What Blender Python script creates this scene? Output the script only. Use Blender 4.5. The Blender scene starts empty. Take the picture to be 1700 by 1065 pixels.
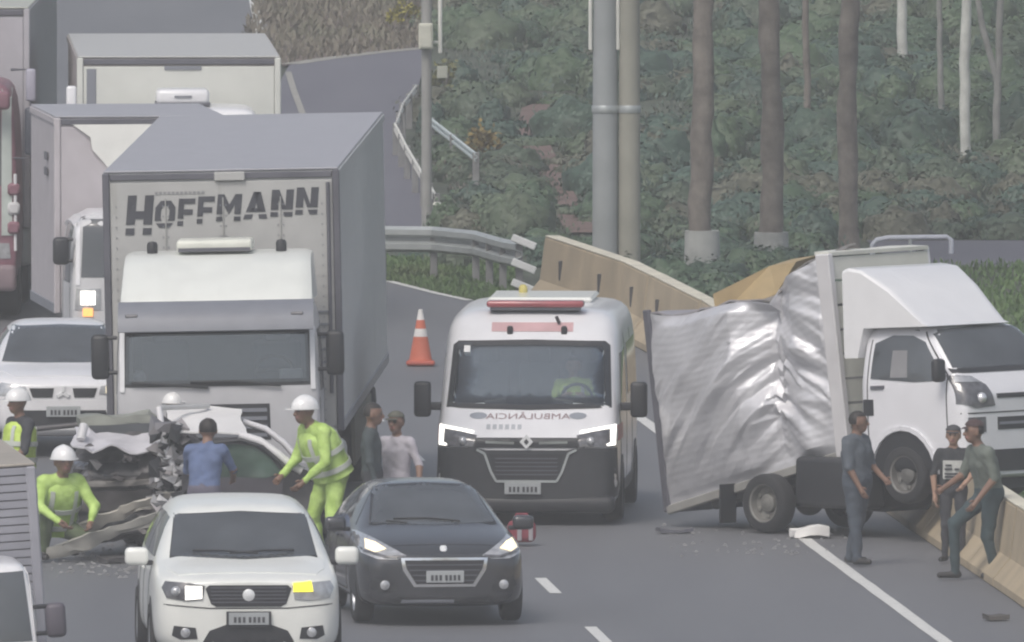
import bpy, bmesh, math, random
import numpy as np
from mathutils import Vector, Matrix, noise
from mathutils.bvhtree import BVHTree
R = math.radians
scene = bpy.context.scene
col = scene.collection
random.seed(7)

# ------------------------------------------------------------------ camera, sky, sun, exposure
CAM_H, F_PX, CX, CY, HORIZON = 17.0, 42600.0, 850.0, 532.5, -1646.0
PITCH = math.atan((CY - HORIZON) / F_PX)
cam_data = bpy.data.cameras.new('camera')
cam_data.sensor_width = 36.0
cam_data.lens = F_PX / 1700.0 * 36.0
cam_data.clip_start = 1.0
cam_data.clip_end = 6000.0
cam = bpy.data.objects.new('camera', cam_data)
col.objects.link(cam)
cam.location = (0, 0, CAM_H)
cam.rotation_euler = (R(90) - PITCH, 0, 0)
scene.camera = cam

SUN_EL, SUN_AZ = R(52), R(205)       # direction the light comes from: high, behind the camera and a little to the left
world = bpy.data.worlds.new('World')
scene.world = world
world.use_nodes = True
wn = world.node_tree
wn.nodes.clear()
sky = wn.nodes.new('ShaderNodeTexSky')
sky.sky_type = 'NISHITA'
sky.sun_disc = False
sky.sun_elevation = SUN_EL
sky.sun_rotation = SUN_AZ
sky.air_density = 1.0
sky.dust_density = 4.0
sky.ozone_density = 1.0
bg = wn.nodes.new('ShaderNodeBackground')
bg.inputs['Strength'].default_value = 0.10
wo = wn.nodes.new('ShaderNodeOutputWorld')
hs = wn.nodes.new('ShaderNodeHueSaturation')      # a thin overcast: the same sky, paler
hs.inputs['Saturation'].default_value = 0.62
wn.links.new(sky.outputs[0], hs.inputs['Color'])
wn.links.new(hs.outputs[0], bg.inputs['Color'])
wn.links.new(bg.outputs[0], wo.inputs['Surface'])

sun_data = bpy.data.lights.new('sun', 'SUN')
sun_data.energy = 0.9
sun_data.angle = R(22)
sun_data.color = (1.0, 0.95, 0.88)
sun = bpy.data.objects.new('sun', sun_data)
col.objects.link(sun)
sun.location = (-20, 60, 60)
d_to_sun = Vector((math.sin(SUN_AZ) * math.cos(SUN_EL), math.cos(SUN_AZ) * math.cos(SUN_EL), math.sin(SUN_EL)))
sun.rotation_euler = (-d_to_sun).to_track_quat('-Z', 'Y').to_euler()

scene.view_settings.view_transform = 'Standard'
scene.view_settings.look = 'None'
scene.view_settings.exposure = 0.48
scene.view_settings.gamma = 1.0
scene.view_settings.use_curve_mapping = False
try:
    scene.cycles.filter_width = 2.2
    scene.cycles.use_denoising = True
    scene.cycles.max_bounces = 6
    scene.cycles.volume_bounces = 1
    scene.cycles.transparent_max_bounces = 12
except Exception:
    pass

HAZE_DENSITY = 0.00052

# ------------------------------------------------------------------ placing: a picture point and a height give a point in the world
def at(px, py, z=0.0):
    s = (py - HORIZON) / (CAM_H - z)
    y = F_PX / s
    return Vector(((px - CX) / s, y, z))
def atY(px, py, y):
    s = F_PX / y
    return Vector(((px - CX) / s, y, CAM_H - (py - HORIZON) / s))

# ------------------------------------------------------------------ materials
_mats = {}
def M(name, c, rough=0.5, metal=0.0, var=0.10, scale=4.0, bump=0.0, bscale=30.0, coat=0.0, emit=0.0,
      dirt=0.0, dirt_c=(0.16, 0.14, 0.12), dscale=1.6, c2=None, spec=0.5, streak=0.0):
    if name in _mats: return _mats[name]
    m = bpy.data.materials.new(name); m.use_nodes = True
    nt = m.node_tree; N = nt.nodes; L = nt.links
    p = N['Principled BSDF']
    p.inputs['Roughness'].default_value = rough
    p.inputs['Metallic'].default_value = metal
    p.inputs['Specular IOR Level'].default_value = spec
    if coat:
        p.inputs['Coat Weight'].default_value = coat
        p.inputs['Coat Roughness'].default_value = 0.08
    tc = N.new('ShaderNodeTexCoord')
    nz = N.new('ShaderNodeTexNoise'); nz.inputs['Scale'].default_value = scale; nz.inputs['Detail'].default_value = 5
    L.new(tc.outputs['Object'], nz.inputs['Vector'])
    mr = N.new('ShaderNodeMapRange'); mr.inputs[1].default_value = 0.3; mr.inputs[2].default_value = 0.7
    L.new(nz.outputs[0], mr.inputs[0])
    mx = N.new('ShaderNodeMix'); mx.data_type = 'RGBA'
    a = tuple(max(0, x * (1 - var)) for x in c)
    b = c2 if c2 else tuple(min(1, x * (1 + var)) for x in c)
    mx.inputs[6].default_value = (*a, 1); mx.inputs[7].default_value = (*b, 1)
    L.new(mr.outputs[0], mx.inputs[0])
    out = mx.outputs[2]
    if dirt:
        n2 = N.new('ShaderNodeTexNoise'); n2.inputs['Scale'].default_value = dscale; n2.inputs['Detail'].default_value = 8
        n2.inputs['Roughness'].default_value = 0.65
        if streak:       # rain-washed grime runs down the panel
            mp = N.new('ShaderNodeMapping'); mp.inputs['Scale'].default_value = (3.0, 1.2, streak)
            L.new(tc.outputs['Object'], mp.inputs[0]); L.new(mp.outputs[0], n2.inputs['Vector'])
        else: L.new(tc.outputs['Object'], n2.inputs['Vector'])
        m2 = N.new('ShaderNodeMapRange'); m2.inputs[1].default_value = 0.62; m2.inputs[2].default_value = 0.78
        m2.inputs[3].default_value = 0.0; m2.inputs[4].default_value = dirt
        L.new(n2.outputs[0], m2.inputs[0])
        x2 = N.new('ShaderNodeMix'); x2.data_type = 'RGBA'
        L.new(m2.outputs[0], x2.inputs[0]); L.new(out, x2.inputs[6])
        x2.inputs[7].default_value = (*dirt_c, 1)
        out = x2.outputs[2]
    L.new(out, p.inputs['Base Color'])
    if bump:
        n3 = N.new('ShaderNodeTexNoise'); n3.inputs['Scale'].default_value = bscale; n3.inputs['Detail'].default_value = 4
        L.new(tc.outputs['Object'], n3.inputs['Vector'])
        bp = N.new('ShaderNodeBump'); bp.inputs['Strength'].default_value = bump; bp.inputs['Distance'].default_value = 0.02
        L.new(n3.outputs[0], bp.inputs['Height']); L.new(bp.outputs[0], p.inputs['Normal'])
    if emit:
        L.new(out, p.inputs['Emission Color'])
        p.inputs['Emission Strength'].default_value = emit
    _mats[name] = m
    return m

def glass_clear(name, tint=(0.35, 0.40, 0.42), alpha=0.45):
    if name in _mats: return _mats[name]
    m = bpy.data.materials.new(name); m.use_nodes = True
    nt = m.node_tree; N = nt.nodes; L = nt.links
    N.clear()
    o = N.new('ShaderNodeOutputMaterial'); g = N.new('ShaderNodeBsdfGlossy'); t = N.new('ShaderNodeBsdfTransparent')
    g.inputs['Roughness'].default_value = 0.05; g.inputs['Color'].default_value = (0.8, 0.85, 0.9, 1)
    t.inputs['Color'].default_value = (*tint, 1)
    fr = N.new('ShaderNodeFresnel'); fr.inputs['IOR'].default_value = 1.5
    ad = N.new('ShaderNodeMath'); ad.operation = 'ADD'; ad.inputs[1].default_value = 0.06
    mx = N.new('ShaderNodeMixShader')
    L.new(fr.outputs[0], ad.inputs[0]); L.new(ad.outputs[0], mx.inputs[0])
    L.new(t.outputs[0], mx.inputs[1]); L.new(g.outputs[0], mx.inputs[2]); L.new(mx.outputs[0], o.inputs['Surface'])
    _mats[name] = m
    return m

W_PAINT = M('white_paint', (0.74, 0.74, 0.76), 0.28, var=0.04, coat=0.5, dirt=0.25, dirt_c=(0.45, 0.42, 0.36))
W_CREAM = M('cream_white_paint', (0.80, 0.81, 0.77), 0.28, var=0.04, coat=0.5, dirt=0.25, dirt_c=(0.42, 0.42, 0.30))
W_DIRTY = M('road_worn_white', (0.55, 0.55, 0.56), 0.5, var=0.06, dirt=0.5, dirt_c=(0.30, 0.28, 0.25))
G_BOX = M('pale_grey_panel', (0.42, 0.42, 0.41), 0.55, var=0.06, dirt=0.55, dirt_c=(0.27, 0.265, 0.23), dscale=1.4, streak=.25)
G_BOX2 = M('grey_side_curtain', (0.46, 0.47, 0.47), 0.6, var=0.06, dirt=0.6, dirt_c=(0.27, 0.27, 0.21), dscale=0.9, streak=.3)
G_ROOF = M('grey_roof_sheet', (0.34, 0.34, 0.37), 0.5, var=0.05, dirt=0.3, dirt_c=(0.28, 0.28, 0.28))
G_DARK = M('dark_grey_trim', (0.10, 0.10, 0.12), 0.55, var=0.12)
G_MID = M('mid_grey_plastic', (0.20, 0.21, 0.24), 0.5, var=0.08)
BLACK = M('black_plastic', (0.022, 0.023, 0.027), 0.5, var=0.2)
RUBBER = M('tyre_rubber', (0.020, 0.020, 0.022), 0.85, var=0.2, dirt=0.5, dirt_c=(0.09, 0.08, 0.075), dscale=6)
GLASS = M('dark_glass', (0.070, 0.077, 0.084), 0.06, var=0.3, scale=1.5, spec=0.9)
EMBLEM = M('emblem_silver', (0.78, 0.79, 0.80), 0.3, metal=0.15, var=0.03)
CHROME = M('chrome_trim', (0.75, 0.76, 0.78), 0.16, metal=1.0, var=0.03)
ALLOY = M('alloy_rim', (0.42, 0.43, 0.45), 0.35, metal=0.6, var=0.1, dirt=0.4)
STEELW = M('steel_rim', (0.17, 0.165, 0.155), 0.5, metal=0.4, var=0.15, dirt=0.7, dscale=8)
GALV = M('galvanised_steel', (0.42, 0.45, 0.45), 0.42, metal=0.35, var=0.10, dirt=0.35, dirt_c=(0.25, 0.23, 0.20))
PLATE = M('licence_plate_grey', (0.36, 0.38, 0.39), 0.5, var=0.08)
PLATE_TXT = M('plate_letter_black', (0.05, 0.05, 0.06), 0.6)
LAMP_ON = M('lit_lamp_white', (1.0, 0.97, 0.9), 0.3, var=0.0, emit=1.4)
LAMP_WARM = M('lit_lamp_warm', (0.9, 0.78, 0.55), 0.3, var=0.0, emit=0.7)
LAMP_ORANGE = M('lit_indicator_orange', (1.0, 0.42, 0.12), 0.3, var=0.0, emit=0.9)
LAMP_YELLOW = M('lit_indicator_yellow', (0.95, 0.80, 0.06), 0.3, var=0.0, emit=0.75)
LAMP_OFF = M('clear_lamp_lens', (0.45, 0.46, 0.48), 0.10, metal=0.3, var=0.25, scale=14, coat=1.0)
LAMP_DARK = M('smoked_lamp_lens', (0.10, 0.10, 0.11), 0.1, var=0.4, scale=14, coat=1.0)
RED = M('red_lens', (0.34, 0.075, 0.085), 0.25, var=0.15, coat=0.6)

# ------------------------------------------------------------------ mesh helpers
def bx(bm, c, s, bev=0.0, rot=None, seg=1):
    m = Matrix.Translation(Vector(c))
    if rot is not None:
        m = m @ (rot if isinstance(rot, Matrix) else Matrix.Rotation(rot[2], 4, 'Z') @ Matrix.Rotation(rot[1], 4, 'Y') @ Matrix.Rotation(rot[0], 4, 'X'))
    m = m @ Matrix.Diagonal((s[0], s[1], s[2], 1))
    r = bmesh.ops.create_cube(bm, size=1.0, matrix=m)
    if bev > 0:
        vs = set(r['verts'])
        es = [e for e in bm.edges if e.verts[0] in vs and e.verts[1] in vs]
        bmesh.ops.bevel(bm, geom=es, offset=bev, segments=seg, profile=0.5, affect='EDGES', clamp_overlap=True)

def tube(bm, pts, r, n=8, caps=True):
    pts = [Vector(p) for p in pts]
    rr = r if isinstance(r, (list, tuple)) else [r] * len(pts)
    rings = []
    up = None
    for i, p in enumerate(pts):
        t = (pts[min(i + 1, len(pts) - 1)] - pts[max(i - 1, 0)])
        if t.length < 1e-9: t = Vector((0, 0, 1))
        t.normalize()
        if up is None:
            up = t.orthogonal().normalized()
        else:
            up = (up - t * up.dot(t))
            up = up.normalized() if up.length > 1e-6 else t.orthogonal().normalized()
        b = t.cross(up)
        rings.append([bm.verts.new(p + (up * math.cos(2 * math.pi * k / n) + b * math.sin(2 * math.pi * k / n)) * rr[i]) for k in range(n)])
    for a, c in zip(rings, rings[1:]):
        for k in range(n):
            bm.faces.new((a[k], a[(k + 1) % n], c[(k + 1) % n], c[k]))
    if caps:
        bm.faces.new(rings[0][::-1]); bm.faces.new(rings[-1])

def lathe(bm, prof, mtx=None, n=24, caps=True):
    mtx = mtx or Matrix.Identity(4)
    rings = []
    for r, z in prof:
        rings.append([bm.verts.new(mtx @ Vector((r * math.cos(2 * math.pi * k / n), r * math.sin(2 * math.pi * k / n), z))) for k in range(n)])
    for a, c in zip(rings, rings[1:]):
        for k in range(n):
            bm.faces.new((a[k], a[(k + 1) % n], c[(k + 1) % n], c[k]))
    if caps:
        bm.faces.new(rings[0][::-1]); bm.faces.new(rings[-1])

def prism(bm, poly, d0, d1, mtx=None):
    """poly in the local xz plane, extruded along y from d0 to d1"""
    mtx = mtx or Matrix.Identity(4)
    a = [bm.verts.new(mtx @ Vector((x, d0, z))) for x, z in poly]
    b = [bm.verts.new(mtx @ Vector((x, d1, z))) for x, z in poly]
    n = len(poly)
    bm.faces.new(a); bm.faces.new(b[::-1])
    for k in range(n):
        bm.faces.new((a[k], b[k], b[(k + 1) % n], a[(k + 1) % n]))

def sheet(bm, pts, th=0.02):
    """closed thin panel through a grid of points (rows of rows)"""
    rows, cols = len(pts), len(pts[0])
    V = [[Vector(p) for p in row] for row in pts]
    top, bot = [], []
    for i in range(rows):
        tr, br = [], []
        for j in range(cols):
            du = V[min(i + 1, rows - 1)][j] - V[max(i - 1, 0)][j]
            dv = V[i][min(j + 1, cols - 1)] - V[i][max(j - 1, 0)]
            nn = du.cross(dv)
            nn = nn.normalized() if nn.length > 1e-9 else Vector((0, 0, 1))
            tr.append(bm.verts.new(V[i][j])); br.append(bm.verts.new(V[i][j] - nn * th))
        top.append(tr); bot.append(br)
    for i in range(rows - 1):
        for j in range(cols - 1):
            bm.faces.new((top[i][j], top[i + 1][j], top[i + 1][j + 1], top[i][j + 1]))
            bm.faces.new((bot[i][j], bot[i][j + 1], bot[i + 1][j + 1], bot[i + 1][j]))
    for i in range(rows - 1):
        bm.faces.new((top[i][0], bot[i][0], bot[i + 1][0], top[i + 1][0]))
        bm.faces.new((top[i][-1], top[i + 1][-1], bot[i + 1][-1], bot[i][-1]))
    for j in range(cols - 1):
        bm.faces.new((top[0][j], top[0][j + 1], bot[0][j + 1], bot[0][j]))
        bm.faces.new((top[-1][j], bot[-1][j], bot[-1][j + 1], top[-1][j + 1]))

def bmnew(): return bmesh.new()

def obj(name, bm, mat, parent=None, smooth=35, fix=True):
    me = bpy.data.meshes.new(name)
    if fix and bm.faces:
        bmesh.ops.recalc_face_normals(bm, faces=bm.faces[:])
    bm.to_mesh(me); bm.free()
    if smooth:
        for p in me.polygons: p.use_smooth = True
        me.set_sharp_from_angle(angle=R(smooth))
    for m in (mat if isinstance(mat, (list, tuple)) else [mat]): me.materials.append(m)
    o = bpy.data.objects.new(name, me)
    col.objects.link(o)
    if parent: o.parent = parent
    return o

def link_mesh(name, me, mat=None, parent=None):
    if mat is not None: me.materials.append(mat)
    o = bpy.data.objects.new(name, me); col.objects.link(o)
    if parent: o.parent = parent
    return o

def tag(o, label=None, cat=None, group=None, kind=None):
    if label: o['label'] = label
    if cat: o['category'] = cat
    if group: o['group'] = group
    if kind: o['kind'] = kind
    return o

def thing(name, label, cat, loc=(0, 0, 0), rz=0.0, group=None, rot=None):
    o = bpy.data.objects.new(name, None); col.objects.link(o)
    o.empty_display_size = 0.3
    o.location = loc
    o.rotation_euler = rot if rot else (0, 0, rz)
    return tag(o, label, cat, group)

def flat(name, pts, mat, z=0.0, thick=None, parent=None, kind='structure'):
    bm = bmnew()
    vs = [bm.verts.new((p[0], p[1], z)) for p in pts]
    f = bm.faces.new(vs)
    f.normal_update()
    if f.normal.z < 0: f.normal_flip()
    bmesh.ops.triangulate(bm, faces=[f])
    o = obj(name, bm, mat, parent, smooth=0, fix=False)
    if kind: o['kind'] = kind
    return o

def text_mesh(s, size=1.0, extrude=0.004, offset=0.0, shear=0.0):
    cu = bpy.data.curves.new('lettering', 'FONT')
    cu.body = s; cu.size = size; cu.extrude = extrude; cu.offset = offset; cu.shear = shear
    cu.align_x = 'CENTER'; cu.align_y = 'CENTER'
    cu.resolution_u = 2
    t = bpy.data.objects.new('lettering', cu); col.objects.link(t)
    dg = bpy.context.evaluated_depsgraph_get()
    me = bpy.data.meshes.new_from_object(t.evaluated_get(dg))
    bpy.data.objects.remove(t); bpy.data.curves.remove(cu)
    return me

def put_text(name, s, w, h, place, mat, parent, mirror=False, extrude=0.004, offset=0.0):
    """letters fitted to w by h, facing local -Y, centred on place"""
    me = text_mesh(s, 1.0, 0.01, offset)
    xs = [v.co.x for v in me.vertices]; ys = [v.co.y for v in me.vertices]
    cx0, cy0 = (min(xs) + max(xs)) / 2, (min(ys) + max(ys)) / 2
    sx, sy = w / (max(xs) - min(xs)), h / (max(ys) - min(ys))
    if mirror: sx = -sx
    for v in me.vertices:
        x, y, z = v.co
        v.co = ((x - cx0) * sx + place[0], place[1] - z * extrude / 0.01, (y - cy0) * sy + place[2])
    if mirror: me.flip_normals()
    return link_mesh(name, me, mat, parent)

# ------------------------------------------------------------------ smooth bodies and things laid onto them
def subdiv_mesh(bm, levels):
    me = bpy.data.meshes.new('cage'); bmesh.ops.recalc_face_normals(bm, faces=bm.faces[:])
    bm.to_mesh(me); bm.free()
    o = bpy.data.objects.new('cage', me); col.objects.link(o)
    md = o.modifiers.new('s', 'SUBSURF'); md.levels = levels; md.render_levels = levels
    dg = bpy.context.evaluated_depsgraph_get()
    out = bpy.data.meshes.new_from_object(o.evaluated_get(dg))
    bpy.data.objects.remove(o); bpy.data.meshes.remove(me)
    return out

def loft_body(rows, levels=2):
    """rows: (y, [(x, z) half section from the bottom centre, round the side, to the top centre])"""
    bm = bmnew(); rings = []
    for y, half in rows:
        n = len(half)
        full = [(x, z) for x, z in half] + [(-x, z) for x, z in half[-2:0:-1]]
        rings.append([bm.verts.new((x, y, z)) for x, z in full])
    for a, b in zip(rings, rings[1:]):
        n = len(a)
        for k in range(n):
            bm.faces.new((a[k], a[(k + 1) % n], b[(k + 1) % n], b[k]))
    n = len(rings[0])
    for ring, flip in ((rings[0], True), (rings[-1], False)):
        h = n // 2
        # quad strips across the cap: pair k with n-k
        for k in range(0, h):
            a, b, c, d = ring[k], ring[k + 1], ring[(n - k - 1) % n], ring[(n - k) % n]
            vs = []
            for v in (a, b, c, d):
                if v not in vs: vs.append(v)
            if len(vs) >= 3: bm.faces.new(vs if flip else vs[::-1])
    return subdiv_mesh(bm, levels)

class Shell:
    """a body mesh with ray casting, so panes, lamps and trim follow its surface"""
    def __init__(self, me):
        self.me = me
        self.co = [v.co.copy() for v in me.vertices]
        self.bvh = BVHTree.FromPolygons(self.co, [tuple(p.vertices) for p in me.polygons])
    def hit(self, p, mode):
        if mode == 'F': o, d = Vector((p[0], -20, p[1])), Vector((0, 1, 0))
        elif mode == 'L': o, d = Vector((-20, p[0], p[1])), Vector((1, 0, 0))
        elif mode == 'R': o, d = Vector((20, p[0], p[1])), Vector((-1, 0, 0))
        else: o, d = Vector((p[0], p[1], 20)), Vector((0, 0, -1))
        h = self.bvh.ray_cast(o, d)
        for k in range(60):         # a point beyond the outline slides inwards until it meets the body
            if h[0] is not None: break
            if mode == 'F': o.x *= .99; o.z -= .01 if o.z > .5 else -.01
            elif mode == 'T': o.x *= .98
            else: o.z -= .012 if o.z > .5 else -.012
            h = self.bvh.ray_cast(o, d)
        if h[0] is None: h = self.bvh.find_nearest(o + d * 20)
        self.n = h[1] if h[1].dot(d) < 0 else -h[1]
        return h[0], d
    def patch(self, poly, mode='F', proud=0.01, depth=0.03, res=0.07, bm=None):
        bm2 = bmnew()
        vs = [bm2.verts.new((p[0], p[1], 0)) for p in poly]
        f = bm2.faces.new(vs); f.normal_update()
        if f.normal.z < 0: f.normal_flip()
        bmesh.ops.triangulate(bm2, faces=[f])
        for _ in range(7):
            es = [e for e in bm2.edges if e.calc_length() > res]
            if not es: break
            bmesh.ops.subdivide_edges(bm2, edges=es, cuts=1)
            bmesh.ops.triangulate(bm2, faces=[q for q in bm2.faces if len(q.verts) > 3])
        bm2.verts.index_update()
        own = bm is None
        bm = bm if bm is not None else bmnew()
        front, back = [], []
        for v in bm2.verts:
            h, d = self.hit((v.co.x, v.co.y), mode)
            m_ = (self.n - d).normalized()
            front.append(bm.verts.new(h + m_ * proud)); back.append(bm.verts.new(h + d * depth))
        for q in bm2.faces:
            i = [v.index for v in q.verts]
            bm.faces.new([front[k] for k in i]); bm.faces.new([back[k] for k in i[::-1]])
        for e in bm2.edges:
            if len(e.link_faces) == 1:
                a, b = e.verts[0].index, e.verts[1].index
                bm.faces.new((front[a], front[b], back[b], back[a]))
        bm2.free()
        return bm
    def cut(self, poly):
        """removes the faces whose centre lies inside poly as seen from the front"""
        bm = bmnew(); bm.from_mesh(self.me)
        def inside(x, z):
            c = False; n = len(poly); j = n - 1
            for i in range(n):
                xi, zi = poly[i]; xj, zj = poly[j]
                if (zi > z) != (zj > z) and x < (xj - xi) * (z - zi) / (zj - zi) + xi: c = not c
                j = i
            return c
        kill = [f for f in bm.faces if f.normal.y < -0.2 and inside(f.calc_center_median().x, f.calc_center_median().z)]
        bmesh.ops.delete(bm, geom=kill, context='FACES')
        bm.to_mesh(self.me); bm.free()

class Vehicle:
    def __init__(self, name, label, cat, cx, base_y, slope=0.0, roll=0.0, group=None):
        self.g = at(cx, base_y, 0.0); self.cx = cx; self.Y = self.g.y
        self.root = thing(name, label, cat, self.g, group=group, rot=(0, roll, -math.atan(slope)))
    def fp(self, pts, back=0.0):
        """picture points of the front view -> local (x, z)"""
        s = F_PX / (self.Y + back)
        s0 = F_PX / self.Y
        return [((px - self.cx) / s0, CAM_H - (py - HORIZON) / s) for px, py in pts]
    def body(self, me, mat, name='body', smooth=40):
        for p in me.polygons: p.use_smooth = True
        me.set_sharp_from_angle(angle=R(smooth))
        me.name = name
        o = link_mesh(name, me, mat, self.root)
        return o
    def add(self, name, bm, mat, smooth=35, parent=None):
        return obj(name, bm, mat, parent or self.root, smooth)
    def wheel(self, x, y, Rw=0.33, w=0.22, rim=None, spokes=10, dual=False, z=None):
        side = 1 if x > 0 else -1
        zc = Rw if z is None else z
        m = Matrix.Translation((x, y, zc)) @ Matrix.Rotation(R(90) * side, 4, 'Y')
        bm = bmnew()
        h = w / 2
        lathe(bm, [(Rw * .64, -h), (Rw * .9, -h), (Rw * .98, -h * .8), (Rw, -h * .5), (Rw, h * .5), (Rw * .98, h * .8), (Rw * .9, h), (Rw * .66, h * .96), (Rw * .62, h * .5), (Rw * .62, -h * .5)], m, 28, caps=False)
        t = self.add('wheel', bm, RUBBER, 50)
        bm = bmnew()
        lathe(bm, [(Rw * .64, h * .88), (Rw * .60, h * .80), (Rw * .56, h * .2), (Rw * .2, h * .1), (.0001, h * .1)], m, 24, caps=False)
        lathe(bm, [(Rw * .16, h * .1), (Rw * .15, h * .75), (.0001, h * .8)], m, 12, caps=False)
        for k in range(spokes):
            a = 2 * math.pi * k / spokes
            bx(bm, (0, 0, 0), (1, 1, 1)) if False else None
            mm = m @ Matrix.Rotation(a, 4, 'Z') @ Matrix.Translation((Rw * .36, 0, h * .55)) @ Matrix.Diagonal((Rw * .46, Rw * .11, h * .22, 1))
            bmesh.ops.create_cube(bm, size=1, matrix=mm)
        obj('rim', bm, rim or ALLOY, t, 40)
        return t
    def plate(self, px, py, w=0.40, h=0.13, y=-0.05, back=0.0, text=True):
        (x, z), = self.fp([(px, py)], back)
        bm = bmnew(); bx(bm, (x, y, z), (w, 0.012, h), 0.004)
        p = self.add('licence_plate', bm, PLATE)
        bm = bmnew()
        for k in range(7):
            xx = x - w * .39 + w * .78 * (k + .5) / 7 + (.012 if k > 2 else -.004)
            bx(bm, (xx, y - .008, z - h * .08), (w * .065, .006, h * .46))
        o = obj('plate_character', bm, PLATE_TXT, p); o['kind'] = 'stuff'
        return p
# ------------------------------------------------------------------ the setting
def asphalt(name, c, c2, bump=0.25):
    m = bpy.data.materials.new(name); m.use_nodes = True
    nt = m.node_tree; N = nt.nodes; L = nt.links; p = N['Principled BSDF']
    tc = N.new('ShaderNodeTexCoord')
    mp = N.new('ShaderNodeMapping'); mp.inputs['Scale'].default_value = (1.0, 0.12, 1.0); mp.inputs['Rotation'].default_value = (0, 0, R(-4))
    L.new(tc.outputs['Object'], mp.inputs[0])
    a = N.new('ShaderNodeTexNoise'); a.inputs['Scale'].default_value = 0.9; a.inputs['Detail'].default_value = 6
    b = N.new('ShaderNodeTexNoise'); b.inputs['Scale'].default_value = 35; b.inputs['Detail'].default_value = 3
    L.new(mp.outputs[0], a.inputs['Vector']); L.new(tc.outputs['Object'], b.inputs['Vector'])
    ad = N.new('ShaderNodeMath'); ad.operation = 'MULTIPLY_ADD'; ad.inputs[1].default_value = 0.35
    L.new(b.outputs[0], ad.inputs[0]); L.new(a.outputs[0], ad.inputs[2])
    mr = N.new('ShaderNodeMapRange'); mr.inputs[1].default_value = 0.45; mr.inputs[2].default_value = 0.95
    L.new(ad.outputs[0], mr.inputs[0])
    mx = N.new('ShaderNodeMix'); mx.data_type = 'RGBA'
    mx.inputs[6].default_value = (*c, 1); mx.inputs[7].default_value = (*c2, 1)
    L.new(mr.outputs[0], mx.inputs[0])
    L.new(mx.outputs[2], p.inputs['Base Color'])
    p.inputs['Roughness'].default_value = 0.62
    bp = N.new('ShaderNodeBump'); bp.inputs['Strength'].default_value = bump; bp.inputs['Distance'].default_value = 0.01
    L.new(b.outputs[0], bp.inputs['Height']); L.new(bp.outputs[0], p.inputs['Normal'])
    return m

ASPH = asphalt('asphalt', (0.125, 0.127, 0.138), (0.155, 0.157, 0.168))
ASPH_FAR = asphalt('asphalt_ramp', (0.110, 0.105, 0.128), (0.135, 0.129, 0.152))
SOIL = M('bare_brown_soil', (0.13, 0.10, 0.085), 0.9, var=0.35, scale=0.7, bump=0.6, bscale=3, dirt=0.5, dirt_c=(0.12, 0.12, 0.08))
REDSOIL = M('red_earth', (0.135, 0.088, 0.075), 0.9, var=0.25, scale=1.5, bump=0.5, bscale=5)
GROUND = M('weedy_ground', (0.055, 0.068, 0.045), 0.95, var=0.45, scale=0.35, bump=0.6, bscale=4, dirt=0.6, dirt_c=(0.10, 0.085, 0.06), dscale=0.25)
PAINT = M('worn_road_paint', (0.62, 0.62, 0.60), 0.6, var=0.10, scale=6, dirt=0.6, dirt_c=(0.20, 0.20, 0.21), dscale=3)
CONC = M('stained_concrete', (0.385, 0.315, 0.215), 0.85, var=0.18, scale=1.2, bump=0.3, bscale=14, dirt=0.65, dirt_c=(0.19, 0.14, 0.10), dscale=0.8)
CONC_P = M('pole_concrete_grey', (0.30, 0.32, 0.325), 0.85, var=0.12, scale=2.0, bump=0.2, bscale=12, dirt=0.4, dirt_c=(0.20, 0.20, 0.18))
CONC_W = M('pole_concrete_warm', (0.30, 0.295, 0.25), 0.85, var=0.12, scale=2.0, bump=0.2, bscale=12, dirt=0.4, dirt_c=(0.20, 0.19, 0.15))
GREEN = M('grass_blade', (0.050, 0.085, 0.028), 0.7, var=0.35, scale=1.4)

# ground sheet out past the horizon
bm = bmnew()
for q in [((-1500, -60), (1500, 2500))]:
    (x0, y0), (x1, y1) = q
    bm.faces.new([bm.verts.new(p) for p in ((x0, y0, -0.06), (x1, y0, -0.06), (x1, y1, -0.06), (x0, y1, -0.06))])
tag(obj('ground', bm, GROUND, smooth=0), kind='structure')

def poly_at(pix, z=0.0): return [at(x, y, z) for x, y in pix]

# barrier line (top inner edge picked at 0.85 m), run on past both ends of the picture
bar_top = [at(1700, 870, .85), at(1135, 500, .85), at(1010, 437, .85), at(880, 394, .85)]
d0 = (bar_top[0] - bar_top[1]); d0.z = 0
bar = [bar_top[0] + d0 * 2.2, bar_top[0] + d0 * 1.0] + bar_top
bar = [Vector((p.x, p.y, 0)) for p in bar]
def along(path, step):
    out = []; 
    for a, b in zip(path, path[1:]):
        n = max(1, int(round((b - a).length / step)))
        for k in range(n): out.append(a.lerp(b, k / n))
    out.append(path[-1]); return out

# highway: right edge runs with the barrier foot, then swings left round the curve
edge_far = poly_at([(800, 500), (780, 497), (720, 484), (650, 466)])
far_edge = edge_far + [Vector((-3.6, 346, 0)), Vector((-5.6, 354, 0)), Vector((-6.2, 372, 0)), Vector((-5.9, 395, 0)), at(462, 92), at(440, 30), Vector((-4.0, 460, 0)), Vector((-3.2, 520, 0)), Vector((-2, 700, 0))]
right = [p + Vector((-0.05, 0, 0)) for p in bar]
left = [Vector((-38, 700, 0)), Vector((-36, 480, 0)), Vector((-34, 340, 0)), Vector((-26, 240, 0)), Vector((-14, 90, 0)), Vector((-10, 20, 0))]
hw = [Vector((23.5, 20, 0))] + right + far_edge + left
flat('highway_road', hw, ASPH, -0.012)

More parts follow.
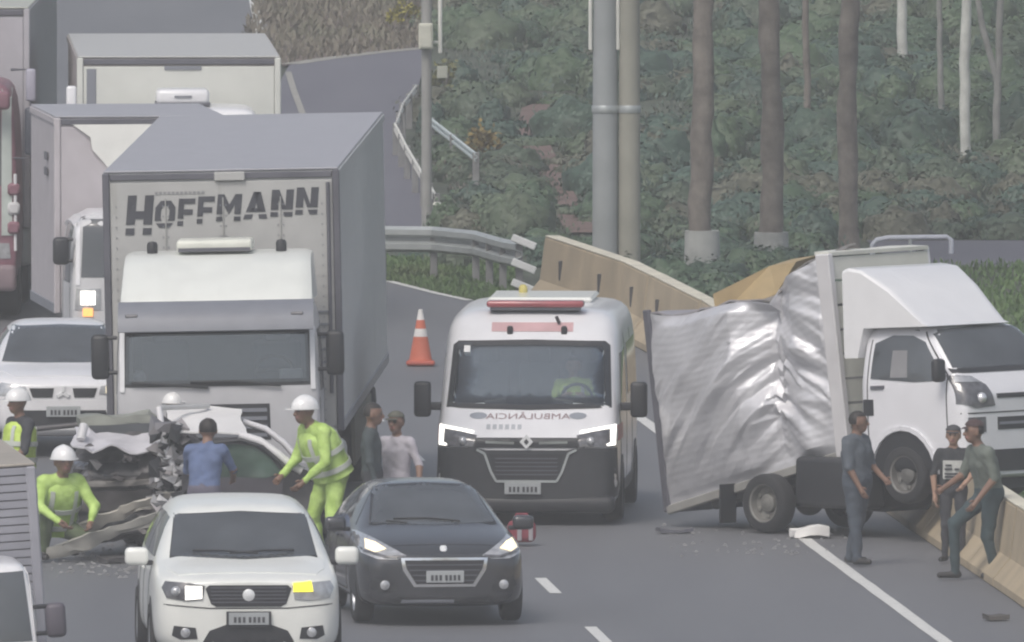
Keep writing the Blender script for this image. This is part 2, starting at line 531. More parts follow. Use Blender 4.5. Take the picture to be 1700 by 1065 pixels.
def line(name, path, w, z=-0.006, mat=PAINT):
    bm = bmnew(); L_, R_ = [], []
    for i, p in enumerate(path):
        t = (path[min(i + 1, len(path) - 1)] - path[max(i - 1, 0)]); t.z = 0; t.normalize()
        n = Vector((t.y, -t.x, 0))
        L_.append(bm.verts.new((p.x - n.x * w / 2, p.y - n.y * w / 2, z))); R_.append(bm.verts.new((p.x + n.x * w / 2, p.y + n.y * w / 2, z)))
    for i in range(len(path) - 1): bm.faces.new((L_[i], R_[i], R_[i + 1], L_[i + 1]))
    o = obj(name, bm, mat, smooth=0); o['kind'] = 'structure'
    return o
e0, e1 = at(1352, 905), at(1572, 1067)
dv = (e1 - e0)
def jag(path, step=1.2, amp=0.006):
    return [p + Vector((random.uniform(-amp, amp), 0, 0)) for p in along(path, step)]
line('edge_marking', jag([e1 + dv * 3, e1, e0, e0 - dv * 1.6]), 0.15)
line('edge_marking', jag([edge_far[1], edge_far[2], edge_far[3], Vector((-3.55, 345.5, 0))], 1.0), 0.12)
l0, l1 = at(910, 972), at(994, 1054)
dl = (l1 - l0)
for k in range(-5, 8):
    c = l0 + dl * k
    u = dl.normalized()
    line('lane_marking', [c - u * 1.35, c, c + u * 1.35], 0.13)
    if k > -2:
        c2 = c + Vector((-3.5, 1.5, 0))
        line('lane_marking', [c2 - u * 1.35, c2, c2 + u * 1.35], 0.13)
line('lane_marking', [at(432, 55), at(420, 0), at(418, -20)], 0.14)

# ramp beyond the guardrail, brown verge between it and the highway, road and lawn at the right
ramp_edge = poly_at([(728, 378), (724, 345), (703, 300), (676, 258), (656, 218), (668, 180), (692, 148), (704, 110), (708, 78)])
ramp = poly_at([(560, 385)]) + [Vector((-1.6, 357, 0))] + ramp_edge + poly_at([(600, 88), (480, 106), (455, 150), (440, 215)]) + [Vector((-4.9, 372, 0))]
flat('ramp_road', ramp, ASPH_FAR, -0.004)
line('lane_marking', poly_at([(503, 190), (488, 150), (478, 118)]), 0.10, z=0.002, mat=M('dusty_edge_paint', (0.30, 0.29, 0.26), 0.7, var=0.2, dirt=0.6))
line('edge_marking', jag(poly_at([(482, 105), (540, 96), (620, 86), (704, 78)]), 2.0, .03), 0.34, z=0.002, mat=M('dusty_edge_paint', (0.30, 0.29, 0.26), 0.7, var=0.2, dirt=0.6))
flat('verge_soil', poly_at([(470, 106), (540, 95), (708, 75), (716, 20), (700, -60), (430, -60), (436, 30), (452, 80)]), SOIL, -0.03)
flat('side_road', [at(1490, 440), Vector((30, at(1560, 440).y, 0)), Vector((30, at(1560, 396).y, 0)), at(1440, 396)], ASPH_FAR, -0.02)
path_pts = poly_at([(968, 382), (935, 330), (905, 270), (880, 215), (890, 175), (930, 160)])
flat('footpath', [p + Vector((-.22, 0, 0)) for p in path_pts] + [p + Vector((.22, 0, 0)) for p in path_pts[::-1]], REDSOIL, -0.025)

# ---------------- concrete barrier, section by section
bt = thing('concrete_barrier', 'long beige concrete safety barrier with dark slots along the right shoulder', 'barrier', (bar[2].x, bar[2].y, 0))
prof = [(-.05, 0), (-.05, .08), (.13, .30), (.20, .84), (.22, .86), (.40, .86), (.42, .84), (.49, .30), (.65, .08), (.65, 0)]
bpts = along(bar, 3.0)
SLOT = M('slot_dark', (0.05, 0.048, 0.05), 0.9)  # near-black tone for the blocks that mark the slots
TOPC = M('pale_top_concrete', (0.58, 0.55, 0.45), 0.8, var=0.15, scale=3)  # paler tone for the cap along the barrier top
for i, (a, b) in enumerate(zip(bpts, bpts[1:])):
    t = (b - a).normalized(); n = Vector((t.y, -t.x, 0))
    if n.x < 0: n = -n
    g = t * 0.012
    jit = random.uniform(-.012, .012)
    bm = bmnew()
    r0 = [bm.verts.new(a + g + n * (x + jit) + Vector((0, 0, z))) for x, z in prof]
    r1 = [bm.verts.new(b - g + n * (x + jit) + Vector((0, 0, z))) for x, z in prof]
    for k in range(len(prof) - 1): bm.faces.new((r0[k], r0[k + 1], r1[k + 1], r1[k]))
    bm.faces.new(r0); bm.faces.new(r1[::-1])
    s = obj('barrier_section', bm, CONC, bt, smooth=0)
    s.matrix_parent_inverse = Matrix.Translation(-Vector(bt.location))
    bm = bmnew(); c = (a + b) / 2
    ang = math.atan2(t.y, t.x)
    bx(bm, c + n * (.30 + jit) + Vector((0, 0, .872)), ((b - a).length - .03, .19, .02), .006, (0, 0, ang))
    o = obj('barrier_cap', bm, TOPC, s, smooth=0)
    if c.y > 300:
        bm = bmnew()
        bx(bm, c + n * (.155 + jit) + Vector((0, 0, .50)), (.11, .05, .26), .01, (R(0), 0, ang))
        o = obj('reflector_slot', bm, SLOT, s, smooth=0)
    
# ---------------- corrugated guardrails on posts
def guardrail(name, label, path, z_mid, h=0.34, post_step=2.0, mat=GALV, ends=False, beams=1, thick=.05):
    t = thing(name, label, 'guardrail', (path[0].x, path[0].y, 0))
    inv = Matrix.Translation(-Vector(t.location))
    pp = along(path, 0.35)
    prof_w = [(-.5, .0), (-.38, .05), (-.18, .05), (-.06, -.03), (.06, -.03), (.18, .05), (.38, .05), (.5, .0)]
    for bidx in range(beams):
        bm = bmnew(); rows = []
        zc = z_mid + bidx * (h * 1.25)
        for i, p in enumerate(pp):
            tt = (pp[min(i + 1, len(pp) - 1)] - pp[max(i - 1, 0)]).normalized()
            n = Vector((tt.y, -tt.x, 0))
            if n.y > 0: n = -n
            rows.append([p + n * (d * h / .31) + Vector((0, 0, zc + z * h)) for z, d in prof_w])
        sheet(bm, rows, 0.012)
        o = obj('rail_beam', bm, mat, t, smooth=20); o.matrix_parent_inverse = inv
    ps = along(path, post_step)
    for p in ps:
        bm = bmnew(); bx(bm, (p.x, p.y + .10, (z_mid + h * .4) / 2 - .1), (.10, .14, z_mid + h * .5 + .2), .008)
        o = obj('post', bm, M('post_steel', (.22, .22, .22), .6, metal=.3, var=.2), t, 0); o.matrix_parent_inverse = inv
    if ends:
        for k, dz in enumerate((.17, -.15, -.42)):
            bm = bmnew(); p = path[-1]
            bx(bm, (p.x + .06, p.y - .07, z_mid + dz), (.34, .04, .10), .01, (0, R(22), 0))
            o = obj('end_plate', bm, M('end_plate_white', (.62, .63, .63), .5, dirt=.4), t, 0); o.matrix_parent_inverse = inv
    return t
gr = [Vector((-4.4, 345.8, 0))] + [Vector((p.x, p.y, 0)) for p in (at(635, 396, .52), at(720, 397, .52), at(790, 404, .52), at(835, 417, .52), at(862, 422, .52))]
guardrail('guardrail', 'double corrugated steel guardrail with broken flared end above the grass wedge', gr, .52, .35, 1.1, ends=True)
guardrail('guardrail', 'bent pale guardrail curving up the right edge of the far ramp', [Vector((p.x, p.y, 0)) for p in (at(724, 330, .4), at(703, 296, .4), at(676, 250, .4), at(657, 212, .4), at(668, 178, .4), at(690, 148, .4))], .42, .13, 4.0, M('pale_rail_paint', (.66, .65, .60), .5, dirt=.3))
guardrail('guardrail', 'short pale guardrail sloping down through the weeds beside the sign post', [Vector((p.x, p.y, 0)) for p in (at(716, 204, .4), at(752, 232, .4), at(790, 262, .4))], .42, .14, 4.0, M('cool_rail_paint', (.48, .54, .54), .5, dirt=.3))
g = at(726, 378); bm = bmnew()
mk = thing('marker_post', 'short white marker post at the foot of the ramp guardrail', 'post', g)
lathe(bm, [(.06, -.1), (.065, .34), (.05, .36), (.0001, .37)], None, 14); obj('shaft', bm, M('marker_white', (.68, .68, .62), .6, dirt=.4), mk)
bm = bmnew(); lathe(bm, [(.067, .22), (.067, .27)], None, 14, caps=False); obj('band', bm, G_MID, mk)

# ---------------- utility poles and sign pole
def pole(px, py, rb, rt, h, mat, label):
    g = at(px, py)
    t = thing('utility_pole', label, 'utility pole', g, group='utility poles beside the barrier')
    bm = bmnew(); lathe(bm, [(rb, -.3), (rb * .97, 2.0), ((rb + rt) / 2, h / 2), (rt, h), (.0001, h + .02)], None, 20); obj('shaft', bm, mat, t, 50)
    bm = bmnew(); bx(bm, (0, -rt - .06, h - .7), (2.0, .10, .12), .01); a = obj('crossarm', bm, CONC_P, t)
    for x in (-.85, -.3, .3, .85):
        bm = bmnew(); lathe(bm, [(.03, h - .64), (.06, h - .58), (.04, h - .54), (.06, h - .5), (.03, h - .45), (.0001, h - .44)], Matrix.Translation((x, -rt - .06, 0)), 10); obj('insulator', bm, M('brown_glaze', (.12, .05, .03), .2), a)
    for z in (2.2, 4.1, 6.2):
        bm = bmnew(); lathe(bm, [(rb * 1.02, z), (rb * 1.05, z + .02), (rb * 1.05, z + .08), (rb * 1.0, z + .1)], None, 20, caps=False); obj('band', bm, GALV, t)
    return t
u1 = pole(1005, 458, .175, .135, 9.5, CONC_P, 'tall bluish grey concrete utility pole, left one of the close pair')
u2 = pole(1045, 458, .150, .120, 9.2, CONC_W, 'tall warm grey concrete utility pole, right one of the close pair')
WHT = M('conduit_white', (.66, .66, .62), .5, dirt=.3)
for t, xs in ((u1, (-.20, .17)), (u2, (-.155,))):
    for x in xs:
        bm = bmnew(); tube(bm, [(x, -.06, 3.05), (x, -.06, 8.2)], .026, 8); obj('cable_conduit', bm, WHT, t)

g = at(708, 378)
sp = thing('sign_pole', 'thin grey pole carrying a small pale box above the ramp edge', 'pole', g)
bm = bmnew(); tube(bm, [(0, 0, -.1), (0, 0, 4.4)], .075, 12); obj('shaft', bm, M('faded_pole', (.28, .28, .27), .7, dirt=.4), sp)
s_ = F_PX / g.y
bm = bmnew(); bx(bm, (-.01, -.13, (378 - 58) / s_), (.20, .13, .36), .015); b_ = obj('cabinet', bm, M('cabinet_cream', (.56, .56, .48), .5, dirt=.3), sp)
bm = bmnew(); bx(bm, (-.01, -.202, (378 - 58) / s_), (.15, .012, .30), .004); obj('cabinet_door', bm, M('cabinet_door', (.52, .52, .45), .5), b_)
bm = bmnew(); tube(bm, [(.19, -.03, 2.45), (.19, -.03, 4.2)], .03, 8); tube(bm, [(.0, -.03, 2.6), (.19, -.03, 2.6)], .02, 6); obj('conduit', bm, WHT, sp)
bm = bmnew(); bx(bm, (.22, -.06, 2.18), (.15, .05, .17), .01); obj('small_plate', bm, M('faded_plate', (.36, .37, .32), .6), sp)

# ---------------- pipe railing above the wreck
g = at(1500, 418); y = g.y; s_ = F_PX / y
pr = thing('pipe_railing', 'bent pale steel pipe railing beside the side road at right', 'railing', g)
bm = bmnew(); h_ = .20
tube(bm, [(-.42, 0, -.15), (-.42, 0, .10), (-.36, 0, .17), (-.2, 0, .20), (.60, 0, .21), (.66, 0, .17), (.66, 0, -.15)], .035, 8); obj('rail', bm, M('rail_steel', (.60, .62, .68), .4, metal=.2, dirt=.3), pr)
bm = bmnew(); tube(bm, [(.1, 0, -.15), (.1, 0, .2)], .028, 8); obj('post', bm, GALV, pr)

# ---------------- trees: trunk, limbs, crown
def crown_mesh(n, rx, rz, z0, seed, size=.32):
    rng = np.random.default_rng(seed)
    c = rng.normal(size=(26, 3)); c /= np.linalg.norm(c, axis=1)[:, None]
    c *= rng.uniform(.3, 1, (26, 1)); c *= (rx, rx, rz)
    cl = c[rng.integers(0, 26, n)] + rng.normal(size=(n, 3)) * rx * .20
    return leaf_quads(cl + (0, 0, z0), rng, size, .5)
def leaf_quads(p, rng, size, flat_=0.5, tall=1.0, upright=False):
    n = len(p)
    a = rng.uniform(0, 2 * np.pi, n)
    s = size * rng.uniform(.5, 1.3, n)
    if upright:
        lean = rng.normal(size=(n, 2)) * .45
        d = np.stack([lean[:, 0], lean[:, 1], np.ones(n)], 1)
    else:
        d = rng.normal(size=(n, 3)); d[:, 2] -= .4
    d /= np.linalg.norm(d, axis=1)[:, None]
    u = np.stack([np.cos(a), np.sin(a), rng.normal(size=n) * .3], 1)
    u -= d * (u * d).sum(1)[:, None]; u /= np.linalg.norm(u, axis=1)[:, None]
    w = (s * .38)[:, None]; l = (s * tall)[:, None]
    v = np.empty((n, 4, 3))
    v[:, 0] = p; v[:, 1] = p + d * l * .5 + u * w; v[:, 2] = p + d * l; v[:, 3] = p + d * l * .5 - u * w
    me = bpy.data.meshes.new('leaves')
    me.vertices.add(n * 4); me.vertices.foreach_set('co', v.reshape(-1).astype(np.float32))
    me.loops.add(n * 4); me.loops.foreach_set('vertex_index', np.arange(n * 4, dtype=np.int32))
    me.polygons.add(n); me.polygons.foreach_set('loop_start', np.arange(0, n * 4, 4, dtype=np.int32))
    me.polygons.foreach_set('loop_total', np.full(n, 4, dtype=np.int32))
    me.update(calc_edges=True)
    return me
BARK = M('brown_bark', (.155, .138, .122), .9, var=.35, scale=5, bump=.6, bscale=18)
BARK_P = M('pale_bark', (.46, .47, .44), .8, var=.2, scale=4, bump=.3, bscale=14, dirt=.5, dirt_c=(.2, .19, .16))
BARK_G = M('grey_bark', (.22, .22, .21), .85, var=.25, scale=4, bump=.4, bscale=14)
LEAF = M('tree_leaf', (.045, .075, .030), .6, var=.35, scale=.8)
crown_shared = crown_mesh(2600, 1.5, 2.0, 0, 3); crown_shared.materials.append(LEAF)
def tree(px, py, r, h, label, bark=BARK, lean=0.0, base=None, fork=False):
    g = at(px, py)
    t = thing('tree', label, 'tree', g, group='slender trees on the weedy slope')
    seed = random.Random(px)
    pts = [Vector((0, 0, -.2))]
    for k in range(1, 33):
        z = h * k / 32
        pts.append(Vector((lean * z + .025 * math.sin(z * 1.3 + px) + seed.uniform(-.008, .008), seed.uniform(-.02, .02), z)))
    rr = [r * (1.18 if k == 0 else 1.0) * (1 - .55 * k / 32) * seed.uniform(.95, 1.05) for k in range(33)]
    bm = bmnew(); tube(bm, pts, rr, 12)
    for k in range(5):
        z = h * (.62 + .07 * k); a = seed.uniform(0, 6.28)
        b0 = Vector((lean * z, 0, z)); l = 1.2
        tube(bm, [b0, b0 + Vector((math.cos(a) * l * .5, math.sin(a) * l * .5, .5)), b0 + Vector((math.cos(a) * l, math.sin(a) * l, 1.2))], [r * .4, r * .25, r * .1], 7)
    if fork:
        tube(bm, [(lean * 1.0, 0, 1.15), (-.22, 0, 2.0), (-.42, 0, 3.2), (-.6, 0, 5.0)], [r * .8, r * .75, r * .6, r * .3], 8)
    for v_ in bm.verts:
        q_ = v_.co * 1.0; v_.co += Vector((noise.noise(q_ * 2.2 + Vector((px, 0, 0))), noise.noise(q_ * 2.2 + Vector((0, px, 0))), 0)) * r * .28
    tr = obj('trunk', bm, bark, t, 40)
    if base:
        bm = bmnew(); tube(bm, [(0, 0, -.1), (lean * base, 0, base)], [r * 1.50, r * 1.36], 14); obj('whitewashed_base', bm, M('whitewash', (.33, .34, .33), .85, var=.25, scale=3, dirt=.5, dirt_c=(.16, .17, .14)), tr, 40)
    o = bpy.data.objects.new('crown', crown_shared); col.objects.link(o); o.parent = t
    o.location = (lean * h, 0, h * .92); o.rotation_euler = (0, 0, seed.uniform(0, 6)); o.scale = (seed.uniform(.9, 1.15),) * 3
    return t
tree(1166, 482, .17, 9.5, 'brown trunked tree with whitewashed base, first to the right of the utility poles', base=.80)
tree(1281, 446, .17, 10, 'brown trunked tree with whitewashed base, in the middle of the three brown trunks', base=.50, lean=-.006)
tree(1410, 412, .15, 10.5, 'plain brown trunked tree behind the crashed truck box')
tree(1497, 112, .085, 10, 'pale straight tree trunk rooted highest on the slope', BARK_P)
tree(1606, 272, .085, 9.5, 'tallest white tree trunk at the upper right', BARK_P, lean=-.010)
tree(1657, 266, .060, 8, 'thin forked grey tree trunk at the far right', BARK_G, lean=.005, fork=True)
tree(1560, 205, .05, 8, 'faint thin grey sapling trunk among the pale trunks at the upper right', BARK_G, lean=.01)
tree(1340, 250, .06, 8.5, 'faint dark sapling trunk on the slope behind the brown trunks', BARK)

# ---------------- undergrowth and grass
rng = np.random.default_rng(11)
ramp_x = [(p.y, p.x) for p in ramp_edge]
def veg(name, label, n, region, size, mat, hfun, tall=2.2, upright=True, mask=None, seed=1):
    rng = np.random.default_rng(seed)
    (x0, y0, x1, y1) = region
    x = rng.uniform(x0, x1, n); y = rng.uniform(y0, y1, n)
    if mask is not None:
        k = mask(x, y); x, y = x[k], y[k]
    hz = hfun(x, y, rng)
    z = rng.uniform(0, 1, len(x)) ** 1.3 * hz - .05
    me = leaf_quads(np.stack([x, y, z], 1), rng, size, tall=tall, upright=upright)
    o = link_mesh(name, me, mat)
    o['kind'] = 'stuff'
    if label: o['label'] = label
    return o
def vnoise(x, y, s, seed):
    r = np.random.default_rng(seed); out = np.zeros_like(x)
    for k in range(6):
        a = r.uniform(0, 6.28); f = s * r.uniform(.6, 1.8); out += np.sin((x * np.cos(a) + y * .35 * np.sin(a)) * f + r.uniform(0, 6.28))
    return out / 6
def leaf_ramp(name, stops, scale=.30, rough=.7):
    m = bpy.data.materials.new(name); m.use_nodes = True
    nt = m.node_tree; N = nt.nodes; L = nt.links; p = N['Principled BSDF']; p.inputs['Roughness'].default_value = rough
    tc = N.new('ShaderNodeTexCoord'); mp = N.new('ShaderNodeMapping'); mp.inputs['Scale'].default_value = (1, .14, 1)
    nz = N.new('ShaderNodeTexNoise'); nz.inputs['Scale'].default_value = scale; nz.inputs['Detail'].default_value = 6; nz.inputs['Roughness'].default_value = .62
    cr = N.new('ShaderNodeValToRGB')
    L.new(tc.outputs['Object'], mp.inputs[0]); L.new(mp.outputs[0], nz.inputs['Vector']); L.new(nz.outputs[0], cr.inputs[0])
    e = cr.color_ramp.elements
    while len(e) > 1: e.remove(e[-1])
    e[0].position = stops[0][0]; e[0].color = (*stops[0][1], 1)
    for pos, c in stops[1:]:
        q = e.new(pos); q.color = (*c, 1)
    L.new(cr.outputs[0], p.inputs['Base Color'])
    return m
LAWN = M('lawn_soil', (.05, .08, .03), .95, var=.3)
flat('lawn', [Vector((5.6, 255, 0)), Vector((30, 255, 0)), Vector((30, sr0_ if False else 340, 0)), Vector((3.6, 340, 0)), Vector((3.2, 318, 0))], LAWN, -.035)
UNDER = leaf_ramp('undergrowth_leaf', [(.30, (.035, .062, .062)), (.41, (.060, .100, .072)), (.49, (.115, .120, .088)), (.56, (.062, .105, .085)), (.68, (.140, .115, .095))], .30)
GRASSW = leaf_ramp('verge_grass', [(.3, (.065, .125, .034)), (.5, (.085, .15, .045)), (.7, (.12, .15, .06))], .9)
BROWNG = leaf_ramp('dry_weeds', [(.3, (.13, .115, .09)), (.5, (.17, .15, .115)), (.7, (.12, .13, .08))], .8)
ry = np.array([a for a, b in ramp_x]); rx_ = np.array([b for a, b in ramp_x]); od = np.argsort(ry)
py_ = np.array([p.y for p in path_pts]); px_ = np.array([p.x for p in path_pts])
by_ = np.array([p.y for p in bar]); bx_ = np.array([p.x for p in bar]); bo = np.argsort(by_)
sr0, sr1 = at(1560, 440).y, at(1560, 396).y
def under_mask(x, y):
    xl = np.where(y < 358, np.maximum(np.interp(y, by_[bo], bx_[bo]) + .7, -2.2), np.interp(y, ry[od], rx_[od]) + .25)
    xl = np.where((y > 346.5) & (y <= 358), -1.2 , xl)
    xl = np.where(y > 418, -1.45, xl)
    k = x > xl
    onpath = (np.abs(x - np.interp(y, py_, px_)) < .17) & (y > 352) & (y < 402)
    k &= ~(onpath & (np.sin(x * 91.7 + y * 57.3) < .55))
    k &= ~((x > 4.6) & (y < sr1 + .5))
    k &= ~((x > 3.0) & (y < 330))
    return k
def under_h(x, y, rng):
    h = .34 + .26 * vnoise(x, y, 1.3, 5)
    h = np.clip(h, .08, .7)
    near = np.abs(x - np.interp(y, py_, px_)) < .5
    h = np.where(near & (y < 402), .06, h)
    h = np.where(np.abs(y - 349) < 4.5, np.minimum(h, .25), h)
    return h
veg('undergrowth', 'low weeds covering the slope behind the barrier', 60000, (-3, 318, 15, 520), .05, UNDER, lambda x, y, r: np.minimum(under_h(x, y, r), .22), 1.8, mask=under_mask, seed=4)
# bushes: leaves lie on rounded clumps and take one species colour per clump
def bush_mass(name, label, nb, region, mask, seed):
    rng = np.random.default_rng(seed)
    (x0, y0, x1, y1) = region
    cx = rng.uniform(x0, x1, nb); cy = y0 + (y1 - y0) * rng.uniform(0, 1, nb) ** 1.15
    k = mask(cx, cy) & mask(cx - .25, cy); cx, cy = cx[k], cy[k]
    nb = len(cx)
    rad = rng.uniform(.22, .75, nb); hgt = np.clip(under_h(cx, cy, rng) * rng.uniform(.7, 1.7, nb), .10, .80)
    pal = np.array([(.050, .088, .060), (.058, .100, .056), (.068, .110, .058), (.080, .112, .066), (.052, .092, .068), (.096, .100, .070), (.062, .090, .058)])
    big = vnoise(cx, cy, .8, 13) + .5 * vnoise(cx, cy, 2.1, 14)
    pi = np.clip(((big + .75) / 1.5 * 7 + rng.normal(size=nb) * 1.1).astype(int), 0, 6)
    P, Nn, T = [], [], []
    for i in range(nb):
        n = int(120 + 620 * rad[i])
        d = rng.normal(size=(n, 3)); d[:, 2] = np.abs(d[:, 2]) * .9 - .12; d /= np.linalg.norm(d, axis=1)[:, None]
        lump = 1 + .22 * np.sin(d[:, 0] * 5 + i) * np.sin(d[:, 2] * 6 + d[:, 1] * 4 + i * 2)
        p = d * lump[:, None] * (rad[i], rad[i], hgt[i]) * rng.uniform(.82, 1.05, n)[:, None]
        P.append(p + (cx[i], cy[i], -.03)); Nn.append(d)
        T.append(np.tile(pal[pi[i]] * rng.uniform(.85, 1.2), (n, 1)) * rng.uniform(.88, 1.12, (n, 1)))
    P, Nn, T = np.concatenate(P), np.concatenate(Nn), np.concatenate(T); n = len(P)
    Nn = Nn + rng.normal(size=Nn.shape) * .13; Nn /= np.linalg.norm(Nn, axis=1)[:, None]
    u = np.cross(Nn, rng.normal(size=(n, 3))); u /= np.linalg.norm(u, axis=1)[:, None]; w = np.cross(Nn, u)
    s = rng.uniform(.022, .055, (n, 1))
    v = np.empty((n, 4, 3)); v[:, 0] = P - u * s; v[:, 1] = P + w * s * .55; v[:, 2] = P + u * s; v[:, 3] = P - w * s * .55
    # a leafy core inside every clump, so the shell does not open onto black gaps
    pr_, ps = 8, 14
    core, quads = [], []
    for a in range(pr_):
        for b in range(ps):
            th, ph = math.pi / 2 * a / (pr_ - 1), 2 * math.pi * b / ps
            core.append((math.cos(th) * math.cos(ph), math.cos(th) * math.sin(ph), math.sin(th)))
    for a in range(pr_ - 1):
        for b in range(ps): quads.append((a * ps + b, a * ps + (b + 1) % ps, (a + 1) * ps + (b + 1) % ps, (a + 1) * ps + b))
    core, quads = np.array(core), np.array(quads)
    cv, cq, ct = [], [], []
    for i in range(nb):
        lump = .88 * (1 + .22 * np.sin(core[:, 0] * 5 + i) * np.sin(core[:, 2] * 6 + core[:, 1] * 4 + i * 2))
        cv.append(core * lump[:, None] * (rad[i], rad[i], hgt[i]) + (cx[i], cy[i], -.05)); cq.append(quads + i * len(core)); ct.append(np.tile(pal[pi[i]] * .9, (len(core), 1)))
    cv, cq, ct = np.concatenate(cv), np.concatenate(cq), np.concatenate(ct)
    VV = np.concatenate([v.reshape(-1, 3), cv]); QQ = np.concatenate([np.arange(n * 4).reshape(-1, 4), cq + n * 4])
    CC = np.concatenate([np.repeat(T, 4, axis=0), ct]); CC = np.concatenate([CC, np.ones((len(CC), 1))], 1)
    me = bpy.data.meshes.new('leaves'); nq = len(QQ)
    me.vertices.add(len(VV)); me.vertices.foreach_set('co', VV.reshape(-1).astype(np.float32))
    me.loops.add(nq * 4); me.loops.foreach_set('vertex_index', QQ.reshape(-1).astype(np.int32))
    me.polygons.add(nq); me.polygons.foreach_set('loop_start', np.arange(0, nq * 4, 4, dtype=np.int32)); me.polygons.foreach_set('loop_total', np.full(nq, 4, dtype=np.int32))
    me.polygons.foreach_set('use_smooth', np.ones(nq, dtype=bool))
    me.update(calc_edges=True)
    at_ = me.color_attributes.new('species', 'FLOAT_COLOR', 'POINT')
    at_.data.foreach_set('color', CC.reshape(-1).astype(np.float32))
    m = bpy.data.materials.new('bush_leaf'); m.use_nodes = True; nt = m.node_tree
    a_ = nt.nodes.new('ShaderNodeAttribute'); a_.attribute_name = 'species'
    nt.links.new(a_.outputs['Color'], nt.nodes['Principled BSDF'].inputs['Base Color']); nt.nodes['Principled BSDF'].inputs['Roughness'].default_value = .6
    o = link_mesh(name, me, m); tag(o, label, kind='stuff'); return o
bush_mass('bushes', 'mixed low bushes in many greens covering the slope', 1250, (-1.6, 322, 12, 500), under_mask, 17)
def wedge_mask(x, y):
    ex = np.array([p.x for p in edge_far]); ey = np.array([p.y for p in edge_far]); o = np.argsort(ex)
    yl = np.interp(x, ex[o], ey[o]) + .25
    xr = np.interp(y, by_[bo], bx_[bo]) - .15
    return (y > yl) & (y < 349) & (x < xr) & (x > -3.0)
veg('grass', 'green grass wedge in front of the guardrail', 26000, (-3.2, 334, 1.2, 350), .035, GRASSW, lambda x, y, r: np.full(len(x), .06), 2.6, mask=wedge_mask, seed=5)
veg('grass', 'green lawn behind the cab of the crashed truck', 70000, (4.4, 255, 14, sr0), .045, GRASSW, lambda x, y, r: np.full(len(x), .08), 2.6, seed=6, mask=lambda x, y: x > np.interp(y, by_[bo], bx_[bo]) + .75)
vs_poly = poly_at([(470, 108), (708, 78)])
veg('dry_weeds', 'dry brown weeds on the bare verge above the ramp', 9000, (-4.4, 412, -1.4, 470), .07, BROWNG, lambda x, y, r: np.clip(.10 + .12 * vnoise(x, y, 1.2, 9), .01, .3), 2.4, seed=7,
    mask=lambda x, y: (y > np.interp(x, [vs_poly[0].x, vs_poly[1].x], [vs_poly[0].y, vs_poly[1].y]) + .8) & (vnoise(x, y, 1.1, 21) > -.12))
# shrubs with yellow bloom
def shrub(px, py, w, h, mat, label, n=700, seed=1, size=.07):
    g = at(px, py)
    t = thing('shrub', label, 'shrub', g)
    rng = np.random.default_rng(seed)
    cl = rng.normal(size=(9, 3)) * (w * .26, w * .26, h * .22) + (0, 0, h * .55)
    p = cl[rng.integers(0, 9, n)] + rng.normal(size=(n, 3)) * (w * .10, w * .10, h * .09)
    p[:, 2] = np.abs(p[:, 2])
    me = leaf_quads(p, rng, size, tall=1.3); link_mesh('foliage', me, mat, t)
    bm = bmnew()
    for k in range(6):
        e = cl[k]; tube(bm, [(0, 0, -.05), (e[0] * .5, e[1] * .5, e[2] * .6), tuple(e)], [.02, .014, .006], 6)
    o = obj('stem', bm, BARK, t); o['kind'] = 'stuff'
shrub(665, 44, .32, .52, leaf_ramp('yellow_bloom', [(.35, (.20, .19, .03)), (.6, (.32, .28, .05))], 5), 'small shrub with yellow bloom on the brown verge beside the sign pole', 500, 3)
shrub(806, 262, .55, .55, leaf_ramp('ochre_leaf', [(.35, (.15, .12, .035)), (.6, (.22, .155, .04))], 4), 'ochre leafed shrub beside the short pale guardrail', 500, 5)
shrub(735, 168, .40, .60, leaf_ramp('olive_leaf', [(.35, (.11, .12, .05)), (.6, (.16, .16, .06))], 4), 'olive green shrub behind the sign pole and ramp guardrail', 500, 6)
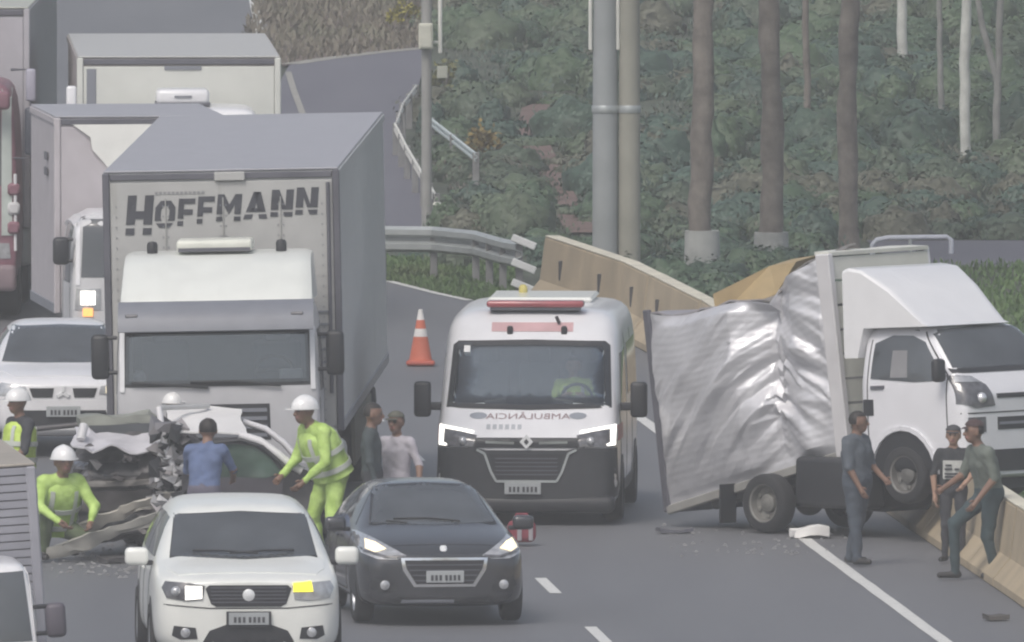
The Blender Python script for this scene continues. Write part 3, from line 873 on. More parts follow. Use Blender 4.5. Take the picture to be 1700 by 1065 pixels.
# ------------------------------------------------------------------ people: one continuous surface each
def surface_nets(D, origin, h):
    S = D < 0
    nx, ny, nz = D.shape
    cnt = np.zeros((nx - 1, ny - 1, nz - 1), np.int8)
    corners = [(i, j, k) for i in (0, 1) for j in (0, 1) for k in (0, 1)]
    sl = lambda c: (slice(c[0], nx - 1 + c[0]), slice(c[1], ny - 1 + c[1]), slice(c[2], nz - 1 + c[2]))
    for c in corners: cnt += S[sl(c)]
    mask = (cnt > 0) & (cnt < 8)
    idx = -np.ones(mask.shape, np.int32); cells = np.argwhere(mask); idx[mask] = np.arange(len(cells))
    acc = np.zeros((len(cells), 3)); w = np.zeros(len(cells))
    for a in corners:
        for ax in range(3):
            if a[ax] == 1: continue
            b = list(a); b[ax] = 1
            da = D[cells[:, 0] + a[0], cells[:, 1] + a[1], cells[:, 2] + a[2]]
            db = D[cells[:, 0] + b[0], cells[:, 1] + b[1], cells[:, 2] + b[2]]
            k = (da < 0) != (db < 0)
            t = np.where(k, da / np.where(k, da - db, 1), 0)
            p = np.array(a, float)[None] + np.zeros((len(cells), 3)); p[:, ax] += t
            acc[k] += p[k]; w[k] += 1
    v = (cells + acc / w[:, None]) * h + np.array(origin)
    quads = []
    for ax in range(3):
        s0 = [slice(1, -1)] * 3; s0[ax] = slice(0, -1)
        s1 = list(s0); s1[ax] = slice(1, None)
        A = S[tuple(s0)]; B = S[tuple(s1)]
        e = np.argwhere(A != B)
        base = np.ones(3, int); base[ax] = 0
        e0 = e + base
        u, w_ = [(1, 2), (2, 0), (0, 1)][ax]
        du = np.zeros(3, int); du[u] = 1; dw = np.zeros(3, int); dw[w_] = 1
        q = [e0 - du - dw, e0 - dw, e0, e0 - du]
        ok = np.ones(len(e0), bool)
        for c in q: ok &= (c >= 0).all(1) & (c < np.array(idx.shape)).all(1)
        f = np.stack([idx[c[ok][:, 0], c[ok][:, 1], c[ok][:, 2]] for c in q], 1)
        flip = ~A[tuple(e[ok].T)]
        f[flip] = f[flip][:, ::-1]
        quads.append(f[(f >= 0).all(1)])
    return v, np.concatenate(quads)

SKIN = M('skin_tan', (.36, .22, .155), .55, var=.10, scale=8)
SKIN_D = M('skin_brown', (.20, .115, .080), .55, var=.10, scale=8)
EYE = M('eye_dark', (.03, .025, .022), .3)
LIP = M('lip', (.28, .13, .11), .5)
HAIR = M('dark_hair', (.018, .014, .012), .6, var=.3, scale=30)
SHOE = M('shoe_dark', (.03, .028, .028), .6)
HELM = M('helmet_white', (.78, .78, .78), .3, coat=.4)

DEF = dict(pelvis=(0, 0, .96), chest=(0, .01, 1.28), neck=(0, .015, 1.47), head=(0, -.02, 1.625),
           shL=(-.185, .015, 1.40), shR=(.185, .015, 1.40), elL=(-.235, .03, 1.12), elR=(.235, .03, 1.12),
           wrL=(-.235, -.07, .88), wrR=(.235, -.07, .88), hpL=(-.09, 0, .90), hpR=(.09, 0, .90),
           knL=(-.105, -.03, .49), knR=(.105, -.03, .49), anL=(-.11, .03, .08), anR=(.11, .03, .08))

def person(label, foot, rz, shirt, pants, pose=None, skin=SKIN, long_sleeve=False, head_gear=None, vest=None, scale=1.0, hair=True,
           bulk=1.0, group=None, shorts=False, yaw=0.0, gear_mat=None):
    J = {k: np.array(v, float) for k, v in DEF.items()}
    for k, v in (pose or {}).items(): J[k] = np.array(v, float)
    hd, nk = J['head'], J['neck']
    cy_, sy_ = math.cos(yaw), math.sin(yaw)
    def hp(dx, dy, dz):      # head-frame offset; the face looks to -y turned by yaw
        return hd + np.array((dx * cy_ - dy * sy_, dx * sy_ + dy * cy_, dz))
    B = bulk
    P = []      # p0, r0, p1, r1, label, blend
    def cap(a, b, r0, r1, lab, k=.03): P.append((np.array(a, float), np.array(b, float), r0, r1, lab, k))
    side = (J['shR'] - J['shL']); side /= np.linalg.norm(side)
    hs = (J['hpR'] - J['hpL']); hs /= np.linalg.norm(hs)
    cap(J['shL'] + side * .03, J['shR'] - side * .03, .075 * B, .075 * B, 'shirt', .05)
    cap(J['chest'] - side * .075, J['pelvis'] - hs * .065 + (0, 0, .05), .112 * B, .100 * B, 'shirt', .05)
    cap(J['chest'] + side * .075, J['pelvis'] + hs * .065 + (0, 0, .05), .112 * B, .100 * B, 'shirt', .05)
    cap(J['pelvis'] - hs * .07, J['pelvis'] + hs * .07, .112 * B, .112 * B, 'pants', .04)
    cap(J['chest'] + (nk - J['chest']) * .6, nk, .065, .058, 'shirt', .05)
    cap(nk, hp(0, .02, -.06), .055, .052, 'skin', .02)
    for s in 'LR':
        cap(J['sh' + s], J['el' + s], .060 * B, .046 * B, 'shirt', .03)
        cap(J['el' + s], J['wr' + s], .044 * (B if long_sleeve else 1), .029 * (B if long_sleeve else 1), 'shirt' if long_sleeve else 'skin', .02)
        d = J['wr' + s] - J['el' + s]; d /= np.linalg.norm(d)
        cap(J['wr' + s], J['wr' + s] + d * .085, .026, .034, 'skin', .015)
        cap(J['hp' + s], J['kn' + s], .092 * B, .060 * B, 'pants', .03)
        cap(J['kn' + s], J['an' + s], .058 * B, .042 * B, 'skin' if shorts else 'pants', .025)
        fw = np.array((math.sin(0) * .0 + (-.04 if s == 'L' else .04), -.17, -.035))
        cap(J['an' + s] + (0, .03, -.03), J['an' + s] + fw, .042, .034, 'shoe', .015)
    # head: skull, jaw, nose, ears, eyes, mouth
    cap(hp(0, .015, .035), hp(0, -.005, .03), .092, .092, 'skin', .02)
    cap(hp(0, -.01, -.02), hp(0, -.035, -.055), .078, .056, 'skin', .03)
    cap(hp(0, -.088, .015), hp(0, -.108, -.015), .012, .019, 'skin', .012)
    for sx in (-1, 1):
        cap(hp(sx * .088, .02, .015), hp(sx * .092, .015, -.02), .016, .012, 'skin', .008)
        cap(hp(sx * .034, -.082, .026), hp(sx * .034, -.084, .026), .0105, .0105, 'eye', .002)
    cap(hp(-.022, -.090, -.048), hp(.022, -.090, -.048), .010, .010, 'lip', .004)
    allp = np.array([p for q in P for p in (q[0], q[1])])
    lo, hi = allp.min(0) - .17, allp.max(0) + .17
    h = .0125
    n = np.ceil((hi - lo) / h).astype(int) + 1
    ax = [lo[i] + np.arange(n[i]) * h for i in range(3)]
    D = np.full(n, 1.0, np.float32); lab = np.zeros(n, np.int8); best = np.full(n, 9.0, np.float32)
    names = ['shirt', 'pants', 'skin', 'shoe', 'eye', 'hair', 'lip']
    for a, b, r0, r1, lb, k in P:
        m = max(r0, r1) + .10
        i0 = np.maximum(((np.minimum(a, b) - m - lo) / h).astype(int), 0); i1 = np.minimum(((np.maximum(a, b) + m - lo) / h).astype(int) + 2, n)
        s = tuple(slice(i0[i], i1[i]) for i in range(3))
        X, Y, Z = np.meshgrid(ax[0][s[0]], ax[1][s[1]], ax[2][s[2]], indexing='ij')
        ab = b - a; L2 = max(float(ab @ ab), 1e-9)
        t = np.clip(((X - a[0]) * ab[0] + (Y - a[1]) * ab[1] + (Z - a[2]) * ab[2]) / L2, 0, 1)
        d = np.sqrt((X - a[0] - t * ab[0]) ** 2 + (Y - a[1] - t * ab[1]) ** 2 + (Z - a[2] - t * ab[2]) ** 2) - (r0 + (r1 - r0) * t)
        if lb in ('shirt', 'pants'):
            d = d + .0055 * np.sin(13 * X + 15 * Z + 2.6 * np.sin(9 * Z + 6 * Y + 4 * X)) * np.sin(12 * Y - 9 * X + 2.2 * np.sin(11 * Z + 5 * X)) + .0022 * np.sin(33 * X + 12 * Z + 3 * np.sin(17 * Z))
        d = d.astype(np.float32)
        o = D[s]
        hh = np.maximum(k - np.abs(o - d), 0) / k
        D[s] = np.minimum(o, d) - hh * hh * k * .25
        li = names.index(lb); dd = d - (.004 if lb in ('eye', 'lip', 'hair') else 0)
        bb = best[s]; w = dd < bb
        bb[w] = dd[w]; lab[s][w] = li
    v, f = surface_nets(D, lo, h)
    c = v[f].mean(1); ci = np.clip(np.round((c - lo) / h).astype(int), 0, n - 1)
    mi = lab[ci[:, 0], ci[:, 1], ci[:, 2]]
    me = bpy.data.meshes.new('person_body')
    bm = bmnew()
    vs = [bm.verts.new(p) for p in v]
    for q, m_ in zip(f, mi):
        try:
            fc = bm.faces.new([vs[i] for i in q]); fc.material_index = int(m_); fc.smooth = True
        except ValueError: pass
    # fingers: rooted in each palm, unequal and bent, the thumb leaving the side of the palm
    for s in 'LR':
        w = Vector(J['wr' + s]); d = (w - Vector(J['el' + s])).normalized()
        sd = Vector((0, -1, 0)); sd = (sd - d * sd.dot(d)); sd = sd.normalized() if sd.length > .1 else d.orthogonal().normalized()
        nrm = d.cross(sd)
        if (nrm.x > 0) == (s == 'R'): nrm = -nrm
        k0 = len(bm.faces)
        for q, ln in enumerate((.075, .085, .078, .060)):
            o_ = w + d * .10 + sd * (.027 - .018 * q)
            tube(bm, [o_ - d * .02, o_ + d * ln * .4, o_ + d * ln * .75 + nrm * .012, o_ + d * ln * .9 + nrm * .034], [.0095, .009, .008, .006], 6)
        o_ = w + d * .04 + sd * .026
        tube(bm, [o_, o_ + sd * .026 + d * .02, o_ + sd * .034 + d * .05 + nrm * .01], [.011, .0105, .007], 6)
        bm.faces.ensure_lookup_table()
        for fc in bm.faces[k0:]: fc.material_index = 2; fc.smooth = True
    bm.to_mesh(me); bm.free()
    for m_ in (shirt, pants, skin, SHOE, EYE, HAIR, LIP): me.materials.append(m_)
    root = thing('person', label, 'person', foot, rz, group)
    root.scale = (scale,) * 3
    body = link_mesh('body', me, None, root)
    hm = Matrix.Translation(Vector(hd)) @ Matrix.Rotation(yaw, 4, 'Z')
    if hair and head_gear not in ('helmet',):
        bm = bmnew()
        bmesh.ops.create_uvsphere(bm, u_segments=22, v_segments=14, radius=1)
        kill = [q for q in bm.verts if q.co.z < -.55 or (q.co.z < .28 and q.co.y < .05)]
        bmesh.ops.delete(bm, geom=kill, context='VERTS')
        for q in bm.verts:
            nn = noise.noise(q.co * 5) * .05
            q.co = hm @ Vector((q.co.x * .101 * (1 + nn), q.co.y * .108 * (1 + nn) + .012, q.co.z * .105 * (1 + nn) + .036))
        obj('hair', bm, HAIR, root)
    if head_gear == 'helmet':
        gm = gear_mat or HELM
        bm = bmnew()
        bmesh.ops.create_uvsphere(bm, u_segments=24, v_segments=16, radius=1)
        bmesh.ops.delete(bm, geom=[q for q in bm.verts if q.co.z < -.02], context='VERTS')
        for q in bm.verts:
            ridge = 1 + .05 * max(0, 1 - abs(q.co.x) * 5)
            q.co = Vector((q.co.x * .125, q.co.y * .150 + .01, q.co.z * .135 * ridge + .045))
            q.co = hm @ q.co
        hl = obj('helmet', bm, gm, root, 60)
        bm = bmnew()
        n_ = 24; ri = []
        for rr, zz in ((.9, .052), (1.0, .05), (1.0, .036), (.9, .036)):
            ri.append([bm.verts.new(hm @ Vector((math.cos(2 * math.pi * k / n_) * .138 * rr, math.sin(2 * math.pi * k / n_) * .165 * rr * (1.25 if math.sin(2 * math.pi * k / n_) < 0 else 1), zz))) for k in range(n_)])
        for a_, b_ in zip(ri, ri[1:] + ri[:1]):
            for k in range(n_): bm.faces.new((a_[k], a_[(k + 1) % n_], b_[(k + 1) % n_], b_[k]))
        obj('helmet_brim', bm, gm, hl, 50)
    if head_gear == 'cap':
        gm = gear_mat or BLACK
        bm = bmnew()
        bmesh.ops.create_uvsphere(bm, u_segments=20, v_segments=12, radius=1)
        bmesh.ops.delete(bm, geom=[q for q in bm.verts if q.co.z < .02], context='VERTS')
        for q in bm.verts: q.co = hm @ Vector((q.co.x * .108, q.co.y * .114 + .01, q.co.z * .095 + .058))
        cp = obj('cap', bm, gm, root, 60)
        bm = bmnew()
        rows = [[hm @ Vector((x, -.085 - dy * (1 - (x / .1) ** 2), .064 - dy * .25)) for x in np.linspace(-.08, .08, 7)] for dy in (0, .025, .052)]
        sheet(bm, rows, .006); obj('cap_peak', bm, gm, cp)
    if vest is not None:
        # open garment over the torso: rings round chest to hip, standing off the body
        bm = bmnew(); rings = []
        ch, pe, n_ = Vector(J['chest']), Vector(J['pelvis']), 28
        top = (Vector(J['shL']) + Vector(J['shR'])) / 2
        sdv = Vector(side)
        axis = (top - pe).normalized(); fwd = axis.cross(sdv).normalized()
        for t_, rw, rd in ((-.10, .215, .165), (.1, .208, .158), (.35, .205, .155), (.6, .215, .160), (.85, .215, .150), (.98, .185, .125), (1.06, .10, .085)):
            c_ = pe.lerp(top, t_)
            rings.append([bm.verts.new(c_ + sdv * math.cos(2 * math.pi * k / n_) * rw * B + fwd * math.sin(2 * math.pi * k / n_) * rd * B * (1 + .03 * math.sin(5 * k))) for k in range(n_)])
        for a_, b_ in zip(rings, rings[1:]):
            for k in range(n_): bm.faces.new((a_[k], a_[(k + 1) % n_], b_[(k + 1) % n_], b_[k]))
        vo = obj('jacket', bm, vest, root, 60)
        bm = bmnew()
        for t_ in (.12, .52):
            c_ = pe.lerp(top, t_); rr = []
            for dz, g_ in ((-.028, .006), (-.026, .012), (.026, .012), (.028, .006)):
                rr.append([bm.verts.new(c_ + axis * dz + sdv * math.cos(2 * math.pi * k / n_) * (.215 * B + g_) + fwd * math.sin(2 * math.pi * k / n_) * (.164 * B + g_)) for k in range(n_)])
            for a_, b_ in zip(rr, rr[1:]):
                for k in range(n_): bm.faces.new((a_[k], a_[(k + 1) % n_], b_[(k + 1) % n_], b_[k]))
        for sx in (-1, 1):
            for fb in (-1, 1):
                bm3 = bmnew(); rows = []
                for t_ in (.14, .35, .6, .85, .97):
                    rd = {.14: .160, .35: .157, .6: .162, .85: .152, .97: .130}[t_]
                    c_ = pe.lerp(top, t_); ang = [R(90 - sx * q) for q in (24, 30, 36)]
                    rows.append([c_ + sdv * math.cos(q) * (.214 * B) + fwd * fb * math.sin(q) * (rd * B + .010) for q in ang])
                sheet(bm3, rows, .004); obj('reflective_brace', bm3, M('reflective_tape', (.52, .55, .50), .35), vo, 50)
        obj('reflective_band', bm, M('reflective_tape', (.52, .55, .50), .35), vo, 50)
    return root

def cloth(name, c, var=.18, rough=.85, c2=None, scale=7): return M(name, c, rough, var=var, scale=scale, bump=.35, bscale=24, c2=c2)
HIVIS = M('hivis_green', (.40, .60, .12), .75, var=.22, scale=9, bump=.6, bscale=16, c2=(.56, .76, .24), dirt=.75, dirt_c=(.13, .25, .05), dscale=7)
HIVIS_Y = M('hivis_yellow', (.50, .68, .10), .75, var=.2, scale=9, bump=.6, bscale=16, c2=(.64, .82, .20), dirt=.6, dirt_c=(.16, .25, .05), dscale=7)
NAVY = cloth('navy_cloth', (.045, .055, .085))
DENIM = cloth('blue_grey_denim', (.055, .068, .088))
DENIM_D = cloth('dark_denim', (.050, .062, .082))
TEAL = cloth('dark_teal_cloth', (.035, .058, .065))
GREYBLUE = cloth('grey_blue_shirt', (.085, .10, .12))
GREYGREEN = cloth('grey_green_shirt', (.13, .15, .13))
BLUE = cloth('blue_shirt', (.11, .15, .27))
DARKC = cloth('charcoal_cloth', (.04, .042, .05))
PALE = cloth('pale_lilac_grey_cloth', (.42, .40, .44))
MIDG = cloth('mid_grey_cloth', (.20, .20, .215))

def ground_at(px, py): return at(px, py, 0)

# firefighter beside the big truck, bending to the wreck
g = ground_at(545, 935)
person('firefighter in white helmet and bright green suit bending beside the grey truck', g, R(-62), HIVIS, HIVIS,
       dict(chest=(.0, -.12, 1.22), neck=(.0, -.20, 1.40), head=(0, -.28, 1.53), shL=(-.19, -.16, 1.34), shR=(.19, -.16, 1.34), pelvis=(0, .04, .93), hpL=(-.1, .04, .88), hpR=(.1, .04, .88),
            elL=(-.27, -.22, 1.06), elR=(.28, -.18, 1.04), wrL=(-.20, -.42, .90), wrR=(.22, -.38, .86), anL=(-.20, .02, .08), anR=(.24, .06, .08), knL=(-.19, -.08, .47), knR=(.20, -.06, .48)),
       long_sleeve=True, head_gear='helmet', vest=HIVIS, bulk=1.22, skin=SKIN_D, scale=1.08)
# firefighter crouching at the left
g = ground_at(96, 931)
person('firefighter crouching at left in white helmet and bright green jacket', g, R(22), HIVIS, cloth('dark_olive_trousers', (.10, .13, .07)),
       dict(pelvis=(0, .18, .36), chest=(0, -.02, .66), neck=(0, -.09, .83), head=(0, -.15, .98), shL=(-.19, -.06, .78), shR=(.19, -.06, .78), elL=(-.30, -.22, .56), elR=(.30, -.22, .54),
            wrL=(-.16, -.42, .42), wrR=(.18, -.42, .40), hpL=(-.10, .16, .33), hpR=(.10, .16, .33), knL=(-.19, -.20, .48), knR=(.22, -.10, .24), anL=(-.17, -.02, .08), anR=(.20, .30, .10)),
       long_sleeve=True, head_gear='helmet', vest=HIVIS, bulk=1.18, skin=SKIN_D, scale=1.10)
# rescuer at the far left
g = ground_at(30, 915)
person('rescuer in white helmet and yellow vest standing at the left edge above the slatted truck', g, R(-60), DARKC, DARKC,
       dict(elR=(.30, -.10, 1.12), wrR=(.26, -.28, .98)), head_gear='helmet', vest=HIVIS_Y, bulk=1.08, skin=SKIN_D)
# rescuer whose helmet shows behind the wreck
g = ground_at(284, 911)
person('rescuer hidden behind the wrecked white car with only a white helmet showing', g, R(20), DARKC, DARKC, {}, head_gear='helmet', long_sleeve=True, scale=.97, skin=SKIN_D)
# man in blue shirt at the wreck, seen from behind
g = ground_at(338, 962)
person('man in blue shirt with dark hair leaning at the side of the wrecked car', g, R(165), BLUE, cloth('purple_grey_trousers', (.14, .13, .17)),
       dict(chest=(0, -.06, 1.27), neck=(0, -.11, 1.46), head=(0, -.16, 1.60), shL=(-.19, -.08, 1.39), shR=(.19, -.08, 1.39), elL=(-.26, -.24, 1.18), elR=(.26, -.24, 1.16), wrL=(-.20, -.45, 1.08), wrR=(.20, -.45, 1.06)), skin=SKIN_D, yaw=.3)
# bystanders between truck and ambulance
g = ground_at(617, 936)
person('bystander in dark teal clothes standing sideways against the grey truck side', g, R(84), M('dark_teal_coat', (.05, .065, .07), .85, var=.2, scale=7), DARKC, dict(elL=(-.24, .0, 1.12)), skin=SKIN_D, long_sleeve=True)
g = ground_at(658, 932)
person('bystander in pale grey clothes standing between the grey truck and the ambulance', g, R(-30), PALE, cloth('light_trousers', (.40, .38, .42)),
       dict(elL=(-.27, -.08, 1.14), wrL=(-.16, -.28, 1.06), elR=(.30, .02, 1.13), wrR=(.38, -.12, .92)), skin=SKIN_D, head_gear='cap', gear_mat=cloth('olive_cap', (.09, .09, .07)), scale=.93)
# three men by the crashed truck
g = ground_at(1424, 938)
person('man in grey blue shirt and jeans standing on the white edge line by the box', g, R(62), GREYBLUE, DENIM,
       dict(elL=(-.25, -.02, 1.13), wrL=(-.23, -.14, .92), elR=(.24, -.06, 1.13), wrR=(.14, -.26, 1.00), anL=(-.11, -.06, .08), anR=(.13, .16, .08), knR=(.11, .05, .49)), skin=SKIN_D, bulk=1.30, yaw=.5, scale=.955)
g = ground_at(1630, 962)
person('man in grey green shirt and teal trousers striding beside the barrier', g, R(-64), GREYGREEN, TEAL,
       dict(pelvis=(0, .10, .93), chest=(.02, .02, 1.25), neck=(.02, -.04, 1.44), head=(.02, -.10, 1.59), shL=(-.17, -.02, 1.37), shR=(.21, -.02, 1.37), hpL=(-.09, .08, .88), hpR=(.09, .08, .88),
            knL=(-.10, -.28, .60), anL=(-.10, -.26, .08), knR=(.11, .02, .47), anR=(.12, .12, .08), elL=(-.24, -.10, 1.12), wrL=(-.18, -.34, 1.00), elR=(.27, .02, 1.10), wrR=(.24, -.16, .88)), skin=SKIN_D, bulk=1.16, yaw=-.2, head_gear='cap', gear_mat=cloth('maroon_cap', (.06, .035, .035)))
g = atY(1576, 925, at(1576, 925, 0).y); g = at(1577, 902, 0.0)
jersey = cloth('black_jersey', (.03, .032, .036))
j = person('person in dark cap and black jersey with white chest panel by the barrier', at(1584, 934), R(-6), jersey, DARKC,
       dict(elL=(-.26, -.02, 1.14), elR=(.25, -.06, 1.14), wrR=(.16, -.24, 1.02)), skin=SKIN, head_gear='cap', gear_mat=cloth('charcoal_cap', (.05, .05, .055)), scale=.85)
bm = bmnew()
rows = [[(x, -.125 - .03 * (1 - (x / .15) ** 2) + (z - 1.2) * .06, z) for x in np.linspace(-.125, .125, 9)] for z in np.linspace(1.08, 1.32, 6)]
sheet(bm, rows, -.008); pn = obj('jersey_panel', bm, cloth('jersey_white', (.45, .46, .44)), j)
bm = bmnew()
for z_, xa, xb in ((1.26, -.09, -.01), (1.21, -.10, .0), (1.21, .03, .09), (1.15, -.10, .09), (1.11, -.10, .06)):
    bx(bm, ((xa + xb) / 2, -.168 + (z_ - 1.2) * .06, z_), (xb - xa, .01, .022))
o = obj('jersey_print', bm, DARKC, pn); o['kind'] = 'stuff'
# ------------------------------------------------------------------ passenger cars
def sym(p): return [(-x, z) for x, z in p][::-1]
def half(z0, ws, w, zl, zm, wb, zb, we, ze, wm, zt):
    return [(0, z0), (ws, z0), (w, zl), (w, zm), (wb, zb), (we, ze), (wm, zt - .008), (0, zt)]
SEAM = M('panel_gap', (.02, .02, .022), .8)

def strip(shell, pts, mode, w=.012, proud=.004, bm=None):
    """a thin line of width w laid on the shell through 2-D points"""
    bm = bm if bm is not None else bmnew()
    for a, b in zip(pts, pts[1:]):
        a, b = Vector(a), Vector(b); t = (b - a).normalized(); n = Vector((-t.y, t.x)) * w / 2
        shell.patch([tuple(a - n), tuple(b - n), tuple(b + n), tuple(a + n)], mode, proud, .01, .10, bm)
    return bm

def gaps(v, S, lines, mode):
    for ln in lines: v.add('door_gap', strip(S, ln, mode), SEAM)

# ---- white sport utility car at the front
v = Vehicle('sport_utility_car', 'white sport utility car in the foreground with a lit yellow indicator', 'car', 412, 1125, -.058)
me = loft_body([
    (.00, half(.32, .50, .60, .42, .72, .60, .90, .50, .955, .30, .97)),
    (.07, half(.25, .70, .83, .38, .74, .80, .93, .66, .985, .38, 1.005)),
    (.30, half(.22, .84, .95, .36, .76, .93, .98, .80, 1.03, .44, 1.055)),
    (.80, half(.22, .88, .965, .36, .78, .945, 1.05, .82, 1.10, .46, 1.13)),
    (1.10, half(.22, .88, .965, .36, .78, .94, 1.09, .80, 1.145, .48, 1.17)),
    (1.24, half(.22, .88, .965, .36, .78, .93, 1.10, .775, 1.21, .50, 1.24)),
    (1.85, half(.22, .88, .965, .36, .78, .935, 1.11, .72, 1.565, .46, 1.61)),
    (2.05, half(.22, .88, .965, .36, .78, .935, 1.11, .715, 1.62, .46, 1.665)),
    (3.0, half(.22, .88, .965, .36, .78, .935, 1.12, .715, 1.66, .46, 1.705)),
    (4.2, half(.22, .88, .965, .36, .78, .92, 1.12, .70, 1.62, .44, 1.665)),
    (4.7, half(.25, .84, .93, .38, .78, .90, 1.12, .70, 1.30, .40, 1.36)),
    (4.88, half(.34, .66, .78, .45, .75, .74, 1.02, .56, 1.08, .34, 1.10))])
S = Shell(me); v.body(me, W_CREAM)
ws = [(-.745, 1.165), (-.665, 1.545), (0, 1.575), (.665, 1.545), (.745, 1.165), (0, 1.14)]
v.add('windshield_seal', S.patch([(-.760, 1.15), (-.675, 1.557), (0, 1.587), (.675, 1.557), (.760, 1.15), (0, 1.12)], 'F', .004, .02), BLACK)
v.add('windshield', S.patch(ws, 'F', .012, .01), GLASS)
for sg in (-1, 1):
    bm = bmnew(); tube(bm, [(sg * .15, 1.02, 1.20), (sg * -.20, 1.10, 1.225), (sg * -.52, 1.16, 1.225)], .012, 6); v.add('wiper', bm, BLACK)
    mode = 'R' if sg > 0 else 'L'
    for a_, b_, c_, d_ in (((1.55, 1.14), (2.02, 1.52), (2.60, 1.54), (2.60, 1.14)), ((2.68, 1.14), (2.68, 1.54), (3.45, 1.53), (3.50, 1.14)), ((3.58, 1.14), (3.53, 1.52), (4.10, 1.49), (4.35, 1.17))):
        v.add('side_window', S.patch([a_, b_, c_, d_], mode, .006, .01), GLASS)
    for yy, zz in ((1.55, .9), (2.64, .9), (3.54, .9)):
        pass
    gaps(v, S, ([(1.48, .40), (1.48, 1.05)], [(2.64, .36), (2.64, 1.10)], [(3.54, .50), (3.54, 1.10)]), mode)
    for yy in (2.45, 3.35):
        bm = bmnew(); bx(bm, (sg * .972, yy, .98), (.03, .18, .03), .01); v.add('door_handle', bm, W_CREAM)
    for yy in (.98, 3.87):
        arch = [(yy + .415 * math.cos(a), .36 + .415 * math.sin(a)) for a in [R(k) for k in range(-18, 199, 12)]]
        v.add('wheel_arch', S.patch(arch, mode, .004, .02), BLACK)
        v.wheel(sg * .865, yy, .36, .235, spokes=5)
    # mirror
    bm = bmnew(); bx(bm, (sg * 1.08, 1.50, 1.145), (.24, .15, .185), .05, seg=3)
    mr = v.add('wing_mirror', bm, W_CREAM, 60)
    bm = bmnew(); bx(bm, (sg * .955, 1.50, 1.08), (.10, .07, .05), .015); obj('mirror_arm', bm, BLACK, mr)
    bm = bmnew(); bx(bm, (sg * 1.08, 1.578, 1.15), (.19, .008, .14), .003); obj('mirror_glass', bm, CHROME, mr)
    # lamps
    hl = [(sg * .47, .79), (sg * .445, .93), (sg * .60, .955), (sg * .84, .965), (sg * .875, .90), (sg * .83, .80), (sg * .62, .775)]
    h = v.add('headlight', S.patch(hl, 'F', .012, .03, .07), LAMP_DARK if sg < 0 else LAMP_OFF)
    if sg < 0:
        bm = S.patch([(-.645, .785), (-.645, .925), (-.475, .925), (-.475, .80)], 'F', .022, .02, .06); obj('lit_lamp', bm, LAMP_ON, h)
        bm = bmnew(); 
        c_, _ = S.hit((-.74, .87), 'F'); bmesh.ops.create_uvsphere(bm, u_segments=14, v_segments=10, radius=.055, matrix=Matrix.Translation(c_)); obj('reflector_bowl', bm, LAMP_OFF, h, 60)
    else:
        bm = S.patch([(.455, .865), (.455, .955), (.64, .965), (.66, .865)], 'F', .022, .02, .06); h['label'] = 'headlight with lit yellow indicator'; obj('lit_indicator', bm, LAMP_YELLOW, h)
    fb = [(sg * .52, .385), (sg * .54, .50), (sg * .76, .52), (sg * .78, .42), (sg * .70, .38)]
    f = v.add('fog_lamp_recess', S.patch(fb, 'F', .006, .03, .08), BLACK)
    c_, _ = S.hit((sg * .645, .45), 'F')
    bm = bmnew(); lathe(bm, [(.045, 0), (.05, .02), (.03, .03), (.0001, .032)], Matrix.Translation(c_) @ Matrix.Rotation(R(90), 4, 'X'), 16); obj('fog_lamp', bm, LAMP_OFF, f, 50)
gp = [(-.44, .90), (-.40, .935), (.40, .935), (.44, .90), (.385, .745), (.33, .715), (-.33, .715), (-.385, .745)]
gr_ = v.add('grille', S.patch(gp, 'F', .006, .04, .1), BLACK)
for k in range(5):
    zz = .755 + .037 * k
    o = obj('grille_bar', S.patch([(-.38, zz), (-.39, zz + .011), (.39, zz + .011), (.38, zz)], 'F', .016, .02, .1), G_DARK, gr_)
c_, _ = S.hit((0, .835), 'F')
bm = bmnew(); lathe(bm, [(.062, -.02), (.062, .022), (.045, .030), (.0001, .034)], Matrix.Translation(c_) @ Matrix.Rotation(R(90), 4, 'X'), 20); obj('emblem', bm, EMBLEM, gr_, 40)
v.add('lower_intake', S.patch([(-.50, .30), (-.40, .47), (-.22, .535), (.22, .535), (.40, .47), (.50, .30), (.3, .27), (-.3, .27)], 'F', .006, .04, .1), BLACK)
v.add('bumper_gap', strip(S, [(-.86, .735), (-.40, .70), (.40, .70), (.86, .735)], 'F', .012), SEAM)
v.add('hood', S.patch([(-.70, .28), (.70, .28), (.80, .6), (.82, 1.06), (.45, 1.16), (-.45, 1.16), (-.82, 1.06), (-.80, .6)], 'T', .007, .01, .14), W_CREAM)
bm = bmnew(); bx(bm, (0, -.035, .585), (.46, .02, .17), .006); v.add('plate_holder', bm, BLACK)
v.plate(412, 1028, .41, .125, -.055)

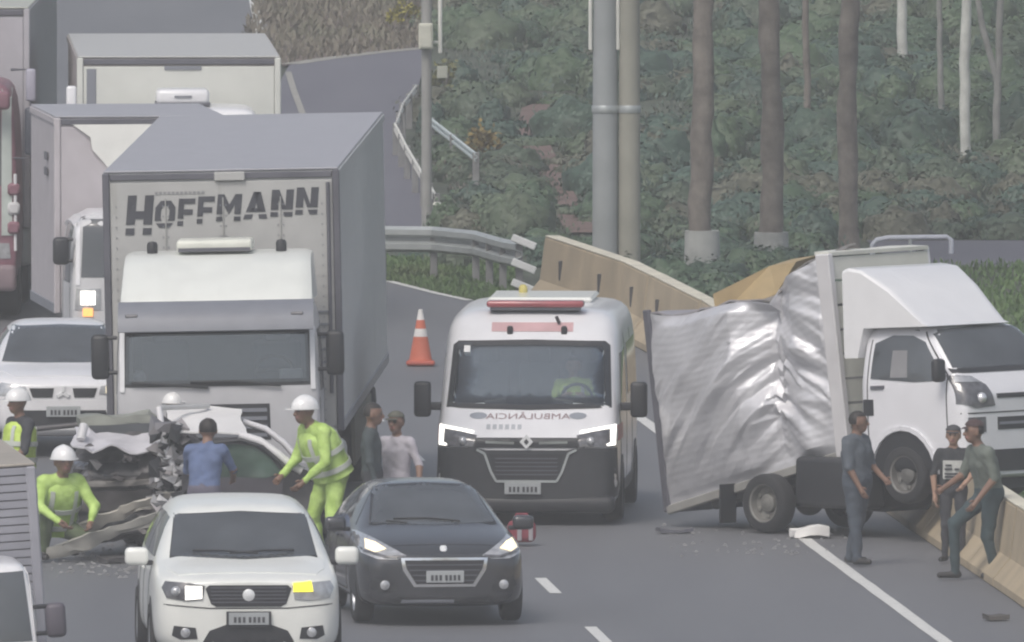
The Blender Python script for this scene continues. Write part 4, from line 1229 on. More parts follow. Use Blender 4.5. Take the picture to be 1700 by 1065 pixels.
# ---- dark hatchback
DARKP = M('dark_grey_metallic', (.060, .062, .070), .25, metal=.45, var=.08, coat=.6, dirt=.25, dirt_c=(.13, .13, .13))
v = Vehicle('hatchback_car', 'dark grey hatchback with warm lit headlights beside the white sport utility car', 'car', 738, 1040, -.118)
me = loft_body([
    (.00, half(.26, .50, .58, .34, .52, .58, .64, .48, .70, .28, .715)),
    (.08, half(.20, .66, .77, .30, .56, .76, .72, .60, .775, .34, .79)),
    (.30, half(.18, .78, .875, .28, .60, .86, .80, .70, .865, .38, .885)),
    (.70, half(.18, .80, .890, .28, .62, .87, .87, .72, .945, .40, .965)),
    (1.02, half(.18, .80, .890, .28, .62, .865, .90, .70, .995, .44, 1.02)),
    (1.14, half(.18, .80, .890, .28, .62, .86, .91, .665, 1.05, .44, 1.08)),
    (1.85, half(.18, .80, .890, .28, .62, .86, .93, .565, 1.34, .36, 1.385)),
    (2.05, half(.18, .80, .890, .28, .62, .86, .93, .555, 1.375, .36, 1.42)),
    (2.9, half(.18, .80, .890, .28, .62, .86, .95, .55, 1.375, .36, 1.42)),
    (3.5, half(.18, .80, .885, .28, .62, .85, .96, .53, 1.31, .34, 1.35)),
    (3.86, half(.20, .76, .84, .30, .62, .80, .92, .56, 1.02, .34, 1.05)),
    (3.98, half(.30, .56, .66, .38, .58, .62, .80, .46, .86, .28, .88))])
S = Shell(me); v.body(me, DARKP)
v.add('windshield_seal', S.patch([(-.68, 1.005), (-.535, 1.375), (0, 1.40), (.535, 1.375), (.68, 1.005), (0, .985)], 'F', .004, .02), BLACK)
v.add('windshield', S.patch([(-.655, 1.025), (-.515, 1.35), (0, 1.375), (.515, 1.35), (.655, 1.025), (0, 1.005)], 'F', .012, .01), GLASS)
v.add('hood', S.patch([(-.58, .22), (.58, .22), (.72, .6), (.72, .94), (.40, 1.05), (-.40, 1.05), (-.72, .94), (-.72, .6)], 'T', .006, .01, .14), DARKP)
bm = bmnew(); tube(bm, [(.28, 1.02, 1.045), (-.05, 1.08, 1.075), (-.42, 1.10, 1.07)], .011, 6); tube(bm, [(-.28, 1.0, 1.03), (-.5, 1.06, 1.05)], .011, 6); v.add('wiper', bm, BLACK)
for sg in (-1, 1):
    mode = 'R' if sg > 0 else 'L'
    for q in (((1.45, .99), (1.95, 1.30), (2.42, 1.335), (2.42, .99)), ((2.50, .99), (2.50, 1.335), (3.05, 1.325), (3.30, 1.16), (3.32, 1.02))):
        v.add('side_window', S.patch(q, mode, .006, .01), GLASS)
    gaps(v, S, ([(1.40, .32), (1.40, .9)], [(2.46, .32), (2.46, .95)], [(1.40, .32), (3.0, .32)]), mode)
    for yy in (2.28, 3.1):
        bm = bmnew(); bx(bm, (sg * .885, yy, .84), (.03, .17, .03), .01); v.add('door_handle', bm, DARKP)
    for yy in (.78, 3.30):
        arch = [(yy + .365 * math.cos(a), .31 + .365 * math.sin(a)) for a in [R(k) for k in range(-18, 199, 12)]]
        v.add('wheel_arch', S.patch(arch, mode, .004, .02), BLACK)
        v.wheel(sg * .785, yy, .315, .20, spokes=8)
    c_ = DARKP
    bm = bmnew(); bx(bm, (sg * (1.0 if sg > 0 else 1.0), 1.42, 1.0), (.22, .13, .15), .045, seg=3); mr = v.add('wing_mirror', bm, c_, 60)
    bm = bmnew(); bx(bm, (sg * .885, 1.42, .945), (.09, .06, .045), .012); obj('mirror_arm', bm, BLACK, mr)
    bm = bmnew(); bx(bm, (sg * 1.0, 1.488, 1.0), (.18, .008, .11), .003); obj('mirror_glass', bm, CHROME, mr)
    hl = [(sg * .40, .735), (sg * .55, .82), (sg * .70, .90), (sg * .83, .955), (sg * .865, .86), (sg * .84, .755), (sg * .70, .70), (sg * .50, .70)]
    h = v.add('headlight', S.patch(hl, 'F', .010, .03, .07), LAMP_OFF)
    lp = [(sg * .60, .80), (sg * .69, .86), (sg * .78, .885), (sg * .80, .80), (sg * .72, .765)]
    obj('lit_lamp', S.patch(lp, 'F', .020, .02, .06), LAMP_WARM, h)
    bm = strip(S, [(sg * .42, .73), (sg * .60, .725), (sg * .82, .78)], 'F', .02, .022); obj('running_light', bm, LAMP_DARK, h)
    f = v.add('fog_lamp_recess', S.patch([(sg * .50, .37), (sg * .52, .46), (sg * .74, .50), (sg * .78, .42), (sg * .70, .36)], 'F', .005, .03, .08), BLACK)
    c2, _ = S.hit((sg * .63, .43), 'F')
    bm = bmnew(); lathe(bm, [(.045, 0), (.05, .02), (.03, .03), (.0001, .032)], Matrix.Translation(c2) @ Matrix.Rotation(R(90), 4, 'X'), 16); obj('fog_lamp', bm, LAMP_OFF, f, 50)
gp = [(-.42, .69), (.42, .69), (.40, .60), (.30, .44), (-.30, .44), (-.40, .60)]
frame = v.add('grille_frame', S.patch([(-.46, .715), (.46, .715), (.44, .585), (.325, .41), (-.325, .41), (-.44, .585)], 'F', .006, .03, .08), CHROME)
gr_ = v.add('grille', S.patch(gp, 'F', .016, .03, .08), BLACK)
for k in range(4):
    zz = .47 + .055 * k; xx = .30 + (zz - .44) * .52
    obj('grille_bar', S.patch([(-xx, zz), (-xx, zz + .012), (xx, zz + .012), (xx, zz)], 'F', .024, .02, .1), G_DARK, gr_)
c_, _ = S.hit((0, .80), 'F')
bm = bmnew(); bx(bm, c_ + Vector((0, -.012, 0)), (.075, .03, .085), .015, (R(-20), 0, 0)); v.add('emblem', bm, EMBLEM)
v.add('lower_intake', S.patch([(-.55, .235), (-.50, .31), (.50, .31), (.55, .235)], 'F', .006, .03, .1), BLACK)
v.add('bumper_trim', S.patch([(-.46, .245), (-.45, .275), (.10, .275), (.10, .245)], 'F', .014, .02, .1), G_MID)
v.plate(738, 958, .40, .125, -.05)

# ---- white car queueing at the left behind the wreck
v = Vehicle('queueing_car', 'white car with one lit headlight queueing at the left between two trucks', 'car', 104, 759, -.04)
me = loft_body([
    (.00, half(.32, .44, .56, .40, .62, .56, .76, .46, .82, .30, .84)),
    (.08, half(.25, .62, .76, .36, .66, .75, .84, .60, .89, .36, .905)),
    (.30, half(.22, .74, .85, .36, .70, .84, .92, .72, .965, .40, .98)),
    (.85, half(.22, .78, .87, .36, .72, .86, .98, .74, 1.03, .42, 1.05)),
    (1.02, half(.22, .78, .87, .36, .72, .86, 1.0, .72, 1.08, .44, 1.11)),
    (1.62, half(.22, .78, .87, .36, .72, .86, 1.02, .60, 1.44, .36, 1.475)),
    (1.85, half(.22, .78, .87, .36, .72, .86, 1.02, .60, 1.48, .36, 1.515)),
    (3.2, half(.22, .78, .87, .36, .72, .86, 1.02, .60, 1.49, .36, 1.525)),
    (4.1, half(.25, .74, .84, .38, .72, .80, 1.0, .60, 1.2, .36, 1.24)),
    (4.3, half(.34, .56, .66, .45, .65, .62, .9, .46, .95, .28, .97))])
S = Shell(me); v.body(me, W_PAINT)
v.add('windshield', S.patch([(-.70, 1.075), (-.56, 1.455), (0, 1.475), (.56, 1.455), (.70, 1.075), (0, 1.06)], 'F', .008, .02), GLASS)
bm = bmnew(); tube(bm, [(.15, .95, 1.09), (-.50, 1.0, 1.10)], .014, 6); v.add('wiper', bm, BLACK)
v.add('hood', S.patch([(-.56, .2), (.56, .2), (.74, .6), (.74, .86), (-.74, .86), (-.74, .6)], 'T', .007, .01, .14), W_PAINT)
for sg in (-1, 1):
    mode = 'R' if sg > 0 else 'L'
    v.add('side_window', S.patch([(1.35, 1.06), (1.8, 1.40), (3.3, 1.40), (3.7, 1.06)], mode, .006, .01), GLASS)
    for yy in (.82, 3.4):
        v.add('wheel_arch', S.patch([(yy + .37 * math.cos(a), .33 + .37 * math.sin(a)) for a in [R(k) for k in range(-18, 199, 12)]], mode, .004, .02), BLACK)
        v.wheel(sg * .77, yy, .32, .2, spokes=7)
    bm = bmnew(); bx(bm, (sg * 1.0, 1.35, 1.10), (.20, .13, .15), .04, seg=2); v.add('wing_mirror', bm, BLACK, 60)
    h = v.add('headlight', S.patch([(sg * .42, .74), (sg * .44, .83), (sg * .72, .87), (sg * .80, .80), (sg * .74, .72)], 'F', .010, .03, .07), LAMP_OFF)
    if sg > 0: h['label'] = 'lit headlight'; obj('lit_lamp', S.patch([(.50, .75), (.50, .83), (.70, .85), (.72, .76)], 'F', .02, .02, .06), LAMP_WARM, h)
    v.add('grille', S.patch([(sg * .13, .70), (sg * .11, .81), (sg * .40, .81), (sg * .36, .70)], 'F', .008, .03, .07), BLACK)
c_, _ = S.hit((0, .755), 'F')
for a in (90, 210, 330):
    bm = bmnew(); bx(bm, c_ + Vector((math.cos(R(a)) * .045, -.01, math.sin(R(a)) * .045)), (.075, .02, .045), .004, (0, -R(a), 0)); v.add('emblem', bm, EMBLEM)
v.add('lower_intake', S.patch([(-.55, .36), (-.5, .55), (.5, .55), (.55, .36)], 'F', .006, .03, .1), BLACK)
v.plate(104, 683, .40, .125, -.04)

# ---- ambulance van
AMB_GLASS = glass_clear('van_glass', (.86, .89, .88))
v = Vehicle('ambulance_van', 'white ambulance van with red roof light bar and lit daytime lights', 'ambulance', 874, 872, .050)
def ah(z0, w, zm, wb, zb, we, ze, zt): return [(0, z0), (w * .92, z0), (w, z0 + .12), (w, zm), (wb, zb), (we, ze), (we * .6, zt - .01), (0, zt)]
me = loft_body([
    (.00, ah(.22, .70, .70, .70, .88, .62, .94, .95)),
    (.06, ah(.18, .93, .74, .92, .94, .82, .99, 1.00)),
    (.22, ah(.16, 1.01, .80, 1.0, 1.05, .88, 1.10, 1.12)),
    (.52, ah(.16, 1.03, .90, 1.01, 1.18, .88, 1.26, 1.29)),
    (.62, ah(.16, 1.03, .92, 1.01, 1.22, .87, 1.36, 1.40)),
    (1.22, ah(.16, 1.03, 1.1, 1.01, 1.55, .93, 1.97, 2.01)),
    (1.32, ah(.16, 1.03, 1.1, 1.01, 1.60, .945, 2.08, 2.12)),
    (1.62, ah(.16, 1.03, 1.1, 1.005, 1.70, .965, 2.27, 2.30)),
    (1.85, ah(.16, 1.03, 1.1, 1.0, 1.80, .975, 2.33, 2.37)),
    (4.6, ah(.16, 1.03, 1.1, 1.0, 1.80, .975, 2.32, 2.35)),
    (5.2, ah(.16, 1.02, 1.1, .99, 1.80, .965, 2.28, 2.32)),
    (5.28, ah(.22, .96, 1.1, .92, 1.68, .74, 2.18, 2.21))])
S = Shell(me)
wsp = [(-.90, 1.31), (-.885, 1.50), (-.855, 1.94), (-.80, 1.985), (0, 2.0), (.80, 1.985), (.855, 1.94), (.885, 1.50), (.90, 1.31), (0, 1.29)]
pt_seal = [S.patch(wsp, 'F', .010, .008, .12)]
seal_outer = [(x * 1.035, 1.635 + (z - 1.635) * 1.06) for x, z in wsp]
SO = Shell(me.copy())
S.cut([(x * .975, 1.645 + (z - 1.645) * .94) for x, z in wsp])
body_o = v.body(me, W_PAINT)
# rubber surround: ring between the outer and inner outline
bm = bmnew(); n_ = len(wsp)
def ring_pts(poly, k):
    out = []
    for a, b in zip(poly, poly[1:] + poly[:1]):
        for q in range(k): out.append((a[0] + (b[0] - a[0]) * q / k, a[1] + (b[1] - a[1]) * q / k))
    return out
ro, ri = ring_pts(seal_outer, 6), ring_pts([(x * .955, 1.645 + (z - 1.645) * .91) for x, z in wsp], 6)
A_ = [bm.verts.new(SO.hit(p, 'F')[0] + Vector((0, -.014, 0))) for p in ro]; B_ = [bm.verts.new(SO.hit(p, 'F')[0] + Vector((0, -.016, 0))) for p in ri]
A2 = [bm.verts.new(q.co + Vector((0, .03, 0))) for q in A_]; B2 = [bm.verts.new(q.co + Vector((0, .03, 0))) for q in B_]
for k in range(len(ro)):
    j = (k + 1) % len(ro)
    bm.faces.new((A_[k], A_[j], B_[j], B_[k])); bm.faces.new((A_[k], A2[k], A2[j], A_[j])); bm.faces.new((B_[k], B_[j], B2[j], B2[k])); bm.faces.new((A2[k], B2[k], B2[j], A2[j]))
v.add('windshield_seal', bm, BLACK)
S = SO
v.add('windshield', pt_seal[0], AMB_GLASS)
bm = S.patch([(-.76, 1.88), (-.76, 1.95), (-.69, 1.95), (-.69, 1.88)], 'F', .014, .005); v.add('sticker', bm, M('sticker_white', (.7, .7, .7), .5))
# cab inside
INT = M('cab_lining', (.24, .25, .26), .8, var=.15)
bm = bmnew(); bx(bm, (0, 1.05, 1.20), (1.80, .62, .16), .04, seg=2); bx(bm, (0, 2.15, 1.5), (1.84, .05, 1.3)); bx(bm, (0, 1.6, .75), (1.84, 1.4, .05)); bm2 = v.add('cab_interior', bm, INT)
for x in (-.52, 0.05, .52):
    bm = bmnew(); bx(bm, (x, 1.85, 1.05), (.46, .5, .16), .05, seg=2); bx(bm, (x, 2.05, 1.40), (.46, .14, .66), .05, seg=2); bx(bm, (x, 2.05, 1.80), (.24, .10, .20), .04, seg=2); v.add('seat', bm, M('seat_cloth', (.20, .215, .225), .9))
for x, w_ in ((-.52, .16), (.02, .14), (.20, .12)):
    bm = bmnew(); bx(bm, (x, .86, 1.30), (w_, .16, .03), .01, (R(18), 0, .1)); v.add('dashboard_paper', bm, M('paper_pale', (.6, .62, .62), .8))
bm = bmnew(); lathe(bm, [(.17, -.012), (.19, 0), (.17, .012), (.155, 0), (.17, -.012)], Matrix.Translation((.50, 1.38, 1.36)) @ Matrix.Rotation(R(60), 4, 'X'), 24, caps=False); bx(bm, (.50, 1.38, 1.36), (.32, .03, .05), .01); v.add('steering_wheel', bm, BLACK)
drv_local = Vector((.46, 1.66, .22))
# bumper and face
v.add('bumper', S.patch([(-1.02, .30), (-1.0, .86), (-.60, .87), (-.45, .84), (.45, .84), (.60, .87), (1.0, .86), (1.02, .30), (.6, .28), (-.6, .28)], 'F', .014, .03, .1), M('bumper_charcoal', (.035, .037, .042), .55, var=.15))
bm = bmnew(); bx(bm, (0, .16, .23), (1.98, .36, .20), .08, seg=3); v.add('lower_valance', bm, BLACK, 60)
gt = v.add('grille_band', S.patch([(-.66, .865), (-.62, .975), (.62, .975), (.66, .865)], 'F', .010, .02, .1), BLACK)
for sg in (-1, 1):
    obj('chrome_bar', S.patch([(sg * .14, .905), (sg * .14, .935), (sg * .46, .94), (sg * .46, .915)], 'F', .018, .01, .1), M('dull_chrome', (.30, .32, .31), .3, metal=.6), gt)
c_, _ = S.hit((0, .935), 'F')
bm = bmnew()
prism(bm, [(-.075, 0), (0, .085), (.075, 0), (0, -.085)], 0, -.03, Matrix.Translation(c_ + Vector((0, -.01, 0))))
em = v.add('emblem', bm, EMBLEM, 0)
bm = bmnew(); prism(bm, [(-.028, 0), (0, .036), (.028, 0), (0, -.036)], 0, -.004, Matrix.Translation(c_ + Vector((0, -.041, 0)))); obj('emblem_centre', bm, BLACK, em, 0)
g_ = v.add('lower_grille', S.patch([(-.42, .80), (.42, .80), (.36, .58), (.30, .53), (-.30, .53), (-.36, .58)], 'F', .020, .03, .1), BLACK)
for k in range(5):
    zz = .56 + .045 * k; obj('grille_bar', S.patch([(-.34, zz), (-.36, zz + .012), (.36, zz + .012), (.34, zz)], 'F', .027, .02, .1), G_DARK, g_)
bm = strip(S, [(-.56, .845), (-.47, .80), (-.40, .60), (-.34, .49), (.34, .49), (.40, .60), (.47, .80), (.56, .845)], 'F', .026, .030); v.add('grille_trim', bm, GALV)
for sg in (-1, 1):
    h = v.add('headlight', S.patch([(sg * .60, .875), (sg * .56, 1.0), (sg * .98, 1.10), (sg * 1.0, .87)], 'F', .012, .03, .08), LAMP_DARK)
    dr = [(sg * .985, 1.11), (sg * .60, 1.045), (sg * .605, 1.02), (sg * .93, 1.07), (sg * .935, .925), (sg * .89, .905), (sg * .90, .885), (sg * .985, .89)]
    obj('daytime_light', S.patch(dr, 'F', .020, .02, .06), LAMP_ON, h)
    bm = bmnew(); c2, _ = S.hit((sg * .72, .94), 'F'); bmesh.ops.create_uvsphere(bm, u_segments=14, v_segments=10, radius=.05, matrix=Matrix.Translation(c2)); obj('reflector_bowl', bm, LAMP_OFF, h, 60)
    mode = 'R' if sg > 0 else 'L'
    v.add('side_window', S.patch([(.98, 1.30), (1.40, 1.86), (2.10, 1.90), (2.10, 1.28)], mode, .006, .01), GLASS)
    v.add('rear_window', S.patch([(2.6, 1.34), (2.6, 1.92), (4.9, 1.92), (4.9, 1.34)], mode, .006, .01), GLASS)
    gaps(v, S, ([(.80, .35), (.80, 1.25)], [(2.22, .3), (2.22, 2.05)], [(3.55, .3), (3.55, 2.05)]), mode)
    v.add('side_stripe', S.patch([(.36, .93), (.36, 1.10), (1.2, 1.10), (1.2, .93)], mode, .004, .01, .2), M('stripe_red', (.40, .07, .09), .4))
    v.add('sill', S.patch([(.95, .19), (.95, .42), (5.1, .42), (5.1, .19)], mode, .010, .02, .2), M('bumper_charcoal', (.035, .037, .042)))
    for yy in (.98, 4.25):
        v.add('wheel_arch', S.patch([(yy + .40 * math.cos(a), .345 + .40 * math.sin(a)) for a in [R(k) for k in range(-18, 199, 12)]], mode, .012, .02), BLACK)
        v.wheel(sg * .93, yy, .345, .23, STEELW, 6)
    bm = bmnew(); bx(bm, (sg * 1.22, .98, 1.36), (.19, .16, .40), .04, seg=2); mr = v.add('wing_mirror', bm, BLACK, 60)
    bm = bmnew(); bx(bm, (sg * 1.07, 1.0, 1.28), (.16, .07, .09), .02); obj('mirror_arm', bm, BLACK, mr)
    bm = bmnew(); bx(bm, (sg * 1.22, 1.065, 1.36), (.15, .008, .34), .003); obj('mirror_glass', bm, CHROME, mr)
    bm = bmnew(); bx(bm, (sg * .42, .70, 1.40), (.03, .03, .02)); tube(bm, [(sg * .5, .60, 1.36), (sg * .05, .66, 1.40), (sg * -.25, .74, 1.415)], .012, 6); v.add('wiper', bm, BLACK)
put_ = put_text('hood_lettering', 'AMBULÂNCIA', .95, .075, (0, .30, 1.21), M('faded_red_letter', (.40, .28, .30), .6), v.root, mirror=True)
for p in put_.data.vertices:
    h_, _ = S.hit((p.co.x, p.co.z), 'F'); p.co.y = h_.y - .006
for sg in (-1, 1):
    v.add('hood_badge', S.patch([(sg * .56 + .10 * math.cos(R(a)), 1.205 + .035 * math.sin(R(a))) for a in range(0, 360, 30)], 'F', .005, .01, .08), M('badge_grey_blue', (.27, .29, .33), .5))
bm = bmnew()
for k in range(6): S.patch([(-.46 + k * .07, 1.065), (-.46 + k * .07, 1.115), (-.415 + k * .07, 1.115), (-.415 + k * .07, 1.065)], 'F', .005, .01, .08, bm)
o = v.add('hood_decal', bm, M('decal_grey', (.42, .44, .47), .5)); o['kind'] = 'stuff'
v.plate(868, 811, .41, .13, -.045)
bm = bmnew(); bx(bm, (.02, 1.72, 2.40), (1.10, .30, .075), .03, seg=3); lb = v.add('light_bar', bm, RED, 60)
bm = bmnew(); bx(bm, (.02, 1.72, 2.347), (1.02, .26, .03)); obj('light_bar_base', bm, G_DARK, lb)
v.add('brow_stripe', S.patch([(-.46, 2.105), (-.46, 2.20), (.46, 2.20), (.46, 2.105)], 'F', .006, .01, .1), M('brow_pink', (.56, .36, .37), .5))
for x in (-.25, .36):
    bm = bmnew(); c2, _ = S.hit((x, 2.12), 'F'); bx(bm, c2 + Vector((0, -.03, 0)), (.065, .07, .10), .015); v.add('spot_lamp', bm, BLACK)
bm = bmnew(); tube(bm, [(.30, 1.42, 2.20), (.27, 1.38, 2.27)], .02, 8); v.add('siren', bm, BLACK)
bm = bmnew(); bx(bm, (0, 3.9, 2.37), (1.2, 1.6, .06), .03); v.add('roof_panel', bm, W_CREAM)
bm = bmnew(); lathe(bm, [(.05, 0), (.05, .06), (.03, .09), (.0001, .095)], Matrix.Translation((-.25, 4.3, 2.395)), 14); v.add('beacon', bm, M('beacon_yellow', (.55, .48, .15), .3), 50)
g = v.root.matrix_basis @ drv_local if False else None
rm = Matrix.Translation(v.g) @ Matrix.Rotation(-math.atan(.05), 4, 'Z')
person('driver in yellow vest sitting behind the ambulance windshield', tuple(rm @ Vector((.46, 1.50, .70))), 0, HIVIS_Y, NAVY,
       dict(pelvis=(0, .10, .42), chest=(0, .10, .74), neck=(0, .10, .93), head=(0, .07, 1.07), shL=(-.18, .09, .86), shR=(.18, .09, .86), elL=(-.26, -.06, .62), elR=(.26, -.06, .62),
            wrL=(-.13, -.24, .72), wrR=(.13, -.24, .72), hpL=(-.09, .06, .40), hpR=(.09, .06, .40), knL=(-.12, -.34, .46), knR=(.12, -.34, .46), anL=(-.12, -.40, .10), anR=(.12, -.40, .10)), vest=HIVIS_Y, skin=SKIN, scale=.93)
# ------------------------------------------------------------------ trucks
def cab_half(z0, w, zb, wt, zt): return [(0, z0), (w * .9, z0), (w, z0 + .1), (w, zb), (w * .995, zb + .15), (wt, zt - .03), (wt * .8, zt), (0, zt)]
def truck_cab(v, w, z0, zb, zt, length, mat, y0=0.0, lean=.12):
    rows = [(y0 + .0, cab_half(z0, w * .93, zb, w * .90, zt - .12)),
            (y0 + .05, cab_half(z0 - .03, w * .985, zb, w * .955, zt - .03)),
            (y0 + .16, cab_half(z0 - .03, w, zb, w * .97, zt)),
            (y0 + length * .5, cab_half(z0 - .03, w, zb, w * .97, zt + .02)),
            (y0 + length - .05, cab_half(z0 - .03, w, zb, w * .97, zt)),
            (y0 + length, cab_half(z0, w * .97, zb, w * .94, zt - .04))]
    bm = bmnew(); rings = []
    for y, hf in rows:
        full = [(x, z) for x, z in hf] + [(-x, z) for x, z in hf[-2:0:-1]]
        # the front leans back above the waist
        rings.append([bm.verts.new((x, y + (max(0, z - zb) / (zt - zb) * lean if y < y0 + .5 else 0), z)) for x, z in full])
    for a, b in zip(rings, rings[1:]):
        n = len(a)
        for k in range(n): bm.faces.new((a[k], a[(k + 1) % n], b[(k + 1) % n], b[k]))
    n = len(rings[0])
    for ring, fl in ((rings[0], True), (rings[-1], False)):
        for k in range(n // 2):
            vs = []
            for q in (ring[k], ring[k + 1], ring[(n - k - 1) % n], ring[(n - k) % n]):
                if q not in vs: vs.append(q)
            if len(vs) >= 3: bm.faces.new(vs if fl else vs[::-1])
    for e in bm.edges: pass
    me = subdiv_mesh(bm, 2)
    return v.body(me, mat, 'cab'), Shell(me)
def box_body(v, w, y0, y1, z0, z1, front_mat, side_mat, roof_mat, name='cargo_box', x0=0.0, lip=.05):
    """cargo box: shell, front panel, roof sheet, corner posts"""
    bm = bmnew(); bx(bm, (x0, (y0 + y1) / 2, (z0 + z1) / 2), (2 * w - .02, y1 - y0, z1 - z0), .015)
    b = v.add(name, bm, side_mat, 0)
    bm = bmnew(); bx(bm, (x0, y0 - .012, (z0 + z1) / 2 - .03), (2 * w - .16, .022, z1 - z0 - .16), .006); fp_ = obj('front_panel', bm, front_mat, b, 0)
    bm = bmnew(); bx(bm, (x0, (y0 + y1) / 2, z1 + .012), (2 * w - .02, y1 - y0 + .03, .024), .008)
    obj('roof_sheet', bm, roof_mat, b, 0)
    for sg in (-1, 1):
        bm = bmnew(); bx(bm, (x0 + sg * (w - .035), y0 - .014, (z0 + z1) / 2), (.08, .05, z1 - z0), .012); obj('corner_post', bm, G_DARK if front_mat is G_BOX else front_mat, b, 0)
        bm = bmnew(); bx(bm, (x0 + sg * (w - .01), (y0 + y1) / 2, z0 + .06), (.03, y1 - y0, .12), .006); obj('side_rail', bm, G_MID, b, 0)
        bm = bmnew(); bx(bm, (x0 + sg * (w - .006), (y0 + y1) / 2, z1 - .04), (.03, y1 - y0, .08), .006); obj('top_rail', bm, side_mat, b, 0)
    bm = bmnew(); bx(bm, (x0, y0 - .012, z1 - .05), (2 * w - .16, .04, .07), .008); obj('front_header', bm, G_DARK, b, 0)
    return b
def chassis(v, y0, y1, z=.85, w=.42):
    bm = bmnew()
    for sg in (-1, 1): bx(bm, (sg * w, (y0 + y1) / 2, z), (.09, y1 - y0, .24), .01)
    n = max(3, int((y1 - y0) / 1.5))
    for k in range(n + 1): bx(bm, (0, y0 + .1 + (y1 - y0 - .2) * k / n, z), (2 * w, .10, .14), .01)
    o = v.add('chassis_frame', bm, BLACK, 0)
    return o
def mirrors(v, w, y, z, hgt=.48, out=.27, mat=None):
    for sg in (-1, 1):
        bm = bmnew(); bx(bm, (sg * (w + out), y, z), (.20, .14, hgt), .05, seg=2); m = v.add('wing_mirror', bm, mat or BLACK, 60)
        bm = bmnew(); bx(bm, (sg * (w + out), y + .073, z), (.16, .008, hgt * .86), .003); obj('mirror_glass', bm, CHROME, m)
        bm = bmnew(); tube(bm, [(sg * (w - .02), y - .05, z + hgt * .42), (sg * (w + out), y, z + hgt * .42)], .022, 8); obj('mirror_arm', bm, BLACK, m); bm = bmnew(); tube(bm, [(sg * (w - .02), y - .05, z - hgt * .35), (sg * (w + out), y, z - hgt * .35)], .022, 8)
        obj('mirror_arm', bm, BLACK, m)

# ---- big grey lettered truck
v = Vehicle('box_truck', 'large grey box truck lettered across its front, stopped behind the wreck', 'truck', 366, 912, .030, roll=R(-1.15))
WCAB = M('cab_white_paint', (.50, .50, .52), .35, var=.05, coat=.3, dirt=.4, dirt_c=(.34, .33, .31))
w = 1.13
cab, S = truck_cab(v, w, .42, 1.70, 2.74, 1.75, WCAB)
bm = bmnew()
for q in ([(-1.06, 1.80), (-1.06, 1.87), (1.06, 1.87), (1.06, 1.80)], [(-1.04, 2.38), (-1.04, 2.44), (1.04, 2.44), (1.04, 2.38)], [(-1.06, 1.80), (-1.04, 2.44), (-.97, 2.44), (-.985, 1.80)], [(1.06, 1.80), (1.04, 2.44), (.97, 2.44), (.985, 1.80)]):
    S.patch(q, 'F', .006, .02, .15, bm)
v.add('windshield_seal', bm, BLACK)
v.add('windshield', S.patch([(-1.02, 1.835), (-1.0, 2.41), (1.0, 2.41), (1.02, 1.835)], 'F', .016, .01, .15), glass_clear('truck_glass', (.80, .83, .85)))
S.cut([(-.985, 1.86), (-.97, 2.385), (.97, 2.385), (.985, 1.86)])
CABIN = M('cabin_grey', (.13, .135, .15), .8, var=.15)
bm = bmnew(); bx(bm, (0, .55, 1.72), (1.95, .70, .16), .05, seg=2); v.add('dashboard', bm, CABIN, 60)
bm = bmnew(); bx(bm, (0, 1.55, 2.0), (2.0, .06, 1.3)); v.add('cabin_wall', bm, CABIN)
for x in (-.62, .62):
    bm = bmnew(); bx(bm, (x, 1.15, 1.85), (.52, .16, .80), .06, seg=2); bx(bm, (x, 1.15, 2.32), (.28, .12, .20), .05, seg=2); v.add('seat', bm, M('cabin_seat', (.10, .11, .14), .9), 60)
bm = bmnew(); lathe(bm, [(.20, -.014), (.225, 0), (.20, .014), (.185, 0), (.20, -.014)], Matrix.Translation((.60, .72, 1.93)) @ Matrix.Rotation(R(48), 4, 'X'), 24, caps=False); bx(bm, (.60, .72, 1.93), (.38, .03, .05), .01); v.add('steering_wheel', bm, BLACK, 60)
bm = bmnew(); bx(bm, (.80, .36, 1.90), (.26, .05, .13), .02, (0, 0, .1)); v.add('dashboard_paper', bm, M('paper_grey', (.45, .44, .46), .8))
bm = bmnew(); bmesh.ops.create_uvsphere(bm, u_segments=14, v_segments=10, radius=.075, matrix=Matrix.Translation((-.88, .40, 1.90))); v.add('dashboard_fan', bm, M('fan_grey', (.35, .36, .40), .5), 60)
for sg in (-1, 1):
    bm = strip(S, [(sg * 1.055, 1.75), (sg * 1.045, 2.44)], 'F', .05, .020); v.add('pillar_trim', bm, W_PAINT)
bm = bmnew(); tube(bm, [(.7, -.02, 1.80), (.2, -.02, 1.85), (-.3, -.02, 1.85)], .016, 6); tube(bm, [(-.1, -.02, 1.79), (-.6, -.02, 1.83), (-.95, -.01, 1.85)], .016, 6); v.add('wiper', bm, BLACK)
bm = bmnew()   # sun visor across the top of the windshield
rows = [[(x, yy - .03 * (1 - (x / 1.08) ** 2), zz) for x in np.linspace(-1.08, 1.08, 13)] for yy, zz in ((-.20, 2.42), (-.17, 2.52), (-.07, 2.66), (.06, 2.72))]
sheet(bm, rows, .03); vis = v.add('sun_visor', bm, M('visor_grey', (.17, .18, .21), .45, var=.08))
for x in (-.93, .90):
    bm = bmnew(); bx(bm, (x, -.155, 2.60), (.14, .03, .045), .01, (R(-35), 0, 0)); obj('marker_lamp', bm, LAMP_DARK, vis)
bm = bmnew()   # wind deflector: leaning white front face with rounded flanks
prof_d = [(.10, 2.74), (.16, 2.82), (.55, 3.12), (.75, 3.21), (1.0, 3.24), (1.45, 3.24), (1.45, 2.72)]
rings = []
for sx, sw in ((-1.07, .0), (-1.06, .6), (-.99, .96), (-.90, 1.0), (.90, 1.0), (.99, .96), (1.06, .6), (1.07, .0)):
    rings.append([bm.verts.new((sx * (1 - .06 * (zz - 2.74)), 1.45 + (yy - 1.45) * (.90 + .10 * sw), 2.72 + (zz - 2.72) * (.86 + .14 * sw))) for yy, zz in prof_d])
